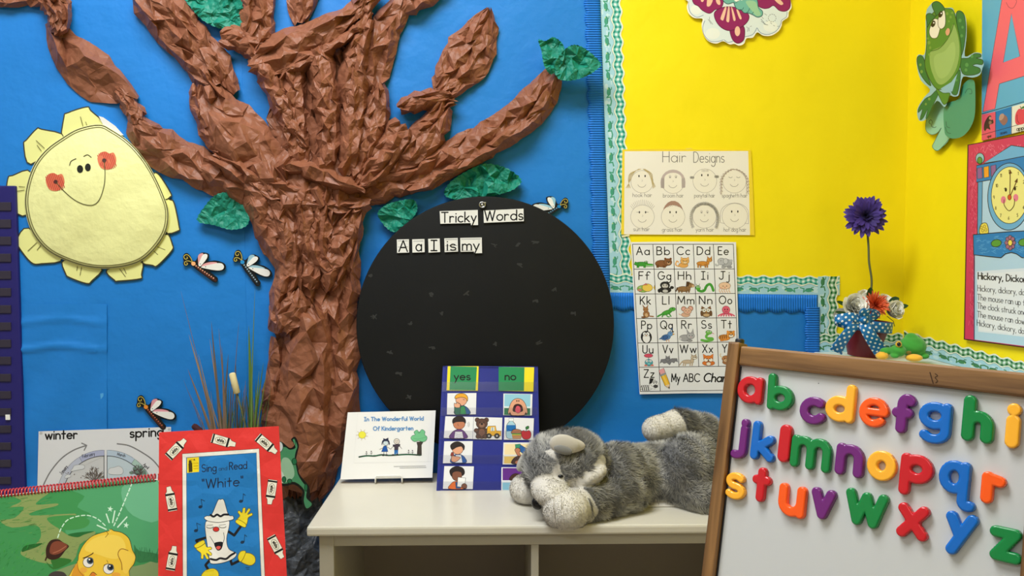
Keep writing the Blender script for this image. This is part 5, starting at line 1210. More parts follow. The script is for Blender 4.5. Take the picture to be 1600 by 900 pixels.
a.poly([(130, 380), (620, 300), (620, 1640), pl(1200, 722), pl(968, 692), pl(970, 300), (126, 745)], (184, 216, 232))
a.poly([(126, 380), (158, 374), (152, 745), (122, 748)], (98, 164, 204)); a.stroke([(158, 374), (152, 745)], 4, INK); a.stroke([(126, 380), (122, 748)], 4, INK)
a.blob([(165, 248), (360, 122), (480, 140), (620, 150), (620, 200), (440, 205)], lb, INK, 5)
a.blob([(116, 264), (440, 200), (620, 170), (620, 310), (440, 325), (116, 382)], mb, INK, 5)
for x0, c in ((120, (150, 98, 150)), (166, (246, 164, 50)), (216, (150, 98, 150))):
    yk = 284 - (x0 - 120) * .18; a.blob([(x0, yk), (x0 + 36, yk - 8), (x0 + 38, yk + 68), (x0 + 2, yk + 74)], c, INK, 4)
a.blob(el(140, 214, 30, 38), (150, 198, 200), INK, 4); a.blob(el(139, 228, 17, 24), (88, 150, 64), INK, 4)
a.blob(el(345, 482, 150, 236, 2, 40), lb, INK, 5); a.blob(el(350, 472, 130, 200, 2, 40), (246, 236, 140), INK, 4)
nm = [('12', 342, 318), ('1', 408, 330), ('11', 284, 345), ('10', 252, 416), ('9', 234, 498), ('8', 247, 574), ('7', 282, 626), ('6', 338, 644), ('5', 400, 624), ('4', 442, 570), ('3', 462, 490), ('2', 444, 390)]
for s_, x, y in nm: a.text(s_, x, y, 22, 3.4, (96, 84, 40), sx=.7)
a.stroke([(350, 485), (353, 310)], 6, (96, 52, 20)); a.poly([(344, 325), (366, 318), (352, 292)], (96, 52, 20)); a.stroke([(352, 480), (396, 380)], 6, (96, 52, 20)); a.poly([(382, 378), (404, 385), (405, 352)], (96, 52, 20))
a.poly(el(305, 505, 18, 26), (240, 130, 150)); a.poly(el(392, 490, 18, 26), (240, 130, 150)); a.poly(el(322, 434, 8, 14), (50, 36, 24)); a.poly(el(386, 426, 8, 14), (50, 36, 24))
a.stroke([(310, 428), (318, 420)], 3, (50, 36, 24)); a.stroke([(390, 412), (402, 412)], 3, (50, 36, 24))
a.stroke(sm([(310, 505), (312, 545), (345, 582), (378, 548), (384, 500)], 5, False), 5, (84, 56, 20)); a.poly(el(348, 487, 13, 19), (216, 92, 40)); a.stroke(el(348, 487, 13, 19), 3, (84, 40, 20), closed=True)
a.blob(sm([(140, 742), (142, 690), (165, 668), (190, 676), (198, 738)], 4), (244, 222, 90), INK, 4)
for x, y in ((150, 700), (172, 692), (160, 722), (182, 716)): a.stroke(el(x, y, 8, 10, n=10), 3, (120, 90, 20), closed=True)
band = [pl(962, 200), pl(1130, 186), pl(1300, 178), pl(1300, 300), pl(1190, 308), pl(1165, 290), pl(1140, 283), pl(1112, 290), pl(1092, 308), pl(1030, 302), pl(964, 294)]
a.poly(band, (34, 130, 194)); a.scribble(110, 760, 450, 880, 90, (96, 172, 218), 3, 8, (-40, 40), (10, 30)); a.stroke(band, 6, INK, closed=True)
for cx, cy, rr in ((1070, 240, 24), (1198, 236, 24)): p = [pl(x, y) for x, y in el(cx, cy, rr, 17, -10)]; a.blob(p, (92, 158, 60), INK, 4)
for k in range(8): an = k * math.pi / 4; p = [pl(x, y) for x, y in el(1135 + 17 * math.cos(an), 238 + 25 * math.sin(an), 9, 10)]; a.blob(p, (166, 108, 130), INK, 3)
a.blob([pl(x, y) for x, y in el(1135, 238, 10, 14)], (248, 222, 90), INK, 3)
a.poly([pl(978, 372), pl(1300, 350), pl(1300, 690), pl(985, 655)], (226, 234, 238)); a.poly([pl(982, 385), pl(1300, 365), pl(1300, 680), pl(988, 648)], (236, 240, 240))
a.stroke([pl(966, 294), pl(966, 690)], 5, (30, 70, 110))
rows = [('Hickory, Dickory, Dock', 985, 408, 33, 5.0, 338, .07), ('Hickory, dickory, dock,', 983, 464, 30, 2.6, 250, .09), ('The mouse ran up the clock.', 982, 506, 30, 2.6, 318, .12), ('The clock struck one,', 982, 546, 30, 2.6, 232, .14), ('The mouse ran down,', 981, 586, 30, 2.6, 240, .16), ('Hickory, dickory, dock.', 980, 626, 30, 2.6, 250, .18)]
for st, x, y, h, w, ft, sl in rows:
    X, Y = pl(x, y); a.text(st, X, Y, h * 1.4, w * 1.5, (34, 32, 34), fit=ft * 1.5 * (1.0), slope=sl * 1.0, gap=.18)
tag(a.build('rhyme_poster', M['print']), 'nursery rhyme poster with a smiling clock on the right wall', 'poster')

# winter / spring chart ---------------------------------------------------------------------
a = Art(BACK, 0.0052); a.map = cropmap(50, 600, 5.296)
a.sheet([(55, 392), (1150, 355), (1165, 900), (1180, 1500), (30, 1500)], (224, 226, 230), 0.001)
a.text('winter', 112, 458, 72, 13, (24, 24, 26), fit=262, slope=-.03); a.text('spring', 812, 442, 74, 13, (24, 24, 26), fit=272, slope=-.05)
ag = (128, 128, 130)
a.stroke(sm([(95, 835), (150, 730), (240, 620), (340, 550), (445, 510)], 6, False), 11, ag); a.stroke([(412, 490), (452, 508), (432, 548)], 10, ag)
a.stroke(sm([(706, 495), (800, 510), (900, 560), (1000, 630), (1070, 720), (1120, 820)], 6, False), 11, ag)
cx, cy = 608, 935
def ringseg(r0, r1, a0, a1, c, x=cx): a.blob(list(arc(x, cy, r1, r1 * .99, a0, a1, 14)) + list(arc(x, cy, r0, r0 * .99, a1, a0, 14)), c, (96, 100, 112), 2.4)
a.poly([(cx - 10, cy), (cx - 10, cy - 340)] + list(arc(cx - 10, cy, 340, 338, 270, 180, 14)), (206, 208, 210)); a.poly([(cx + 12, cy), (cx + 12, cy - 340)] + list(arc(cx + 12, cy, 340, 338, 270, 360, 14)), (196, 212, 222))
ringseg(342, 392, 182, 212, (196, 202, 214), cx - 10); ringseg(342, 392, 212, 238, (190, 196, 214), cx - 10); ringseg(342, 392, 238, 270, (176, 182, 212), cx - 10)
ringseg(342, 392, 270, 306, (186, 204, 222), cx + 12); ringseg(342, 392, 306, 334, (176, 206, 196), cx + 12); ringseg(342, 392, 334, 358, (180, 210, 190), cx + 12)
a.stroke([(cx - 12, cy), (cx - 12, cy - 342)] + list(arc(cx - 10, cy, 342, 340, 270, 180, 18)), 5, (60, 62, 66)); a.stroke([(cx + 13, cy), (cx + 13, cy - 342)] + list(arc(cx + 12, cy, 342, 340, 270, 360, 18)), 5, (60, 62, 66))
a.text('January', 245, 750, 24, 3.4, (70, 72, 84), fit=82, rot=-52); a.text('February', 420, 612, 26, 3.4, (70, 72, 84), fit=104, rot=-14); a.text('March', 704, 590, 24, 3.4, (70, 72, 84), fit=66, rot=12); a.text('April', 918, 672, 24, 3.4, (70, 72, 84), fit=48, rot=42)
for pts in ([(335, 700), (350, 675), (390, 668), (430, 672), (430, 700), (380, 712), (320, 722)], [(270, 770), (290, 750), (318, 752), (318, 770), (280, 780)], [(632, 740), (640, 700), (680, 690), (720, 680), (752, 705), (745, 745), (680, 750)]): a.blob(sm(pts, 4), (218, 222, 226), (130, 134, 140), 2.4)
def bush(x, y, s, c, seed):
    r = random.Random(seed)
    for k in range(11):
        an = math.radians(-160 + k * 14 + r.uniform(-4, 4)); l = s * r.uniform(.7, 1.15); ex, ey = x + l * math.cos(an), y + l * math.sin(an)
        a.stroke([(x, y + 20), (ex, ey)], 4, c, up=False)
        for j in range(5): f = r.uniform(.4, 1); b2 = an + r.uniform(-.9, .9); bx, by = x + l * f * math.cos(an), y + l * f * math.sin(an); a.stroke([(bx, by), (bx + 22 * math.cos(b2), by + 22 * math.sin(b2))], 3.4, c, up=False)
    a.z += 1
bush(515, 790, 88, (96, 84, 78), 3); bush(880, 745, 62, (92, 86, 82), 4)
for x, y in ((820, 735), (850, 700), (900, 690), (930, 735), (870, 730)): a.poly(el(x, y, 16, 11, 20), (110, 134, 122), False)
for x, y in ((405, 775), (350, 748), (300, 735), (700, 780)): a.poly(el(x, y, 5), (130, 120, 116), False)
a.z += 1
a.poly(el(74, 408, 13), (188, 190, 192)); a.poly(el(1135, 376, 12), (188, 190, 192))
tag(a.build('season_chart', M['lami']), 'white winter and spring season chart pinned low on the left', 'poster')

# clear tape on the blue paper, its glint put into the pale colour
a = Art(BACK, 0.0014); a.sheet([(156.5, 615), (161.5, 614), (162, 628), (158, 629)], (84, 166, 226), 0.0008); tag(a.build('tape_glint', M['lami']), 'small piece of clear tape with painted glint below the creased blue patch edge', 'tape')

# frog cutout at the rock
a = Art(BACK, 0.115); a.map = cropmap(430, 670, 3.913)
out = sm([(10, 90), (40, 80), (90, 118), (118, 95), (98, 70), (105, 55), (125, 52), (145, 100), (135, 150), (128, 190), (140, 240), (150, 280), (205, 350), (212, 400), (205, 425), (235, 455), (228, 480), (190, 502), (172, 480), (160, 420), (165, 380), (115, 340), (60, 350), (0, 330), (-20, 200)], 4)
a.sheet(out, (16, 22, 18), 0.003)
a.poly(sm([(15, 125), (60, 112), (90, 128), (125, 115), (108, 72), (118, 64), (135, 108), (125, 140), (120, 180), (130, 240), (142, 285), (170, 330), (195, 360), (190, 420), (222, 455), (215, 475), (190, 485), (175, 440), (178, 375), (120, 325), (60, 335), (10, 315), (0, 200)], 4), (72, 142, 100))
a.poly(sm([(40, 190), (80, 180), (110, 230), (115, 290), (70, 325), (30, 310)], 4), (150, 190, 160)); a.poly(sm([(20, 270), (45, 265), (60, 325), (20, 325)], 4), (196, 212, 200))
for x, y, rx, ry in ((117, 200, 15, 20), (54, 310, 12, 18), (88, 320, 14, 13), (188, 360, 9, 22)): a.blob(el(x, y, rx, ry), (34, 110, 70), (16, 50, 34), 4)
a.blob(el(28, 110, 20, 32), (206, 214, 216), (60, 80, 70), 4); a.poly(el(20, 112, 8, 12), INK)
a.stroke([(112, 78), (110, 98)], 3, (20, 60, 40)); a.stroke([(122, 74), (124, 98)], 3, (20, 60, 40))
fc_ = a.build('frog_cutout', M['print'])
tag(fc_, 'small green frog cutout with black edge climbing in front of the rock', 'frog cutout')
# ================================================================== shelf
TOP = 0.756
SY = 1.447
sh = thing('bookshelf', (0.13, 1.62, 0), 'low cream painted bookcase with open shelves under the black disc', 'bookcase')
XL, XRS = -0.3475, 0.60
b = MB(); b.box((XL, SY, TOP - 0.017), (XRS, YW - 0.001, TOP), 0.004); b.build('top_board', M['cream'], sh)
fl = -0.327
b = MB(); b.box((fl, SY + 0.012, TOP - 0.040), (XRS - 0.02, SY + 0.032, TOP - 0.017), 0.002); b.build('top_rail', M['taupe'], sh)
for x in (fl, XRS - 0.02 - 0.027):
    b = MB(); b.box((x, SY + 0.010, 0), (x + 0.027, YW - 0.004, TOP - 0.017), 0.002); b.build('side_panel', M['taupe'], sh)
b = MB(); b.box((0.065, SY + 0.014, 0.08), (0.079, YW - 0.012, TOP - 0.040), 0.001); b.build('divider', M['taupe'], sh)
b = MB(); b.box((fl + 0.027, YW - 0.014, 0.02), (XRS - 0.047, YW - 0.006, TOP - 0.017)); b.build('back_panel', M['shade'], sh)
for x0, x1 in ((fl + 0.027, 0.065), (0.079, XRS - 0.047)):
    for z in (0.08, 0.40):
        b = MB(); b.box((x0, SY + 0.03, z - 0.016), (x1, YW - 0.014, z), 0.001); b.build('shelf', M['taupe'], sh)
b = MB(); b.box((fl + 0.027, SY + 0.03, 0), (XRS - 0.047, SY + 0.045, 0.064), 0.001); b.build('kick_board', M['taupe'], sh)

# ================================================================== round black board
DF = 1.7575
dl, dr_ = D(556.5, 509, DF), D(959.5, 509, DF)
dc = (dl + dr_) / 2; DR = (dr_[0] - dl[0]) / 2
disc = thing('round_board', (dc[0], DF + 0.006, dc[2] - DR), 'large round black magnetic board hung on the blue wall', 'magnetic board')
b = MB(); AX = np.array([[1, 0, 0], [0, 0, 1], [0, -1, 0]], float)   # lathe axis towards the viewer
b.lathe(dc + np.array([0, 0.012, 0]), [(DR - 0.002, 0), (DR, 0.002), (DR, 0.0095), (DR - 0.0012, 0.0115), (DR - 0.003, 0.012)], 128, AX)
o = b.build('panel', M['black'], disc); fix_normals(o); smooth_by_angle(o, 40)
b = MB(); b.box((dc[0] - 0.06, DF + 0.012, dc[2] + 0.12), (dc[0] + 0.06, YW, dc[2] + 0.15)); b.build('hanging_cleat', M['pinewood'], disc)
k = D(753.5, 320, DF - 0.004)
b = MB(); b.tube([k + np.array([0.0062 * math.cos(t), -0.001, 0.0056 * math.sin(t)]) for t in np.linspace(0, 6.283, 20)[:-1]], 0.0016, 8, closed=True)
b.lathe(k + np.array([0, 0.004, 0]), [(0.0035, 0), (0.0035, 0.004), (0.002, 0.006)], 12, AX)
b.tube([k + np.array([0.004, 0, 0.005]), k + np.array([0.0085, 0, 0.0045])], 0.0014, 6)
b.build('screw_eye', M['metal'], disc, smooth=True)
DP = Plane((0, DF, 0), (0, -1, 0))
r = random.Random(4)
for x, y, s in ((770, 383, 6), (806, 382, 6), (835, 380, 7), (835, 470, 5), (865, 452, 6), (840, 535, 7), (583, 495, 6), (670, 460, 7), (728, 458, 5), (640, 505, 4), (608, 550, 6), (673, 545, 6), (771, 537, 6), (622, 584, 6), (688, 490, 3), (578, 430, 4), (895, 490, 4), (812, 415, 5), (637, 620, 5)):
    a = Art(DP, 0.0001)
    for j in range(4):
        an = r.uniform(-40, 40); l = s * r.uniform(.5, 1.1)
        a.stroke([(x + r.uniform(-4, 4), y + r.uniform(-3, 3)), (x + l * math.cos(math.radians(an)), y + l * math.sin(math.radians(an)))], r.uniform(.8, 3), (54, 55, 54), up=False)
    a.build('chalk_smudge', M['matte_print'], disc)
# word cards
def wcard(pts, words, lab, lines=()):
    a = Art(DP, 0.0004); a.sheet(pts, (232, 232, 228), 0.003)
    for ln in lines: a.stroke(ln, .7, (110, 110, 110), up=False)
    a.z += 1
    for w in words: a.text(*w[:4], w[4], (24, 24, 24), fit=w[5], slope=w[6] if len(w) > 6 else 0)
    return tag(a.build('word_card', M['lami']), lab, 'word card', 'word cards on the black board')
wcard([(687, 330), (746.5, 328), (747, 351.6), (736, 351.8), (735.5, 348.6), (688, 349.6)], [('Tricky', 690, 347.5, 15.5, 2.0, 54, -.02)], 'white word card reading Tricky on the round black board')
wcard([(755.5, 329), (818, 326), (818.5, 345.6), (756, 348.2)], [('Words', 757.5, 345, 15.5, 2.0, 59.5, -.03)], 'white word card reading Words on the round black board')
wcard([(620, 374.2), (639, 373.8), (639.2, 394.6), (620.4, 395.2)], [('A', 623.4, 393, 17, 2.0, 13.2)], 'small white card with the capital letter A on the black board', ([(622, 376.5), (637, 376.3)], [(622, 386), (637, 385.8)]))
wcard([(644, 374), (663.2, 373.4), (663.6, 394), (644.4, 394.8)], [('a', 650, 392, 17, 2.0, 8.6)], 'small white card with the lowercase letter a, second in its row', ([(646, 377), (661, 376.6)],))
wcard([(669, 373.2), (687, 372.6), (687.8, 393.8), (669.6, 394.8)], [('I', 673.6, 391.6, 16, 2.2, 9)], 'small white card with the capital letter I on the black board')
wcard([(694.2, 372.4), (715.2, 371.8), (715.8, 393), (694.8, 394)], [('is', 698.6, 391, 16, 2.0, 13.5)], 'small white card with the word is on the black board', ([(696, 374.5), (714, 374.2)], [(696, 384), (714, 383.6)], [(696, 391.8), (714, 391.4)]))
wcard([(719, 371.8), (752.8, 371), (753.2, 395.4), (741, 395.9), (740.8, 393), (719.6, 393.4)], [('my', 722.6, 391, 16, 2.0, 26, -.02)], 'white card with the word my, last in its row', ([(721, 374), (751, 373.2)], [(721, 391.6), (739, 391.2)]))

# ================================================================== plaque on a wire stand
tl = math.radians(8)
PQ = Plane((0, 1.715, TOP + 0.008), (0, -math.cos(tl), math.sin(tl)))
pq = thing('picture_plaque', PQ.p(605, 750), 'white picture plaque reading In The Wonderful World Of Kindergarten', 'plaque')
mp = cropmap(520, 630, 6.43)
qd = [(150, 92), (1034, 72), (1000, 748), (76, 766)]
a = Art(PQ, -0.012); a.map = mp; a.sheet(qd, (248, 248, 248), 0.012, side=(228, 200, 170)); a.build('panel', M['plainwhite'] if False else M['print'], pq)
hq = homog([(0, 0), (1000, 0), (1000, 800), (0, 800)], qd)
mq = lambda x, y: mp(*hq(x, y))
hi = homog(qd, [(0, 0), (1000, 0), (1000, 800), (0, 800)])
a = Art(PQ, 0.0003); a.map = mp
bl = (52, 132, 204)
a.text('In The Wonderful World', 318, 178, 36, 9, bl, fit=592, slope=-.012, gap=.26); a.text('Of Kindergarten', 408, 274, 38, 9, bl, fit=398, slope=-.012, gap=.26)
a.text('In The Wonderful World', 318, 178, 36, 2.4, (150, 190, 226), fit=592, slope=-.012, gap=.26); a.text('Of Kindergarten', 408, 274, 38, 2.4, (150, 190, 226), fit=398, slope=-.012, gap=.26)
for k in range(9): an = k * 2 * math.pi / 9 + .3; a.stroke([(295 + 40 * math.cos(an), 318 + 40 * math.sin(an)), (295 + 60 * math.cos(an), 318 + 56 * math.sin(an))], 3, (180, 150, 60), up=False)
a.blob(el(295, 318, 37, 35), (244, 238, 80), (190, 170, 60), 3)
a.blob([(842, 390), (912, 384), (890, 420), (892, 524), (846, 526), (852, 430)], (70, 62, 58), (40, 36, 34), 3)
a.blob(sm([(784, 350), (800, 326), (826, 318), (816, 290), (846, 270), (868, 290), (896, 264), (926, 286), (922, 316), (946, 340), (936, 374), (900, 388), (860, 376), (826, 386), (800, 374)], 4), (124, 204, 150), (60, 120, 90), 4)
a.stroke(sm([(852, 292), (868, 300), (880, 288)], 4, False), 3, (50, 110, 80)); a.stroke(sm([(810, 352), (850, 360), (900, 350), (940, 338)], 4, False), 3, (90, 170, 120))
a.stroke(sm([(264, 540), (340, 528), (420, 530), (490, 518), (560, 524), (640, 520), (760, 514), (880, 522)], 4, False), 14, (44, 74, 60)); a.stroke(sm([(300, 536), (420, 524), (600, 520), (820, 514)], 4, False), 5, (40, 120, 80))
for x, y in ((338, 500), (386, 496), (762, 486), (800, 488)): a.stroke([(x, y + 26), (x, y - 10)], 3, (70, 70, 70), up=False); a.stroke([(x - 12, y + 4), (x, y + 12), (x + 12, y + 2)], 3, (70, 70, 70), up=False); a.poly(el(x, y - 12, 6), (90, 80, 90), False)
a.z += 1
sk = (40, 40, 46)
a.stroke([(506, 448), (470, 464)], 4, (110, 100, 96)); a.stroke([(548, 440), (582, 462), (606, 432)], 4, (110, 100, 96)); a.stroke([(672, 432), (694, 458)], 4, (110, 100, 96))
a.blob([(512, 430), (540, 430), (554, 486), (488, 488)], (36, 92, 176), sk, 3); a.blob(el(532, 400, 26, 26), (214, 228, 236), sk, 4)
a.poly(sm([(508, 386), (496, 420), (490, 410), (500, 374), (530, 362), (562, 372), (574, 410), (564, 418), (556, 386)], 3), (52, 56, 84)); a.poly([(506, 352), (530, 360), (558, 346), (558, 372), (534, 366), (510, 376)], (44, 48, 76))
a.stroke([(514, 490), (512, 518)], 4, sk); a.stroke([(538, 488), (540, 516)], 4, sk); a.poly(el(506, 524, 12, 7), sk); a.poly(el(541, 520, 12, 7), sk)
a.blob(el(642, 384, 28, 28), (236, 226, 216), sk, 4); a.poly(el(632, 380, 4), sk); a.poly(el(650, 378, 4), sk); a.stroke([(632, 394), (642, 398), (652, 392)], 2.4, sk)
a.blob([(602, 418), (676, 412), (674, 432), (658, 438), (656, 470), (618, 472), (620, 440), (606, 436)], (72, 62, 76), sk, 3)
a.poly([(618, 472), (656, 470), (654, 512), (640, 512), (638, 490), (634, 514), (618, 514)], (40, 112, 186)); a.poly(el(606, 520, 14, 8), sk); a.poly(el(648, 516, 12, 7), sk)
a.stroke([(210, 602), (990, 586)], 1.6, (214, 214, 214)); a.stroke([(250, 100), (210, 600)], 1.2, (226, 226, 226), up=False); a.stroke([(1000, 96), (955, 590)], 1.2, (226, 226, 226))
r = random.Random(2)
for yy, x0 in ((636, 614), (652, 674)):
    x = x0
    while x < 930: l = r.uniform(5, 16); a.stroke([(x, yy - (x - 614) * .018), (x + l, yy - (x - 614) * .018)], 5, (150, 150, 150), up=False); x += l + 4
a.build('drawing', M['print'], pq)
st = thing('display_stand', PQ.p(605, 760), 'small white wire stand holding the white picture plaque', 'stand')
f0 = lambda px, py, off: PQ.p(px, py, off)
b = MB()
pts = [f0(586.5, 753, -.020), f0(586.5, 753.5, .004), f0(586.8, 746, .004), f0(588.5, 743.8, .004), f0(626, 743, .004), f0(628, 745, .004), f0(628.3, 752.5, .004), f0(628.3, 752, -.020)]
pts = [p if p[2] > TOP + 0.002 else np.array([p[0], p[1], TOP + 0.002]) for p in pts]
b.tube(sm(np.array([[*p] for p in pts])[:, :2], 1, False) if False else pts, 0.0018, 8); b.build('front_loop', M['wire'], st, smooth=True)
for px in (586.5, 628.3):
    b = MB()
    p = f0(px, 753, -.016); q0 = np.array([p[0], 1.765, TOP + 0.002]); p = np.array([p[0], p[1], TOP + 0.0022])
    up = f0(px, 690, -.0145)
    b.tube([p, q0], 0.0018, 8); b.tube([p, up, q0], 0.0018, 8)
    b.build('back_leg', M['wire'], st, smooth=True)

# ================================================================== pocket chart with yes / no cards
PCn = np.array([0, 0.082, 0.262]); PCn /= np.linalg.norm(PCn)
PC = Plane((0, 1.6645, TOP), (0, -PCn[2], PCn[1]))
m2 = cropmap(680, 570, 4.5)
pch = thing('pocket_chart', PC.p(765, 770), 'blue yes and no pocket chart standing on the cream bookcase', 'pocket chart')
a = Art(PC, -0.006); a.map = m2
a.sheet([(54, 8), (722, 12), (730, 400), (738, 898), (8, 898), (30, 450)], (40, 54, 150), 0.006)
o = a.build('panel', M['navy'], pch)
a = Art(PC, 0.0002); a.map = m2
for pts in ([(54, 8), (722, 12), (722, 20), (54, 16)], [(54, 8), (74, 8), (32, 890), (8, 898)], [(700, 12), (722, 12), (738, 898), (712, 898)], [(8, 890), (738, 886), (738, 898), (8, 898)]):
    a.sheet(pts, (30, 40, 124), 0.001); a.off -= 0.001
a.build('binding', M['navy'], pch)
rowsy = [(186, 10), (356, 196), (520, 366), (694, 540), (878, 716)]
ptop = [120, 300, 462, 634, 820]
for (yb, yt), pt in zip(rowsy, ptop):
    a = Art(PC, 0.0032); a.map = m2
    dx = (450 - yb) * -.045
    a.sheet([(50 - (yb - 186) * .05, pt), (716, pt), (718, yb + 2), (48 - (yb - 186) * .05, yb + 2)], (255, 255, 255), 0.0003)
    a.build('clear_pocket', M['clear'], pch)
SKN, SKM, SKD = (230, 168, 134), (196, 126, 92), (132, 84, 64)
def pcard(pts, fn, lab, bgc=(238, 238, 240), off=0.0014):
    a = Art(PC, off); a.map = m2; a.sheet(pts, bgc, 0.0006)
    fn(a)
    tag(a.build('picture_card', M['print']), lab, 'picture card', 'cards in the yes and no pocket chart')
IK = (36, 28, 26)
def c_word(w, x, y, fit, gpts):
    def f(a):
        a.poly(gpts, (34, 140, 84)); a.text(w, x, y, 52, 8.5, (14, 24, 18), fit=fit)
    return f
pcard([(88, 10), (306, 10), (300, 182), (80, 180)], c_word('yes', 134, 106, 112, [(108, 10), (294, 14), (284, 180), (100, 178)]), 'green card reading yes on a yellow strip, top left of the blue chart', (246, 226, 40))
pcard([(446, 14), (696, 18), (690, 188), (446, 182)], c_word('no', 492, 106, 74, [(446, 14), (628, 18), (624, 184), (446, 182)]), 'green card reading no on a yellow strip, top right of the blue chart', (246, 226, 40))
def bust(a, cx, cy, hair, skin, shirt, sh2=None, rx=40, ry=42):
    a.blob(sm([(cx - 46, cy + 100), (cx - 40, cy + 60), (cx - 10, cy + 40), (cx + 20, cy + 42), (cx + 50, cy + 64), (cx + 58, cy + 100)], 4), shirt, IK, 3)
    if sh2: a.blob([(cx - 14, cy + 46), (cx + 24, cy + 46), (cx + 34, cy + 100), (cx - 20, cy + 100)], sh2, IK, 2)
    a.blob(el(cx, cy, rx, ry), skin, IK, 3)
    a.blob(hair, hair_c[0], IK, 3)
hair_c = [(0, 0, 0)]
def f1(a):
    hair_c[0] = (236, 170, 44)
    bust(a, 184, 246, sm([(140, 238), (144, 216), (170, 202), (206, 204), (228, 226), (226, 256), (214, 236), (180, 228)], 4), SKN, (28, 92, 150), (52, 150, 84))
    a.blob(sm([(134, 310), (140, 280), (160, 268), (180, 282), (176, 320), (172, 348), (142, 348)], 4), (40, 110, 90), IK, 3)
    a.blob(sm([(136, 296), (134, 270), (148, 274), (156, 262), (166, 272), (176, 276), (174, 298), (156, 302)], 4), SKN, IK, 3)
    a.stroke([(196, 244), (206, 246)], 3, IK)
pcard([(86, 200), (290, 198), (286, 348), (82, 350)], f1, 'picture card of a blond child covering the mouth, yes column')
def f2(a):
    a.poly([(488, 206), (670, 208), (668, 294), (486, 292)], (150, 206, 226)); a.poly([(486, 304), (668, 306), (668, 354), (484, 352)], (44, 124, 84)); a.poly([(486, 292), (668, 294), (668, 306), (486, 304)], (228, 240, 240))
    a.blob(sm([(520, 350), (524, 290), (546, 250), (580, 236), (616, 250), (640, 292), (640, 350)], 4), SKN, IK, 3)
    a.blob(sm([(546, 320), (556, 286), (582, 276), (608, 288), (616, 320), (600, 330), (560, 330)], 4), (60, 20, 24), IK, 3)
    a.blob(sm([(562, 326), (568, 296), (582, 288), (598, 298), (600, 326), (584, 340)], 4), (226, 86, 106), IK, 2)
    a.poly(el(574, 254, 4, 6), IK); a.poly(el(588, 254, 4, 6), IK); a.poly([(516, 350), (526, 330), (536, 352)], (50, 36, 30)); a.poly([(646, 352), (638, 330), (626, 352)], (50, 36, 30))
pcard([(480, 202), (684, 206), (680, 356), (478, 354)], f2, 'picture card of a wide open mouth with tongue, no column')
def f3(a):
    hair_c[0] = (44, 34, 32)
    a.blob(sm([(104, 516), (116, 478), (150, 456), (186, 456), (214, 480), (222, 516)], 4), (106, 62, 130), IK, 3); a.blob([(140, 470), (190, 470), (198, 516), (134, 516)], (240, 240, 244), IK, 2)
    for y in (484, 496, 508): a.stroke([(142, y), (166, y + 8), (192, y)], 2, (150, 150, 160), up=False)
    a.z += 1
    a.blob(el(168, 414, 42, 40), SKM, IK, 3); a.blob(sm([(124, 412), (124, 384), (150, 364), (190, 364), (212, 386), (212, 412), (196, 400), (146, 402)], 4), (44, 34, 32), IK, 3)
    a.stroke([(160, 412), (158, 424), (166, 428)], 2, IK); a.stroke(arc(222, 420, 10, 14, -60, 60), 2, (90, 90, 90)); a.stroke(arc(228, 420, 12, 20, -60, 60), 2, (90, 90, 90))
pcard([(72, 362), (270, 366), (262, 522), (60, 514)], f3, 'picture card of a dark haired child in purple, yes column')
def f4(a):
    bc = (94, 64, 52)
    for cx in (296, 360): a.blob(el(cx, 388, 16, 16), bc, IK, 3)
    a.blob(el(328, 478, 40, 42), bc, IK, 3); a.blob(el(328, 414, 40, 36), bc, IK, 3); a.poly(el(328, 424, 20, 16), (142, 104, 84)); a.poly(el(328, 416, 9, 7), IK); a.poly(el(314, 404, 4), IK); a.poly(el(342, 404, 4), IK); a.poly(el(328, 476, 22, 26), (128, 88, 70))
    for cx, cy in ((290, 462), (366, 462), (302, 504), (352, 504)): a.blob(el(cx, cy, 17, 15), bc, IK, 3)
    yl = (242, 184, 52)
    a.blob([(366, 440), (372, 432), (424, 430), (430, 464), (462, 466), (462, 500), (362, 498)], yl, IK, 3); a.poly([(392, 440), (416, 438), (418, 464), (390, 466)], (206, 220, 226)); a.stroke([(402, 440), (402, 464)], 3, IK)
    for cx in (378, 434): a.blob(el(cx, 500, 18, 17), (50, 48, 48), IK, 3); a.poly(el(cx, 500, 7), (200, 196, 190))
pcard([(272, 366), (472, 372), (468, 526), (264, 522)], f4, 'picture card of a brown bear and yellow truck')
def f5(a):
    a.blob(sm([(500, 440), (508, 414), (520, 400), (520, 380), (548, 380), (548, 400), (562, 416), (566, 440), (562, 510), (504, 514)], 3), (176, 214, 226), IK, 3); a.poly([(502, 424), (566, 424), (564, 466), (502, 468)], (28, 110, 180)); a.blob([(518, 376), (552, 376), (550, 396), (518, 396)], (240, 244, 246), IK, 2); a.stroke([(510, 452), (530, 462), (560, 450)], 4, (20, 80, 150))
    a.blob(sm([(538, 484), (544, 460), (572, 452), (604, 462), (610, 484)], 4), (176, 116, 84), IK, 3); a.poly([(540, 482), (608, 482), (608, 492), (540, 492)], (70, 160, 70)); a.poly([(538, 490), (610, 490), (606, 500), (542, 500)], (240, 200, 80)); a.blob([(540, 498), (610, 498), (602, 520), (546, 520)], (206, 150, 104), IK, 2)
    a.blob(sm([(604, 476), (620, 462), (638, 468), (660, 462), (674, 482), (668, 514), (644, 524), (616, 516)], 4), (208, 40, 54), IK, 3); a.stroke([(638, 466), (644, 446)], 4, (80, 60, 40)); a.blob(sm([(640, 454), (636, 438), (656, 430), (658, 446)], 3), (50, 120, 60), IK, 2)
pcard([(488, 370), (694, 376), (688, 528), (482, 526)], f5, 'picture card of a water bottle, burger and red apple')
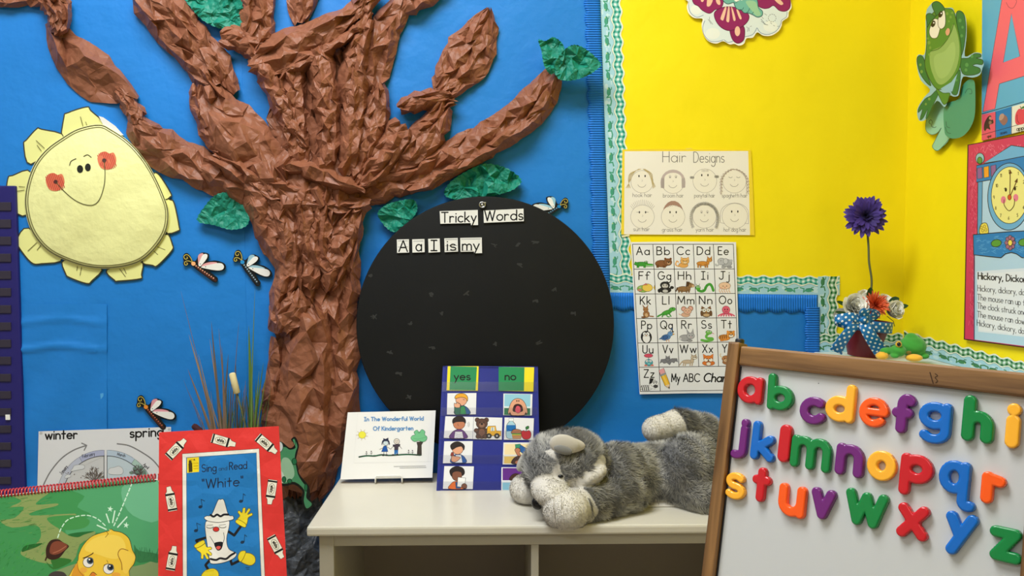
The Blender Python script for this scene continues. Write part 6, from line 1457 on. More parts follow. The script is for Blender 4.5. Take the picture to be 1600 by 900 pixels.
def f6(a):
    hair_c[0] = (44, 36, 34)
    bust(a, 158, 588, sm([(112, 590), (108, 566), (130, 546), (160, 540), (190, 552), (206, 572), (200, 600), (186, 574), (150, 580), (124, 596)], 4), SKN, (40, 92, 170), (240, 240, 242))
    a.blob(sm([(108, 640), (116, 614), (130, 622), (128, 640)], 3), (150, 60, 50), IK, 2); a.blob(sm([(112, 664), (120, 640), (146, 644), (176, 650), (168, 666), (140, 684), (118, 680)], 4), SKN, IK, 3)
pcard([(64, 538), (264, 536), (258, 690), (54, 692)], f6, 'picture card of a child holding both hands to the chest')
def f7(a):
    a.poly([(488, 556), (686, 556), (684, 632), (486, 632)], (250, 228, 176)); a.poly([(486, 644), (684, 644), (682, 694), (484, 694)], (246, 208, 110)); a.stroke([(484, 638), (684, 638)], 8, (250, 248, 240))
    a.blob([(562, 560), (598, 556), (612, 596), (566, 606)], (60, 150, 110), IK, 2); a.blob([(600, 562), (640, 588), (622, 628), (588, 602)], (40, 100, 170), IK, 3)
    a.blob(sm([(560, 596), (580, 584), (600, 598), (592, 618), (608, 646), (588, 650), (570, 622)], 4), SKM, IK, 3)
    a.blob(sm([(540, 696), (548, 662), (580, 642), (616, 650), (640, 680), (640, 696)], 4), (76, 46, 36), IK, 3); a.poly(el(588, 686, 26, 14), SKM)
pcard([(480, 546), (690, 546), (686, 702), (474, 700)], f7, 'picture card partly behind the plush dog, raised arm, no column')
def f8(a):
    hair_c[0] = (44, 34, 32)
    a.blob(sm([(96, 872), (110, 838), (136, 820), (180, 824), (206, 846), (214, 872)], 4), (240, 120, 50), IK, 3); a.blob([(142, 824), (176, 826), (180, 870), (146, 870)], (40, 92, 150), IK, 2)
    a.blob(el(152, 776, 36, 40), SKD, IK, 3)
    a.blob(sm([(106, 770), (102, 744), (120, 724), (146, 714), (180, 718), (202, 736), (206, 764), (190, 780), (184, 756), (150, 748), (122, 760), (118, 786)], 4), (40, 30, 28), IK, 3)
    a.blob([(160, 790), (214, 796), (208, 862), (154, 856)], (246, 246, 244), IK, 3); a.blob(sm([(190, 866), (186, 846), (204, 834), (222, 846), (218, 868)], 4), SKD, IK, 3)
pcard([(64, 712), (272, 714), (264, 874), (54, 872)], f8, 'picture card of a curly haired child holding a paper')
def f9(a):
    a.poly([(474, 726), (664, 726), (662, 812), (474, 812)], (104, 46, 140)); a.poly([(474, 828), (662, 828), (660, 880), (474, 880)], (150, 210, 230)); a.blob(sm([(526, 812), (534, 780), (566, 764), (600, 776), (612, 812)], 4), (76, 46, 36), IK, 3)
pcard([(466, 720), (672, 722), (668, 884), (464, 882)], f9, 'purple and blue picture card at the bottom, mostly behind the plush dog')

# ================================================================== plush husky
def shear(px, py, Y): return D(px, py, Y)
dog = thing('plush_husky', (0.2, 1.57, TOP), 'grey and white plush husky lying on the cream bookcase', 'plush dog')
def cap(p, q_, ra, rb): return lambda P: sd_cap(P, shear(*p), shear(*q_), ra, rb)
def ell(p, r, rot=0, yaw=0):
    R1 = np.array(Matrix.Rotation(math.radians(yaw), 3, 'Z') @ Matrix.Rotation(math.radians(rot), 3, 'Y'))
    return lambda P: sd_ell(P, shear(*p), r, R1.T)
CRE, GRY = 0, 1
prims = [  # sdf, blend, region (0 cream, 1 grey), body group
 (cap((965, 748, 1.60), (1082, 738, 1.63), 0.060, 0.068), 0.0, 1, 0),
 (ell((1082, 738, 1.575), (0.066, 0.062, 0.078)), 0.022, 1, 0),
 (ell((1102, 772, 1.55), (0.050, 0.052, 0.042)), 0.018, 1, 0),
 (ell((968, 742, 1.57), (0.058, 0.055, 0.060)), 0.03, 1, 0),
 (cap((978, 768, 1.540), (912, 789, 1.480), 0.043, 0.036), 0.010, 1, 1),
 (ell((885, 797, 1.452), (0.0445, 0.046, 0.0385)), 0.010, 0, 1),
 (ell((890, 720, 1.54), (0.075, 0.066, 0.060)), 0.012, 1, 2),
 (ell((848, 732, 1.535), (0.034, 0.050, 0.050)), 0.03, 1, 2),
 (ell((921, 746, 1.490), (0.037, 0.020, 0.0155), rot=-28), 0.010, 0, 2),
 (ell((860, 769, 1.478), (0.035, 0.047, 0.0265), yaw=20), 0.010, 0, 2),
 (cap((862, 752, 1.625), (832, 764, 1.60), 0.030, 0.028), 0.0, 0, 3),
 (ell((825, 764, 1.595), (0.037, 0.048, 0.0290)), 0.012, 0, 3),
 (ell((1030, 789, 1.575), (0.090, 0.030, 0.016)), 0.006, 0, 0),
 (cap((1095, 735, 1.66), (1116, 700, 1.685), 0.034, 0.031), 0.012, 1, 4),
 (cap((1116, 700, 1.685), (1100, 672, 1.68), 0.031, 0.030), 0.010, 1, 4),
 (cap((1100, 672, 1.68), (1060, 663, 1.665), 0.030, 0.030), 0.010, 1, 4),
 (cap((1060, 663, 1.665), (1024, 671, 1.65), 0.030, 0.027), 0.010, 0, 4),
]
def dog_sdf(P):
    g = {}
    for f, k, _, gi in prims:
        e = f(P); g[gi] = smin(g[gi], e, max(k, 1e-4)) if gi in g else e
    d = g[0]
    for gi, k in ((1, .005), (2, .0012), (3, .002), (4, .008)): d = smin(d, g[gi], k)
    return np.maximum(d, TOP + 0.0005 - P[..., 2])
lo = (D(790, 700, 1.62)[0], 1.39, TOP - 0.006); hi = (D(1150, 700, 1.62)[0], 1.765, TOP + 0.18)
V, F = surface_nets(dog_sdf, lo, hi, 0.0036)
def n3(P, s, seed): return vnoise(P[:, 0] / s + P[:, 1] / s * .7, P[:, 2] / s - P[:, 1] / s * .6, seed)
def dog_region(P):
    P = P + .010 * np.stack([n3(P, .011, 41) - .5, n3(P, .011, 42) - .5, n3(P, .011, 43) - .5], 1)
    best = np.full(len(P), 9.0); reg = np.zeros(len(P))
    for f, k, rg, _ in prims:
        e = f(P); m_ = e < best; best = np.where(m_, e, best); reg = np.where(m_, rg, reg)
    # face: white blaze beside the muzzle, pale brow
    head = np.minimum(prims[6][0](P), prims[7][0](P)) < 0.004
    blz = sd_cap(P, D(853, 700, 1.485), D(868, 755, 1.47), 0.008, 0.011) < 0.008
    reg = np.where(head & blz, 0, reg)
    ch = sd_cap(P, D(892, 764, 1.47), D(943, 722, 1.50), 0.010, 0.010) < 0.004
    reg = np.where(ch, 0, reg)
    pawside = (prims[4][0](P) < 0.004) & (prims[5][0](P) < 0.012); reg = np.where(pawside, 0, reg)
    return reg
reg = dog_region(V)
def lc(c): return np.array(C(c)[:3])
shade = n3(V, .018, 3) * .6 + n3(V, .007, 5) * .4
base = np.where(reg[:, None] > .5, lc((108, 108, 107)) * (.65 + .9 * shade[:, None]), lc((216, 211, 200)))
o = mobj('body', V, F, M['attr_soft'], dog, smooth=True); fix_normals(o)
vcol(o, np.concatenate([base, np.ones((len(V), 1))], 1))
# fur: short strands, each a sliver leaning along the coat
Va = np.asarray(V); Fa = np.asarray(F)
rs = np.random.RandomState(7)
def strands(Va, Fa, n, regf, name, parent):
    A, B_, Cc, Dd = Va[Fa[:, 0]], Va[Fa[:, 1]], Va[Fa[:, 2]], Va[Fa[:, 3]]
    nr = np.cross(Cc - A, Dd - B_); ar = np.linalg.norm(nr, axis=1); nr /= ar[:, None] + 1e-12
    # outward check by the sdf
    ctr = (A + B_ + Cc + Dd) / 4
    sgn = np.sign(dog_sdf(ctr + nr * 0.004)); nr *= np.where(sgn == 0, 1, sgn)[:, None]
    vis = ctr[:, 2] > TOP + 0.003
    pr = ar * vis; pr /= pr.sum()
    pick = rs.choice(len(Fa), n, p=pr)
    s, t = rs.rand(n, 1), rs.rand(n, 1)
    p = A[pick] * (1 - s) * (1 - t) + B_[pick] * s * (1 - t) + Cc[pick] * s * t + Dd[pick] * (1 - s) * t
    nn = nr[pick]; rg = regf(p)
    flow = np.stack([.55 + .3 * rs.randn(n), .15 * rs.randn(n), -.35 + .3 * rs.randn(n)], 1)
    hm = (np.minimum(prims[6][0](p), prims[7][0](p)) < 0.008); flow[hm] = np.stack([.5 + .3 * rs.randn(hm.sum()), .3 + .2 * rs.randn(hm.sum()), .35 + .3 * rs.randn(hm.sum())], 1)
    clump = np.stack([n3(p, .012, 11) - .5, n3(p, .012, 12) - .5, n3(p, .012, 13) - .5], 1) * 1.6
    flow += clump
    flow -= nn * np.sum(flow * nn, 1)[:, None]
    L = np.where(rg > .5, .0125, .0028) * (.6 + .8 * rs.rand(n))
    tip = p + nn * (L * np.where(rg > .5, .55, .7))[:, None] + flow * (L * np.where(rg > .5, .8, .4))[:, None]
    tip[:, 2] = np.maximum(tip[:, 2], TOP + 0.001)
    side = np.cross(nn, tip - p); side /= np.linalg.norm(side, axis=1)[:, None] + 1e-12
    w = np.where(rg > .5, .00052, .0007)[:, None]
    vv = np.empty((n * 3, 3)); vv[0::3] = p + side * w; vv[1::3] = p - side * w; vv[2::3] = tip
    vv[0::3] -= nn * .0008; vv[1::3] -= nn * .0008
    ff = np.arange(n * 3).reshape(-1, 3)
    sh_ = n3(p, .026, 3) * .6 + n3(p, .009, 5) * .4
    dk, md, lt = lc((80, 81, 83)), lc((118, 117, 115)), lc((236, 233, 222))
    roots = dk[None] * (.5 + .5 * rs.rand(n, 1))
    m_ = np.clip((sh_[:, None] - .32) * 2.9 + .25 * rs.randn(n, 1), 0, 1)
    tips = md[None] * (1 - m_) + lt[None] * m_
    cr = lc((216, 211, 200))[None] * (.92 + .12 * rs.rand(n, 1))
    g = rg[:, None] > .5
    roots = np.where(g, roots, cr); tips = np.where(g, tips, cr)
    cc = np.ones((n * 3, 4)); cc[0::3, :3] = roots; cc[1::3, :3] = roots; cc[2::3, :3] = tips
    o = mobj(name, vv, ff, M['attr_soft'], parent, smooth=True); vcol(o, cc)
    up_ = nn + .35 * (tip - p) / L[:, None]; up_ /= np.linalg.norm(up_, axis=1)[:, None]
    o.data.normals_split_custom_set_from_vertices(np.repeat(up_, 3, axis=0).tolist())
    return o
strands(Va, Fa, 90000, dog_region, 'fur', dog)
def solid(fn, c, ext, res, name, m, parent, col=None):
    c = np.asarray(c); e = np.asarray(ext)
    V, F = surface_nets(fn, c - e, c + e, res)
    o = mobj(name, V, F, m, parent, smooth=True); fix_normals(o)
    if col is not None: vcol(o, [C(col)] * len(V))
    return o
def on_dog(px, py, sink=0.0):
    d = ray(px, py)
    for t in np.arange(1.38, 1.75, .0005):
        if dog_sdf((CO + d * (t / d[1]))[None])[0] < 0: return (px, py, t + sink)
    return (px, py, 1.5)
def on_muzzle(px, py):
    d = ray(px, py); best = (9, 0)
    for t in np.arange(1.40, 1.52, .0005):
        v = prims[9][0]((CO + d * (t / d[1]))[None])[0]
        if v < 0: return (px, py, t)
        best = min(best, (v, t))
    return (px, py, best[1])
nz = on_muzzle(840, 786); nz = (nz[0], nz[1], nz[2] - .001)
fn = ell(nz, (0.0115, 0.009, 0.0125)); solid(fn, D(*nz), (.016, .014, .017), .0016, 'nose', M['nose'], dog)
ey = on_dog(876, 744, .0005); fn = ell(ey, (.0055, .004, .0035)); solid(fn, D(*ey), (.009, .008, .008), .001, 'eye', M['nose'], dog)
e1 = (886, 696, 1.470)
def ear_fn(P): return smin(ell((880, 694, 1.472), (.026, .0075, .0185), rot=10)(P), ell((897, 696, 1.479), (.021, .007, .0115), rot=4)(P), .012)
solid(ear_fn, D(*e1), (.06, .03, .04), .0018, 'ear', M['attr_soft'], dog, (196, 190, 178))
def earin(P): return ell((880, 703, 1.4655), (.018, .005, .0085), rot=16)(P)
solid(earin, D(880, 703, 1.4655), (.03, .015, .02), .0014, 'inner_ear', M['attr_soft'], dog, (126, 126, 124))
e2 = (824, 716, 1.585); fn = ell(e2, (.013, .016, .032), rot=38); solid(fn, D(*e2), (.05, .03, .05), .002, 'ear', M['attr_soft'], dog, (170, 168, 160))
b = MB()
for px in (868, 880):
    b.tube([D(px, 800 + 12, 1.4135), D(px - 3, 792, 1.4105), D(px - 2, 778, 1.4155)], .0007, 6)
b.build('paw_stitching', mat('stitch_thread', .8, (176, 170, 158)), dog, smooth=True)
# ================================================================== white corner cabinet along the right wall
ZC = BACK.p(1413, 549)[2]
cab = thing('corner_cabinet', (XR - 0.1, 1.4, 0), 'low white cabinet in the corner behind the easel, under the flower pot', 'cabinet')
cx0, cy0 = 0.722, 1.13
b = MB(); b.box((cx0, cy0, ZC - 0.02), (XR - 0.001, YW - 0.004, ZC), 0.003); b.build('top_board', mat('white_laminate', .35, (214, 224, 222)), cab)
b = MB(); b.box((cx0 + 0.012, cy0 + 0.012, 0), (XR - 0.004, YW - 0.006, ZC - 0.02), 0.002); b.build('body', M['cream'], cab)
b = MB(); b.box((cx0 + 0.006, cy0 + 0.03, 0.06), (cx0 + 0.012, YW - 0.03, ZC - 0.05), 0.002); b.build('door', M['cream'], cab)

# ================================================================== flower pot
PY = 1.70; mp_ = PY / FPX
pc0 = D(1347, 553, PY); pc0[2] = ZC
fp = thing('flower_pot', pc0, 'dark red flower pot of artificial flowers with a blue polka dot bow', 'flower pot')
Hp = 0.080
tilt = np.array(Matrix.Rotation(math.radians(6), 3, 'Y'))
prof = [(0.0275, 0), (0.030, 0.001), (0.044, Hp * .72), (0.0445, Hp * .73), (0.0490, Hp * .74), (0.0505, Hp), (0.0478, Hp), (0.045, Hp * .8), (0.0, Hp * .78)]
b = MB(); b.lathe(pc0 + np.array([0, 0, 0.0028]), prof, 48, tilt.T); o = b.build('pot', M['pot'], fp); fix_normals(o); smooth_by_angle(o, 40)
pa = lambda r, an, z: pc0 + np.array([0, 0, 0.0028]) + tilt @ np.array([r * math.sin(an), -r * math.cos(an), z])
def ribbon(path, wid, name, parent, uvk=1 / 0.0145):
    """path: centre points; wid: half-width vectors"""
    V = []; U = []; s = 0
    for i, p in enumerate(path):
        if i: s += np.linalg.norm(path[i] - path[i - 1])
        for j in range(5):
            f = -1 + j * .5
            V.append(p + wid[i] * f); U.append((s * uvk, f * np.linalg.norm(wid[i]) * uvk))
    n = len(path)
    V2 = [tuple(v) for v in V]
    F = gridfaces(n, 5)
    o = mobj(name, V2, F, M['dots'], parent, smooth=True, uvs=U)
    md = o.modifiers.new('thick', 'SOLIDIFY'); md.thickness = 0.0006
    return o
# band round the rim
an = np.linspace(-math.pi, math.pi, 49)
ribbon([pa(0.0518, t, Hp * .86) for t in an], [tilt @ np.array([0, 0, 0.0115])] * 49, 'rim_ribbon', fp)
kn = D(1347, 499, PY - 0.062)
def D3(px, py, y): return D(px, py, y)
bow = bpy.data.objects.new('bow', None); COL.objects.link(bow); bow.parent = fp; WL['bow'] = WL[fp.name]
def cpath(pts, n=28):
    P = np.array([D3(*p) for p in pts]); out = []
    t = np.linspace(0, len(P) - 1, n)
    S3 = sm(P, 12, False); idx = np.linspace(0, len(S3) - 1, n)
    return [S3[int(round(i))] for i in idx]
Yk = PY - 0.062
def wv(n, a, b_): return [np.array(a) * (1 - i / (n - 1)) + np.array(b_) * (i / (n - 1)) for i in range(n)]
# left loop, upright loop, two tails
ribbon(cpath([(1347, 500, Yk), (1332, 495, Yk - .012), (1314, 497, Yk - .010), (1304, 500, Yk + .004), (1316, 505, Yk + .012), (1334, 503, Yk + .006), (1347, 501, Yk)]), wv(28, (0.001, 0.003, 0.008), (0.001, 0.003, 0.010)), 'left_loop', bow)
ribbon(cpath([(1350, 500, Yk), (1351, 488, Yk - .010), (1357, 482, Yk - .008), (1368, 486, Yk + .002), (1366, 494, Yk + .010), (1354, 500, Yk + .006), (1350, 501, Yk)]), wv(28, (0.013, 0.003, 0.001), (0.010, 0.004, -0.006)), 'upright_loop', bow)
ribbon(cpath([(1346, 500, Yk), (1334, 510, Yk - .012), (1322, 524, Yk - .014), (1311, 540, Yk - .006), (1306, 550, Yk + .001)]), wv(28, (0.008, 0.002, -0.005), (0.0135, 0.002, -0.006)), 'left_tail', bow)
ribbon(cpath([(1349, 500, Yk), (1354, 514, Yk - .012), (1362, 528, Yk - .012), (1370, 540, Yk - .006), (1377, 550, Yk + .0)]), wv(28, (0.012, 0.002, 0.004), (0.0155, 0.002, 0.006)), 'right_tail', bow)
fnk = lambda P: sd_ell(P, kn + np.array([0, -.004, 0]), (0.009, .008, .008))
V, F = surface_nets(fnk, kn - .015, kn + .015, .0018); U = (np.asarray(V)[:, [0, 2]] - kn[[0, 2]]) / .0145
o = mobj('knot', V, F, M['dots'], bow, smooth=True, uvs=U); fix_normals(o)

def petal_mesh(V, F, Cc, base, d, side, nrm, L, w, curl, c0, c1, cup=0.0, n=9, wf=None):
    """one petal: runs from base along d, curls toward nrm"""
    b0 = len(V)
    for i in range(n + 1):
        t = i / n
        ww = w * ((wf(t)) if wf else ((.42 + .58 * math.sin(t / .6 * math.pi / 2)) if t < .6 else math.sqrt(max(.02, 1 - ((t - .6) / .405) ** 2))))
        for j in range(3):
            s = j - 1
            V.append(base + d * L * t + nrm * (curl * t * t * L + cup * abs(s) * ww) + side * s * ww)
            Cc.append(tuple(np.array(c0) * (1 - t) + np.array(c1) * t))
    for i in range(n):
        for j in range(2):
            F.append((b0 + i * 3 + j, b0 + i * 3 + j + 1, b0 + i * 3 + j + 4, b0 + i * 3 + j + 3))
def flower(name, c, axis, rings, parent, m='attr_petal'):
    """rings: (count, length, half width, rise, curl, colour in, colour out, cup)"""
    axis = np.asarray(axis, float); axis /= np.linalg.norm(axis)
    x = np.cross(axis, [0, 0, 1.0]); x /= np.linalg.norm(x); y = np.cross(axis, x)
    V, F, Cc = [], [], []; r = random.Random(hash(name) % 1000 if False else len(name) * 7 + int(c[0] * 1000))
    for k, (n, L, w, rise, curl, ci, co, cup) in enumerate(rings):
        for i in range(n):
            a = 2 * math.pi * (i + .5 * (k % 2)) / n + r.uniform(-.09, .09)
            rd = math.cos(a) * x + math.sin(a) * y; sd = -math.sin(a) * x + math.cos(a) * y
            rr = rise + r.uniform(-.12, .12)
            d = rd * math.cos(rr) + axis * math.sin(rr); nn = axis * math.cos(rr) - rd * math.sin(rr)
            tw = r.uniform(-.25, .25); sd2 = sd * math.cos(tw) + nn * math.sin(tw)
            j = r.uniform(.88, 1.1); sh_ = r.uniform(.8, 1.15)
            petal_mesh(V, F, Cc, np.asarray(c) + axis * .0012 * k, d, sd2, nn, L * j, w * r.uniform(.9, 1.1), curl + r.uniform(-.06, .06), [v * sh_ for v in C(ci)[:3]], [v * sh_ for v in C(co)[:3]], cup)
    o = mobj(name, V, F, M[m], parent); vcol(o, [(*c_, 1) for c_ in Cc])
    return o
gc = D(1352, 338, PY + .005)
flower('purple_bloom', gc, (-.25, -1, .18), [
    (28, .044, .0056, .05, -.10, (50, 38, 96), (88, 68, 150), .15), (26, .040, .0054, .22, -.05, (46, 34, 90), (82, 62, 144), .15), (22, .033, .0048, .42, .0, (40, 30, 80), (76, 56, 136), .15),
    (18, .016, .0022, .7, .1, (24, 18, 44), (50, 40, 90), .1), (16, .010, .0018, 1.0, .1, (14, 12, 26), (36, 30, 66), .1)], fp)
b = MB(); sp = [D(1355, 358, PY + .012), D(1357, 385, PY + .008), D(1358, 410, PY + .004), D(1362, 440, PY), D(1359, 470, PY), D(1355, 500, PY)]
b.tube(sm(np.array(sp), 6, False), .0024, 8); b.build('stem', M['stem'], fp, smooth=True)
wh0, wh1 = (240, 238, 218), (250, 249, 240)
def peony(c, r, axis=(-.1, -1, .35)):
    flower('white_bloom', c, axis, [(8, r * 1.0, r * .55, .35, .45, wh0, wh1, .3), (8, r * .98, r * .52, .75, .30, wh0, wh1, .3), (8, r * .92, r * .46, 1.05, .15, wh0, wh1, .35), (7, r * .84, r * .40, 1.25, .0, wh0, wh1, .4), (5, r * .8, r * .32, 1.45, -.1, (220, 216, 190), wh1, .4)], fp)
peony(D(1333, 482, PY - .022), .033); peony(D(1317, 494, PY - .010), .020, (-.6, -1, .2)); peony(D(1390, 486, PY - .012), .026, (.3, -1, .3)); peony(D(1350, 474, PY + .02), .026, (0, -.6, .8)); peony(D(1376, 478, PY + .01), .026, (.2, -.7, .6))
flower('orange_bloom', D(1366, 477, PY - .038), (.08, -1, .35), [(22, .030, .0026, .08, .15, (196, 74, 36), (240, 124, 84), .3), (20, .027, .0025, .40, .12, (200, 70, 34), (238, 116, 76), .3), (18, .023, .0023, .72, .1, (190, 64, 30), (234, 104, 62), .3), (14, .017, .002, 1.05, .05, (176, 56, 26), (224, 92, 50), .3)], fp)
def lf(pts, name='leaf'):
    p0, p1 = D(*pts[0]), D(*pts[1]); w = pts[2]
    d = p1 - p0; L = np.linalg.norm(d); d /= L; nrm = np.array([-.1, -.8, .6]); side = np.cross(d, nrm); side /= np.linalg.norm(side); nrm = np.cross(side, d)
    V, F, Cc = [], [], []; g = C((34, 62, 30))[:3]; petal_mesh(V, F, Cc, p0, d, side, nrm, L, w, -.12, g, [v * 1.3 for v in g], .25, 8)
    o = mobj(name, V, F, M['attr_petal'], fp); vcol(o, [(*c_, 1) for c_ in Cc])
lf(((1388, 476, PY - .01), (1404, 465, PY - .02), .008)); lf(((1394, 484, PY - .01), (1419, 476, PY - .02), .006)); lf(((1357, 474, PY), (1361, 450, PY - .01), .007)); lf(((1326, 480, PY), (1309, 470, PY), .005)); lf(((1330, 492, PY - .03), (1306, 486, PY - .03), .004))
b = MB()
for k, q_ in enumerate(([(1388, 490), (1398, 486), (1404, 492)], [(1386, 494), (1396, 502), (1398, 510)], [(1322, 498), (1310, 494), (1306, 500)])):
    b2 = MB(); b2.tube([D(x, y, PY - .02) for x, y in q_], .0007, 5); b2.build('moss_strand', M['stem'], fp)

# plush frog
FY = 1.60
fr = thing('plush_frog', D(1415, 560, FY), 'small green plush frog with yellow feet beside the flower pot', 'plush frog')
sF = FY / FPX
fe = lambda px, py, dy, rx, ry, rz: (D(px, py, FY + dy), (rx * sF, ry, rz * sF))
fprims = [(fe(1426, 541, 0, 20, .024, 17), 0), (fe(1424, 528, .002, 9, .012, 8), 0), (fe(1403, 548, -.022, 12, .014, 9.5), 0), (fe(1387, 548, -.012, 12, .010, 5.5), 0), (fe(1378, 556, -.014, 9.5, .012, 6), 1), (fe(1428, 559, -.030, 13, .013, 5.8), 1), (fe(1443, 556, -.01, 8, .012, 5), 0), (fe(1398, 556, -.028, 6, .009, 3.5), 0)]
ZCt = ZC
def frog_sdf(P):
    d = None
    for (c, r), _ in fprims:
        e = sd_ell(P, c, r); d = e if d is None else smin(d, e, .004)
    return np.maximum(d, ZCt + .0004 - P[..., 2])
V, F = surface_nets(frog_sdf, D(1362, 570, FY) + [0, -.06, -.01], D(1462, 512, FY) + [0, .05, .01], .0016)
dd = np.stack([sd_ell(V, c, r) for (c, r), _ in fprims], 1); isy = np.array([k for _, k in fprims])[dd.argmin(1)]
o = mobj('body', V, F, M['attr_soft'], fr, smooth=True); fix_normals(o)
vn = .85 + .3 * n3(np.asarray(V), .006, 4)
vcol(o, [(*(lc((70, 158, 62)) * f if k == 0 else lc((240, 182, 60)) * f), 1) for k, f in zip(isy, vn)])
fn = lambda P: sd_ell(P, D(1404, 538, FY - .030), (5 * sF, .005, 5 * sF)); V, F = surface_nets(fn, D(1404, 538, FY - .03) - .012, D(1404, 538, FY - .03) + .012, .0012)
o = mobj('eye', V, F, M['attr_soft'], fr, smooth=True); fix_normals(o); vcol(o, [C((214, 170, 50))] * len(V))
fn2 = lambda P: sd_ell(P, D(1404.5, 538, FY - .0335), (3 * sF, .0035, 3.4 * sF)); V, F = surface_nets(fn2, D(1404, 538, FY - .0335) - .008, D(1404, 538, FY - .0335) + .008, .0009)
o = mobj('pupil', V, F, M['nose'], fr, smooth=True); fix_normals(o)
fn3 = lambda P: sd_ell(P, D(1420, 551, FY - .029), (4 * sF, .003, 3 * sF)); V, F = surface_nets(fn3, D(1420, 551, FY - .029) - .009, D(1420, 551, FY - .029) + .009, .0009)
o = mobj('eye', V, F, M['attr_soft'], fr, smooth=True); fix_normals(o); vcol(o, [C((120, 110, 40))] * len(V))

# ================================================================== easel with whiteboard
th, al = math.radians(45.5), math.radians(11.6)
er = np.array([math.cos(th), -math.sin(th), 0]); eu = np.array([math.sin(al) * math.sin(th), math.sin(al) * math.cos(th), math.cos(al)])
en = np.cross(er, eu)
O_ = CO + ray(1157, 572.5) * (1.0 / ray(1157, 572.5)[1])
EP = Plane(O_, en)
def bc(px, py, off=0.0):
    p = EP.p(px, py, off) - O_; return np.array([p @ er, p @ eu])
def bp(u, v, off=0.0): return O_ + er * u + eu * v + en * off
AXE = np.stack([er, eu, en])
FT = 0.010
uL = bc(1131, 590, FT)[0]; vT = bc(1300, 553.5, FT)[1]; uR = bc(1599, 868, 0)[0]
uL0 = 0.0
print('easel', uL, vT, uR, bc(1123, 900))
PW = -uL
vB = -(O_[2]) / eu[2]            # floor
BH = 0.62
es = thing('easel', bp(uR / 2, vB), 'oak framed whiteboard easel holding coloured magnetic letters', 'easel')
bolt_v = vT
def ebox(name, u0, u1, v0, v1, o0, o1, m, uvflag=True, bev=.0025):
    b = MB(); b.obox(bp((u0 + u1) / 2, (v0 + v1) / 2, (o0 + o1) / 2), AXE, np.array([(u1 - u0) / 2, (v1 - v0) / 2, (o1 - o0) / 2]), bev)
    return b.build(name, m, es, uv=uvflag)
ebox('side_post', uL, 0, vB + .004, vT + .004, -.014, FT, M['wood'])
ebox('side_post', uR, uR + PW, vB + .004, vT + .004, -.014, FT, M['wood'])
rail = ebox('top_rail', .0005, uR - .0005, bc(1300, 586.5, FT - .003)[1], vT, -.014, FT - .003, M['wood'])
ebox('bottom_rail', .0005, uR - .0005, -BH - .03, -BH, -.014, FT - .003, M['wood'])
ebox('tray', .0005, uR - .0005, -BH - .05, -BH - .03, -.014, .06, M['wood'])
ebox('whiteboard', -.002, uR + .002, -BH - .005, bc(1300, 586.5, FT - .003)[1] + .004, -.006, 0, M['white'], False, .0005)
# added dark strip stands in for the shadow line along the joint
for nm, (u0, u1, v0, v1) in {'joint_shadow_strip': (0, .002, -BH, 0.0)}.items():
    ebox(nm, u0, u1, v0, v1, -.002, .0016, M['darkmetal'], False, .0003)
b = MB(); cb = bp(uL + PW * .55, vT + .004, -.004); b.lathe(cb - eu * .002, [(.0058, 0), (.0058, .006), (.0045, .0075)], 20, np.stack([er, en, eu])); o = b.build('hinge_bolt', M['darkmetal'], es); fix_normals(o)
# rear legs
for u in (uL + PW / 2, uR + PW / 2):
    top = bp(u, vT - .03, -.022)
    hd = np.array([-en[0], -en[1], 0]); hd /= np.linalg.norm(hd)
    foot = np.array([top[0], top[1], 0.003]) + hd * .20
    d = foot - top; L = np.linalg.norm(d); d /= L; y_ = np.cross(er, d)
    b = MB(); b.obox((top + foot) / 2, np.stack([d, er, y_]), np.array([L / 2, PW / 2 * .9, .010]), .002); b.build('rear_leg', M['wood'], es, uv=True)
# pencil marks on the rail
a = Art(Plane(bp(0, 0, FT - .003), en), 0.0002)
a.stroke([(1453, 582), (1458, 599)], 1.6, (60, 40, 24)); a.stroke(sm([(1461, 584), (1465, 587), (1461, 590), (1465, 595), (1462, 598)], 4, False), 1.3, (70, 48, 28))
tag(a.build('pencil_mark', M['matte_print'], es), 'dark pencil mark')

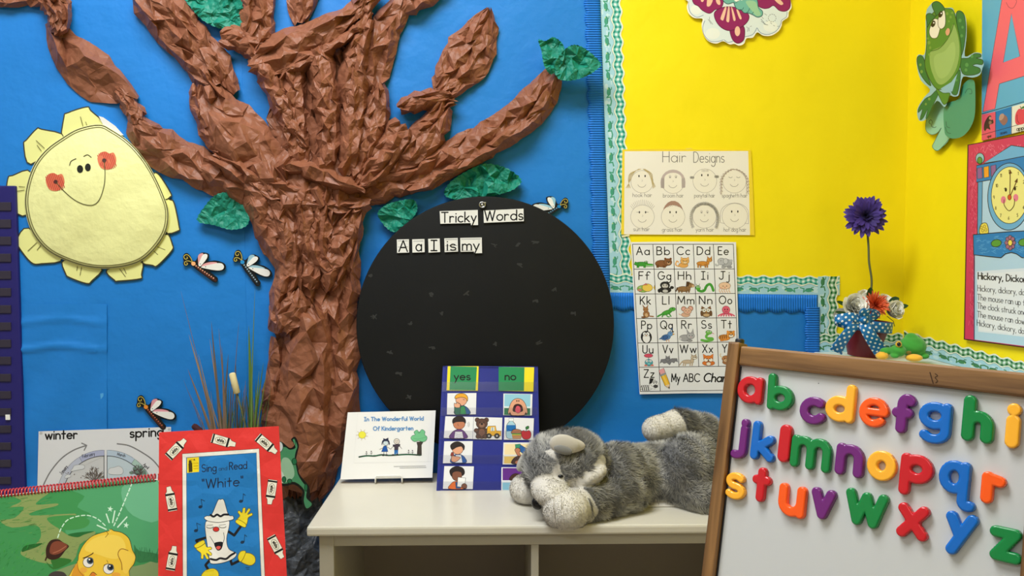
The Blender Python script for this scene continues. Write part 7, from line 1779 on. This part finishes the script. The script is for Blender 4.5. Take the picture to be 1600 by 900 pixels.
MC = {'r': (204, 22, 36), 'g': (4, 130, 62), 'p': (112, 32, 118), 'y': (255, 182, 50), 'o': (255, 92, 20), 'b': (0, 104, 196)}
MM = {k: mat('magnet_plastic_' + {'r': 'red', 'g': 'green', 'p': 'purple', 'y': 'yellow', 'o': 'orange', 'b': 'blue'}[k], .22, v, spec=.5, coat=.25) for k, v in MC.items()}
CN = {'r': 'red', 'g': 'green', 'p': 'purple', 'y': 'yellow', 'o': 'orange', 'b': 'blue'}
MAG = [('a', 'r', 1153, 1193, 588, 631, 0), ('b', 'g', 1200, 1241, 584, 642, 3), ('c', 'p', 1250, 1290, 620, 664, 8), ('d', 'y', 1291, 1337, 599, 660, 0), ('e', 'o', 1343, 1390, 621, 668, 0), ('f', 'p', 1394, 1431, 615, 678, 0), ('g', 'b', 1435, 1487, 628, 694, 0), ('h', 'g', 1504, 1555, 619, 692, 0), ('i', 'y', 1572, 1595, 630, 701, 0),
       ('j', 'p', 1145, 1169, 653, 718, 0), ('k', 'b', 1175, 1213, 659, 721, 0), ('l', 'r', 1217.5, 1236.5, 663, 723, 0), ('m', 'g', 1236, 1300, 683, 735, 0), ('n', 'p', 1306, 1351, 694, 745, 0), ('o', 'y', 1355, 1402, 704, 752, 0), ('p', 'r', 1406, 1459, 710, 777, 0), ('q', 'b', 1466, 1527, 720, 797, 0), ('r', 'o', 1533, 1572, 738, 789, 0),
       ('s', 'y', 1134.5, 1166, 738, 781, 0), ('t', 'r', 1175.5, 1205, 730, 785, 0), ('u', 'o', 1216.5, 1260, 757, 808, 0), ('v', 'p', 1267, 1306, 763, 812, 0), ('w', 'g', 1320, 1388, 767, 824, 0), ('x', 'r', 1402, 1452, 788, 843, 0), ('y', 'b', 1476, 1528, 801, 870, 0), ('z', 'g', 1545, 1599, 824, 879, 0)]
MG = dict(GL)
MG['f'] = ([arc(.36, .80, .20, .20, 40, 180) + [(.16, 0)], [(-.06, .52), (.42, .52)]], .42)
MG['t'] = ([[(.2, 1), (.2, 0)], [(-.02, .68), (.42, .68)]], .4)
MG['y'] = ([[(0, .58), (.24, .06)], [(.54, .58), (.06, -.4)]], .5)
MG['g'] = ([_B(), [(.58, .58), (.58, -.2)] + arc(.29, -.2, .29, .25, 0, -145)], .58)
MG['j'] = ([[(.2, .62), (.2, -.2)] + arc(.06, -.2, .14, .18, 0, -110), [(.2, .84), (.2, .85)]], .22); MG['i'] = ([[(.0, .6), (.0, 0)], [(.0, .92), (.0, .93)]], .04)
MG['r'] = ([[(0, .58), (0, 0)], [(0, .5), (.12, .54), (.34, .50)]], .4)
MG['q'] = ([_B(), [(.58, .58), (.56, -.2)] + arc(.70, -.26, .14, .12, 170, 300)], .7)
MG['z'] = ([[(0, .58), (.48, .58), (.04, 0), (.52, 0)]], .5)
THK = 0.0075
def magnet(ch, ck, x0, x1, y0, y1, rot):
    xm, ym = (x0 + x1) / 2, (y0 + y1) / 2
    lft, rgt = bc(x0, ym, .004), bc(x1, ym, .004); tp, bt = bc(xm, y0, .004), bc(xm, y1, .004)
    c = np.array([(lft[0] + rgt[0]) / 2, (tp[1] + bt[1]) / 2]); Wd, Hd = rgt[0] - lft[0], tp[1] - bt[1]
    st_, _ = MG[ch]
    sw = {'e': .0043, 's': .0044, 'a': .0050, 'g': .0050, 'm': .0052, 'w': .0054, 'k': .0054, 'b': .0052, 'd': .0054, 'p': .0056, 'q': .0052, 'c': .0054, 't': .0054, 'f': .0056, 'h': .0060, 'j': .0052}.get(ch, .0056)
    segs = []
    allp = np.array([p for k in st_ for p in k]); lo, hi = allp.min(0), allp.max(0); ext = np.maximum(hi - lo, 1e-6)
    sx = (Wd - 2 * sw) / ext[0] if ext[0] > .05 else 0; sy_ = (Hd - 2 * sw) / ext[1]
    if ch in 'il': sw = Wd / 2
    if ch in 'il': sy_ = (Hd - 2 * sw) / ext[1]
    for k in st_:
        q_ = [((p[0] - (lo[0] + hi[0]) / 2) * sx, (p[1] - (lo[1] + hi[1]) / 2) * sy_) for p in k]
        for p, q2 in zip(q_[:-1], q_[1:]): segs.append((np.array(p), np.array(q2), sw))
    if ch in 'ij':      # thin neck under the dot
        x = (0.2 - (lo[0] + hi[0]) / 2) * sx if ch == 'j' else 0
        segs.append((np.array([x, 0.0]), np.array([x, Hd / 2 - sw]), sw * .35))
    if rot:
        cr, sr = math.cos(math.radians(rot)), math.sin(math.radians(rot)); R2 = np.array([[cr, -sr], [sr, cr]])
        segs = [(R2 @ a_, R2 @ b_, w) for a_, b_, w in segs]
    g = .0009
    nx, ny = int((Wd + .01) / g) + 2, int((Hd + .01) / g) + 2
    xs = (np.arange(nx) - (nx - 1) / 2) * g; ys = (np.arange(ny) - (ny - 1) / 2) * g
    P = np.stack(np.meshgrid(xs, ys, indexing='ij'), -1)
    def sdf(P):
        d = np.full(P.shape[:-1], 9.0)
        for a_, b_, w in segs:
            ba = b_ - a_; t = np.clip(((P - a_) @ ba) / (ba @ ba + 1e-15), 0, 1)
            d = np.minimum(d, np.linalg.norm(P - a_ - t[..., None] * ba, axis=-1) - w)
        return d
    d = sdf(P)
    inside = d < g * .55
    # snap the outer ring of vertices onto the outline
    for _ in range(3):
        e = 1e-4
        gx = (sdf(P + [e, 0]) - sdf(P - [e, 0])) / (2 * e); gy = (sdf(P + [0, e]) - sdf(P - [0, e])) / (2 * e)
        rim = (d > -g * .55) & (d < g * .8)
        P = np.where(rim[..., None], P - np.stack([gx, gy], -1) * d[..., None] * .9, P); d = sdf(P)
    bev = .0018
    h = THK - bev + np.sqrt(np.clip(bev ** 2 - (bev - np.clip(-d, 0, bev)) ** 2, 0, None))
    idx = -np.ones((nx, ny), int); V = []; F = []
    cell = inside[:-1, :-1] & inside[1:, :-1] & inside[1:, 1:] & inside[:-1, 1:]
    used = np.zeros((nx, ny), bool); used[:-1, :-1] |= cell; used[1:, :-1] |= cell; used[1:, 1:] |= cell; used[:-1, 1:] |= cell
    for i, j in np.argwhere(used):
        idx[i, j] = len(V); V.append(bp(c[0] + P[i, j, 0], c[1] + P[i, j, 1], h[i, j]))
    edges = {}
    for i, j in np.argwhere(cell):
        f = (idx[i, j], idx[i + 1, j], idx[i + 1, j + 1], idx[i, j + 1]); F.append(f)
        for k in range(4):
            e = (f[k], f[(k + 1) % 4])
            if (e[1], e[0]) in edges: del edges[(e[1], e[0])]
            else: edges[e] = 1
    low = {}
    for a_, b_ in list(edges):
        for q_ in (a_, b_):
            if q_ not in low:
                pv_ = np.asarray(V[q_]); ht = (pv_ - O_) @ en; low[q_] = len(V); V.append(pv_ - en * (ht - .0002))
        F.append((b_, a_, low[a_], low[b_]))
    o = mobj('magnetic_letter', V, F, MM[ck]); smooth_by_angle(o, 50)
    return tag(o, '%s plastic magnetic letter %s on the whiteboard' % (CN[ck], ch), 'magnet', 'magnetic letters on the whiteboard easel')
for q_ in MAG: magnet(*q_)
a = Art(EP, 0.0001)
for x, y in ((1279, 599), (1350, 655)): a.poly(el(x, y, .8), (90, 90, 90), False)
a.build('speck', M['matte_print'], es)

# ================================================================== books at the lower left
tb = math.radians(12)
nB = np.array([0, -math.cos(tb), math.sin(tb)])
RB = Plane(D(340, 671, 1.20), nB)
GB = Plane(D(120, 756, 1.262), nB)
m3 = cropmap(240, 660, 3.75)
rb = thing('picture_book', RB.p(345, 955), 'red picture book titled Sing and Read White standing at the lower left', 'book')
def wr(px, py): return .0022 * math.sin(px * .045 + py * .02) + .0012 * math.sin(px * .02 - py * .06)
a = Art(RB, -0.003, surf=None); a.map = m3
cov = [(32, 58), (400, 38), (734, 22), (748, 300), (768, 640), (792, 1120), (400, 1130), (26, 1140), (28, 600)]
a.sheet(cov, (226, 58, 54), 0.003)
a.poly([(168, 184), (618, 154), (634, 500), (652, 900), (660, 1060), (172, 1066), (170, 600)], (240, 238, 228)); a.stroke([(168, 184), (618, 154), (634, 500), (652, 900), (660, 1060), (172, 1066), (170, 600)], 2.4, (60, 40, 40), closed=True)
a.poly([(192, 206), (602, 178), (612, 500), (630, 900), (636, 1040), (196, 1044), (194, 600)], (36, 124, 196)); a.stroke([(192, 206), (602, 178), (612, 500), (630, 900), (636, 1040), (196, 1044), (194, 600)], 2.4, (40, 50, 60), closed=True)
a.poly([(196, 208), (266, 203), (266, 290), (196, 296)], (246, 220, 40)); a.poly([(204, 240), (226, 236), (228, 290), (206, 292)], (70, 60, 20)); a.poly(el(214, 232, 9), (70, 60, 20))
for y in (240, 256, 272): a.stroke([(234, y), (260, y - 2)], 3, (190, 150, 20), up=False)
a.stroke([(208, 222), (228, 218)], 3, (150, 110, 20), up=False); a.poly([(232, 222), (238, 212), (244, 222)], (60, 60, 40))
DI = (32, 38, 62)
a.text('Sing', 283, 290, 42, 5, DI, fit=84, slope=-.07); a.text('and', 382, 282, 22, 3, (40, 70, 110), fit=48, slope=-.07); a.text('Read', 444, 277, 42, 5, DI, fit=102, slope=-.07); a.text('"White"', 285, 388, 54, 6, DI, fit=238, slope=-.08)
def crayon(cx, cy, an, L=1.0, flip=1):
    c_, s_ = math.cos(math.radians(an)), math.sin(math.radians(an))
    f = lambda x, y: (cx + (x * c_ - y * s_) * L, cy + (x * s_ + y * c_) * L)
    bd = [f(-62, -27), (f(42, -27)), f(56, -16), f(82, -13), f(84, 12), f(56, 17), f(42, 27), f(-62, 27)]
    a.blob(bd, (240, 236, 218), (60, 40, 36), 2.4)
    for x0, x1 in ((-58, -48), (30, 42)): a.poly([f(x0, -27), f(x1, -27), f(x1, 27), f(x0, 27)], (26, 26, 26))
    a.stroke([f(x, y) for x, y in el(-8, 0, 32, 18)], 2.2, (90, 80, 70), closed=True)
    # label
    o_ = f(-28, 8) if flip > 0 else f(14, -8); a.text('white', o_[0], o_[1], 20 * L, 3, (50, 44, 40), fit=40 * L, rot=an if flip > 0 else an + 180)
for q_ in ((128, 160, -46), (400, 108, 16), (656, 124, 40), (102, 458, -100, 1, -1), (690, 398, 98), (716, 722, 62), (108, 806, -80), (640 + 92, 1010, 75), (100, 1040, -96, 1, -1)): crayon(*q_)
nt = (28, 52, 80)
for x, y, t in ((274, 495, 1), (512, 462, 1), (248, 634, 1), (520, 702, 1)):
    a.poly(el(x, y, 12, 9, -15), nt, False); a.stroke([(x + 11, y - 2), (x + 4 if x < 300 else x + 14, y - 44), (x + 26, y - 34)], 3.4, nt, up=False)
a.z += 1
lim = (30, 30, 34); yg = (244, 222, 50); cw = (240, 238, 230)
for p in ([(304, 676), (250, 692), (274, 730)], [(440, 640), (472, 662), (520, 596)], [(340, 795), (304, 836), (326, 872)], [(446, 790), (458, 832), (510, 806)]): a.stroke(p, 15, lim)
a.blob(sm([(302, 600), (322, 574), (430, 572), (444, 600), (428, 680), (440, 740), (486, 768), (464, 800), (400, 824), (340, 828), (328, 806), (318, 740), (306, 660)], 4), cw, lim, 3)
a.blob(sm([(296, 560), (310, 548), (340, 540), (376, 458), (392, 452), (412, 456), (438, 540), (464, 548), (468, 566), (440, 576), (380, 586), (320, 578)], 4), cw, lim, 3)
a.stroke(sm([(334, 542), (352, 552), (372, 540), (392, 550), (412, 540), (438, 540)], 4, False), 12, lim); a.stroke(sm([(334, 800), (366, 806), (390, 796), (424, 800), (450, 780), (474, 766)], 4, False), 12, lim)
a.blob(el(366, 626, 18, 14), (222, 58, 50), lim, 3)
for s_ in ((330, 608), (404, 606)): a.stroke(arc(s_[0], s_[1], 22, 12, 20, 160), 3, lim); a.stroke([(s_[0] - 20, s_[1] - 4), (s_[0] + 18, s_[1] - 8)], 2, lim)
a.stroke(sm([(330, 668), (350, 700), (366, 730)], 4, False), 3, lim); a.stroke(sm([(410, 646), (414, 680), (404, 712)], 4, False), 3, lim)
a.blob(sm([(356, 712), (376, 702), (404, 704), (396, 740), (374, 748)], 4), lim, lim, 3); a.poly(sm([(366, 732), (380, 724), (394, 730), (380, 746)], 4), (226, 92, 84))
for cx, cy, an in ((530, 560, -60), (288, 745, 60)):
    c_, s_ = math.cos(math.radians(an)), math.sin(math.radians(an)); f = lambda x, y: (cx + x * c_ - y * s_, cy + x * s_ + y * c_)
    a.blob([f(x, y) for x, y in sm([(-34, -26), (-20, -30), (0, -28), (10, -48), (24, -46), (20, -26), (46, -34), (54, -22), (28, -8), (60, -6), (60, 8), (28, 8), (48, 24), (38, 34), (14, 20), (-14, 30), (-36, 26)], 3)], yg, (120, 100, 10), 3)
    a.blob([f(x, y) for x, y in sm([(-48, -26), (-34, -34), (-24, -20), (-24, 20), (-34, 34), (-48, 26)], 3)], yg, (120, 100, 10), 3)
a.blob(sm([(500, 800), (512, 770), (560, 766), (592, 786), (594, 820), (566, 838), (520, 822)], 4), yg, (120, 100, 10), 3); a.blob(sm([(494, 788), (510, 756), (540, 756), (524, 800), (506, 816)], 4), yg, (120, 100, 10), 3)
a.blob(sm([(280, 898), (304, 868), (350, 856), (378, 876), (374, 910), (300, 922)], 4), yg, (120, 100, 10), 3); a.stroke([(306, 872), (350, 866)], 10, (230, 206, 30))
a.stroke([(540, 850), (562, 850)], 3, nt, up=False); a.stroke([(544, 860), (560, 860)], 3, nt)
cover = a.build('cover', M['wrinkled_print'], rb)
a = Art(RB, -0.0062); a.map = m3; a.sheet([(34, 62), (400, 44), (732, 28), (788, 1116), (30, 1136)], (236, 232, 222), 0.003); a.build('pages', M['print'], rb)

gb = thing('big_book', GB.p(60, 990), 'large spiral bound picture book with green meadow cover, bottom left corner', 'book')
m4 = cropmap(0, 730, 5.296)
a = Art(GB, -0.010); a.map = m4
a.sheet([(-900, 312), (0, 232), (1306, 96), (1316, 500), (1330, 1400), (-900, 1460)], (240, 236, 228), 0.010)
top = lambda x: 232 - x * .1035 + 2
a.poly([(-900, 318), (0, 240), (1304, 106), (1314, 500), (1328, 1396), (-900, 1450)], (66, 150, 86))
gA, gBc, gC_, pth = (36, 128, 58), (94, 172, 116), (70, 158, 96), (140, 160, 96)
a.poly(sm([(620, 172), (1304, 108), (1312, 460), (1318, 760), (1180, 770), (1110, 700), (900, 560), (700, 540), (560, 560), (560, 480), (760, 400), (640, 330), (700, 240)], 3), (84, 166, 112)); a.poly(sm([(1040, 136), (1303, 112), (1312, 440), (1100, 400), (1010, 260)], 3), (112, 186, 142))
a.poly(sm([(110, 232), (400, 204), (340, 260), (300, 310), (470, 300), (460, 322), (300, 360), (260, 400), (620, 384), (560, 420), (420, 420), (560, 560), (780, 530), (760, 580), (660, 640), (600, 780), (400, 800), (200, 740), (180, 690), (300, 630), (340, 560), (300, 480), (100, 500), (0, 440), (120, 420), (200, 330), (80, 330), (180, 280)], 3), pth)
a.poly(sm([(390, 420), (520, 400), (640, 400), (740, 440), (700, 500), (540, 520), (440, 480)], 4), (70, 150, 80)); a.poly(sm([(560, 560), (640, 540), (780, 530), (700, 556), (640, 580)], 4), (40, 110, 54))
a.poly(sm([(180, 700), (210, 650), (350, 628), (300, 662), (220, 690)], 4), (36, 104, 44)); a.poly(sm([(380, 780), (440, 830), (420, 760), (500, 750), (590, 766), (560, 800), (440, 846)], 3), (52, 118, 50)); a.poly(sm([(400, 900), (460, 860), (620, 800), (760, 780), (1110, 820), (1300, 780), (1320, 1000), (400, 1000)], 3), (134, 156, 104)); a.poly(sm([(1110, 640), (1150, 690), (1310, 720), (1312, 790), (1240, 780), (1130, 780)], 3), (56, 124, 74))
r = random.Random(5)
for k in range(90):
    x, y = r.uniform(-60, 420), r.uniform(250, 560); a.stroke([(x, y), (x + r.uniform(20, 60), y - r.uniform(2, 16))], r.uniform(1.5, 4), r.choice([(60, 140, 66), (110, 160, 84), (38, 118, 54)]), up=False)
for k in range(110):
    x, y = r.uniform(-60, 380), r.uniform(620, 900); a.stroke([(x, y), (x + r.uniform(5, 30), y - r.uniform(10, 26))], r.uniform(1.5, 4), r.choice([(60, 160, 70), (40, 130, 56), (76, 170, 80)]), up=False)
for k in range(60):
    x, y = r.uniform(240, 760), r.uniform(590, 740); a.stroke([(x, y), (x + r.uniform(8, 30), y - r.uniform(0, 6))], r.uniform(1.5, 3), (108, 130, 84), up=False)
for k in range(30):
    x = r.uniform(1115, 1305); y = r.uniform(690, 790); a.stroke([(x, y), (x + r.uniform(-8, 8), y - 30)], 3, (44, 108, 66), up=False)
a.z += 1
dash = (214, 246, 222)
def dashes(P, n, w):
    P = sm(P, 16, False); seg = np.concatenate([[0], np.cumsum(np.hypot(*np.diff(P, axis=0).T))])
    for k in range(n):
        t = np.linspace(k / n, (k + .6) / n, 5) * seg[-1]; a.stroke([(np.interp(q_, seg, P[:, 0]), np.interp(q_, seg, P[:, 1])) for q_ in t], w, dash, up=False)
    a.z += 1
dashes([(478, 582), (510, 500), (570, 430), (700, 398), (800, 424), (884, 496)], 11, 9); dashes([(1092, 132), (1040, 260), (985, 390), (935, 500)], 9, 10)
for p in ([(880, 388), (904, 458)], [(950, 362), (932, 458)], [(1050, 412), (974, 496)], [(804, 480), (878, 514)]): a.stroke(p, 11, dash, up=False)
for cx, cy in ((912, 346), (1044, 480)):
    P = [(cx + (26 if k % 2 == 0 else 10) * math.cos(k * math.pi / 5 - 1.4), cy + (28 if k % 2 == 0 else 10) * math.sin(k * math.pi / 5 - 1.4)) for k in range(10)]; a.poly(P, dash, False)
a.z += 1
a.poly(sm([(380, 720), (384, 660), (420, 606), (480, 596), (520, 620), (570, 652), (540, 690), (490, 750), (430, 766), (390, 750)], 4), (58, 34, 26)); a.poly(sm([(410, 700), (430, 630), (490, 612), (560, 652), (500, 710), (440, 724)], 4), (130, 70, 50)); a.stroke(sm([(440, 710), (490, 690), (545, 655)], 4, False), 7, (176, 112, 84)); a.stroke([(376, 770), (386, 742)], 12, (58, 34, 26))
a.poly(sm([(400, 900), (430, 870), (480, 860), (540, 880), (560, 960), (400, 960)], 4), (70, 64, 62))
ch = sm([(560, 1000), (580, 880), (640, 780), (650, 720), (690, 640), (760, 570), (860, 535), (900, 525), (920, 510), (945, 525), (1010, 540), (1070, 590), (1096, 680), (1124, 740), (1110, 800), (1070, 860), (1040, 1000)], 4)
a.poly(ch, (66, 52, 26)); a.poly([tuple(np.array([860, 780]) + (p - [860, 780]) * .982) for p in ch], (244, 204, 66))
a.poly(sm([(700, 680), (760, 600), (880, 560), (1000, 580), (1040, 680), (960, 760), (800, 720)], 4), (250, 218, 92)); a.poly(sm([(590, 900), (630, 800), (660, 860), (700, 900), (640, 1000), (580, 1000)], 4), (226, 158, 50)); a.poly(sm([(980, 700), (1010, 672), (1070, 700), (1120, 742), (1090, 800), (1050, 880), (1010, 850), (1004, 780)], 4), (250, 212, 84)); a.stroke(sm([(1010, 850), (1004, 790), (976, 720), (1004, 676), (1060, 690)], 4, False), 6, (150, 90, 30))
a.stroke(sm([(640, 780), (650, 850), (690, 900)], 4, False), 5, (180, 120, 40)); a.stroke([(880, 530), (896, 552), (872, 580)], 4, (120, 80, 20)); a.stroke([(905, 515), (915, 535)], 5, (250, 230, 140))
for cx, cy in ((730, 788), (898, 842)):
    a.blob(el(cx, cy, 44, 42, 20), (244, 242, 236), (60, 44, 30), 4); a.poly(el(cx + 16, cy - 14, 28, 28), (70, 90, 110)); a.poly(el(cx + 20, cy - 14, 16, 17), (20, 22, 26)); a.poly(el(cx + 10, cy - 24, 7), (250, 250, 250))
a.stroke(sm([(688, 752), (720, 740), (764, 716), (770, 708)], 4, False), 7, (70, 46, 26)); a.stroke(sm([(860, 812), (890, 800), (930, 806)], 4, False), 5, (90, 60, 30)); a.stroke([(884, 770), (894, 790)], 4, (110, 76, 30))
a.poly(sm([(750, 890), (770, 872), (790, 884), (786, 920), (756, 920)], 3), (226, 130, 50)); a.stroke(sm([(740, 900), (768, 868), (800, 890)], 4, False), 5, (120, 66, 30)); a.poly(el(690, 850, 30, 22), (240, 178, 70)); a.poly(el(960, 890, 36, 20), (240, 172, 66))
a.build('cover', M['print'], gb)
# spiral binding: a real coil through punched holes
b = MB(); pts = []
x0p, x1p = -90.0, 246.5
nc = int((x1p - x0p) / 5.25)
for i in range(nc * 14):
    t = i / 14.0; px = x0p + (x1p - x0p) * t / nc
    yy = 730 + (232 - px * 5.296 * .1035) / 5.296
    base = GB.p(px, yy - 1.5, -0.005)
    up = np.array([0, math.sin(tb), math.cos(tb)]); R_ = .0066
    pts.append(base + R_ * (math.cos(2 * math.pi * t) * up + math.sin(2 * math.pi * t) * nB))
b.tube(pts, .0012, 6); b.build('spiral_binding', M['coil'], gb, smooth=True)
a = Art(GB, 0.0003); 
for k in range(nc):
    px = x0p + (x1p - x0p) * (k + .35) / nc; yy = 730 + (232 - px * 5.296 * .1035) / 5.296 + 2.4
    a.poly(el(px, yy, 1.1, 1.5, n=8), (46, 24, 26), False)
a.build('punched_holes', M['print'], gb)

# low stand that carries both books
zl = min(v[2] for v in (RB.p(240 + 26 / 3.75, 660 + 1140 / 3.75, -.006), RB.p(240 + 792 / 3.75, 660 + 1120 / 3.75, -.006)))
zg = min(v[2] for v in (GB.p(-900 / 5.296, 730 + 1460 / 5.296, -.01), GB.p(1330 / 5.296, 730 + 1400 / 5.296, -.01)))
print('book bottoms', zl, zg)
bs = thing('book_stand', (-.55, 1.2, 0), 'low wooden stand on the floor under the red and green books', 'book stand')
yf = RB.p(345, 960)[1] - .05
b = MB(); b.box((-1.05, yf, zl - .022), (-.285, yf + .05 + .055 - .012, zl - .001), .003); b.build('front_ledge', M['pinewood'], bs)
yg = GB.p(60, 1000)[1]
b = MB(); b.box((-1.05, yg - .03, zg - .022), (-.285, yg + .05, zg - .001), .003); b.build('rear_ledge', M['pinewood'], bs)
b = MB(); b.obox(GB.p(60, 930, -.019), np.stack([np.array([1, 0, 0]), np.array([0, math.sin(tb), math.cos(tb)]), nB]), np.array([.28, .07, .006]), .002); b.build('back_board', M['pinewood'], bs)
for x in (-1.03, -.31):
    b = MB(); b.box((x - .012, yf + .005, 0), (x + .012, yg + .045, min(zl, zg) - .022), .002); b.build('end_panel', M['pinewood'], bs)

# ================================================================== dried reeds and cattails in front of the rock
rd = thing('reed_bundle', BACK.p(365, 830, .05), 'bundle of dried brown reeds and green grass left of the trunk', 'reeds')
mr_ = cropmap(280, 380, 3)
M['reed'] = mat('dried_reed', .6, attr=True, spec=.25)
def blade(x0, y0, x1, y1, w, col, bend=0, o0=.06, o1=.03):
    P = sm([(x0, y0), ((x0 + x1) / 2 + bend, (y0 + y1) / 2), (x1, y1)], 8, False); n = len(P); V = []; 
    T = np.gradient(P, axis=0); T /= np.linalg.norm(T, axis=1)[:, None]; N = np.stack([-T[:, 1], T[:, 0]], 1)
    for i in range(n):
        f = i / (n - 1); ww = w * (1 - f ** 2.2) + .3; o_ = o0 + (o1 - o0) * f
        for s, do in ((-1, 0), (0, .0022), (1, 0)):
            q_ = P[i] + N[i] * s * ww; q_ = mr_(*q_); V.append(BACK.p(q_[0], q_[1], o_ + do))
    F = gridfaces(n, 3)
    o = mobj('blade', V, F, M['reed'], rd, smooth=True); vcol(o, [C(col)] * len(V))
rr = random.Random(9)
BR = [(124, 102, 84), (146, 118, 94), (104, 90, 76), (156, 130, 102)]; GRN = [(84, 114, 50), (104, 130, 64), (70, 98, 54)]
main = [(150, 365, 5, 0), (45, 428, 5, 0), (40, 590, 5.5, 0), (143, 450, 4, 0), (185, 400, 2.6, 0), (230, 520, 5, 0), (265, 560, 3.6, 0), (280, 365, 1.4, 0), (8, 225, 1.3, 0), (48, 700, 2.2, 0), (110, 640, 3, 0), (90, 520, 3, 0), (200, 480, 4, 0), (165, 560, 4, 0), (20, 640, 1.4, 0), (130, 690, 3, 0), (245, 640, 3.4, 0),
        (355, 215, 2.2, 1), (326, 385, 8, 1), (345, 470, 3, 1), (395, 560, 4, 1), (375, 600, 4, 1), (360, 640, 4, 1), (410, 610, 2.4, 1), (345, 720, 5, 1), (400, 700, 2.6, 1), (425, 690, 1.4, 1), (330, 620, 5, 1), (315, 700, 4, 1), (380, 740, 3, 1), (432, 650, 1.2, 1)]
for x, y, w, k in main:
    bx = (200 + rr.uniform(0, 60)) if k == 0 else (300 + rr.uniform(0, 50))
    bx += (x - 220) * .10
    blade(bx, 1290, x, y, w * 1.8, rr.choice(BR if k == 0 else GRN), rr.uniform(-14, 14) + ((bx - x) * .16), .07 + rr.uniform(-.02, .02), .03 + rr.uniform(-.015, .02))
for k in range(60):
    g = rr.random() < .45
    bx = rr.uniform(200, 350); x = bx + rr.uniform(-130, 70) if not g else bx + rr.uniform(-20, 90)
    blade(bx, 1290, x, rr.uniform(640, 860), rr.uniform(1.4, 3.4), rr.choice(GRN if g else BR), rr.uniform(-12, 12), .06 + rr.uniform(-.02, .02), .04 + rr.uniform(-.02, .02))
b = MB(); c0, c1 = mr_(247, 607), mr_(272, 706)
f_ = lambda t, o_: BACK.p(c0[0] + (c1[0] - c0[0]) * t, c0[1] + (c1[1] - c0[1]) * t, o_)
b.tube([f_(t, .078) for t in (0, .02, .06, .5, .94, .98, 1)], [.002, .0052, .0068, .007, .0068, .0052, .002], 14); b.build('cattail', mat('pale_cattail', .9, (214, 200, 152), bumps=(('noise', 200, .3, .001),)), rd, smooth=True)
b = MB(); b.tube([f_(t, .078) for t in (.95, 1.8, 2.9)] + [BACK.p(*mr_(262, 1290), .07)], .0016, 8); b.build('cattail_stem', M['stem'], rd, smooth=True)
b = MB(); c0, c1 = (301, 664), (316, 676); b.tube([BACK.p(c0[0] + (c1[0] - c0[0]) * t, c0[1] + (c1[1] - c0[1]) * t, .06) for t in (0, .04, .2, .7, 1)], [.002, .005, .0068, .0068, .005], 12); b.build('dark_cattail', mat('dark_cattail', .9, (62, 26, 30)), rd, smooth=True)
b = MB(); b.tube([BACK.p(x, y, .06) for x, y in ((315, 675), (335, 700), (352, 760), (360, 810))], .0016, 8); b.build('cattail_stem', M['stem'], rd, smooth=True)
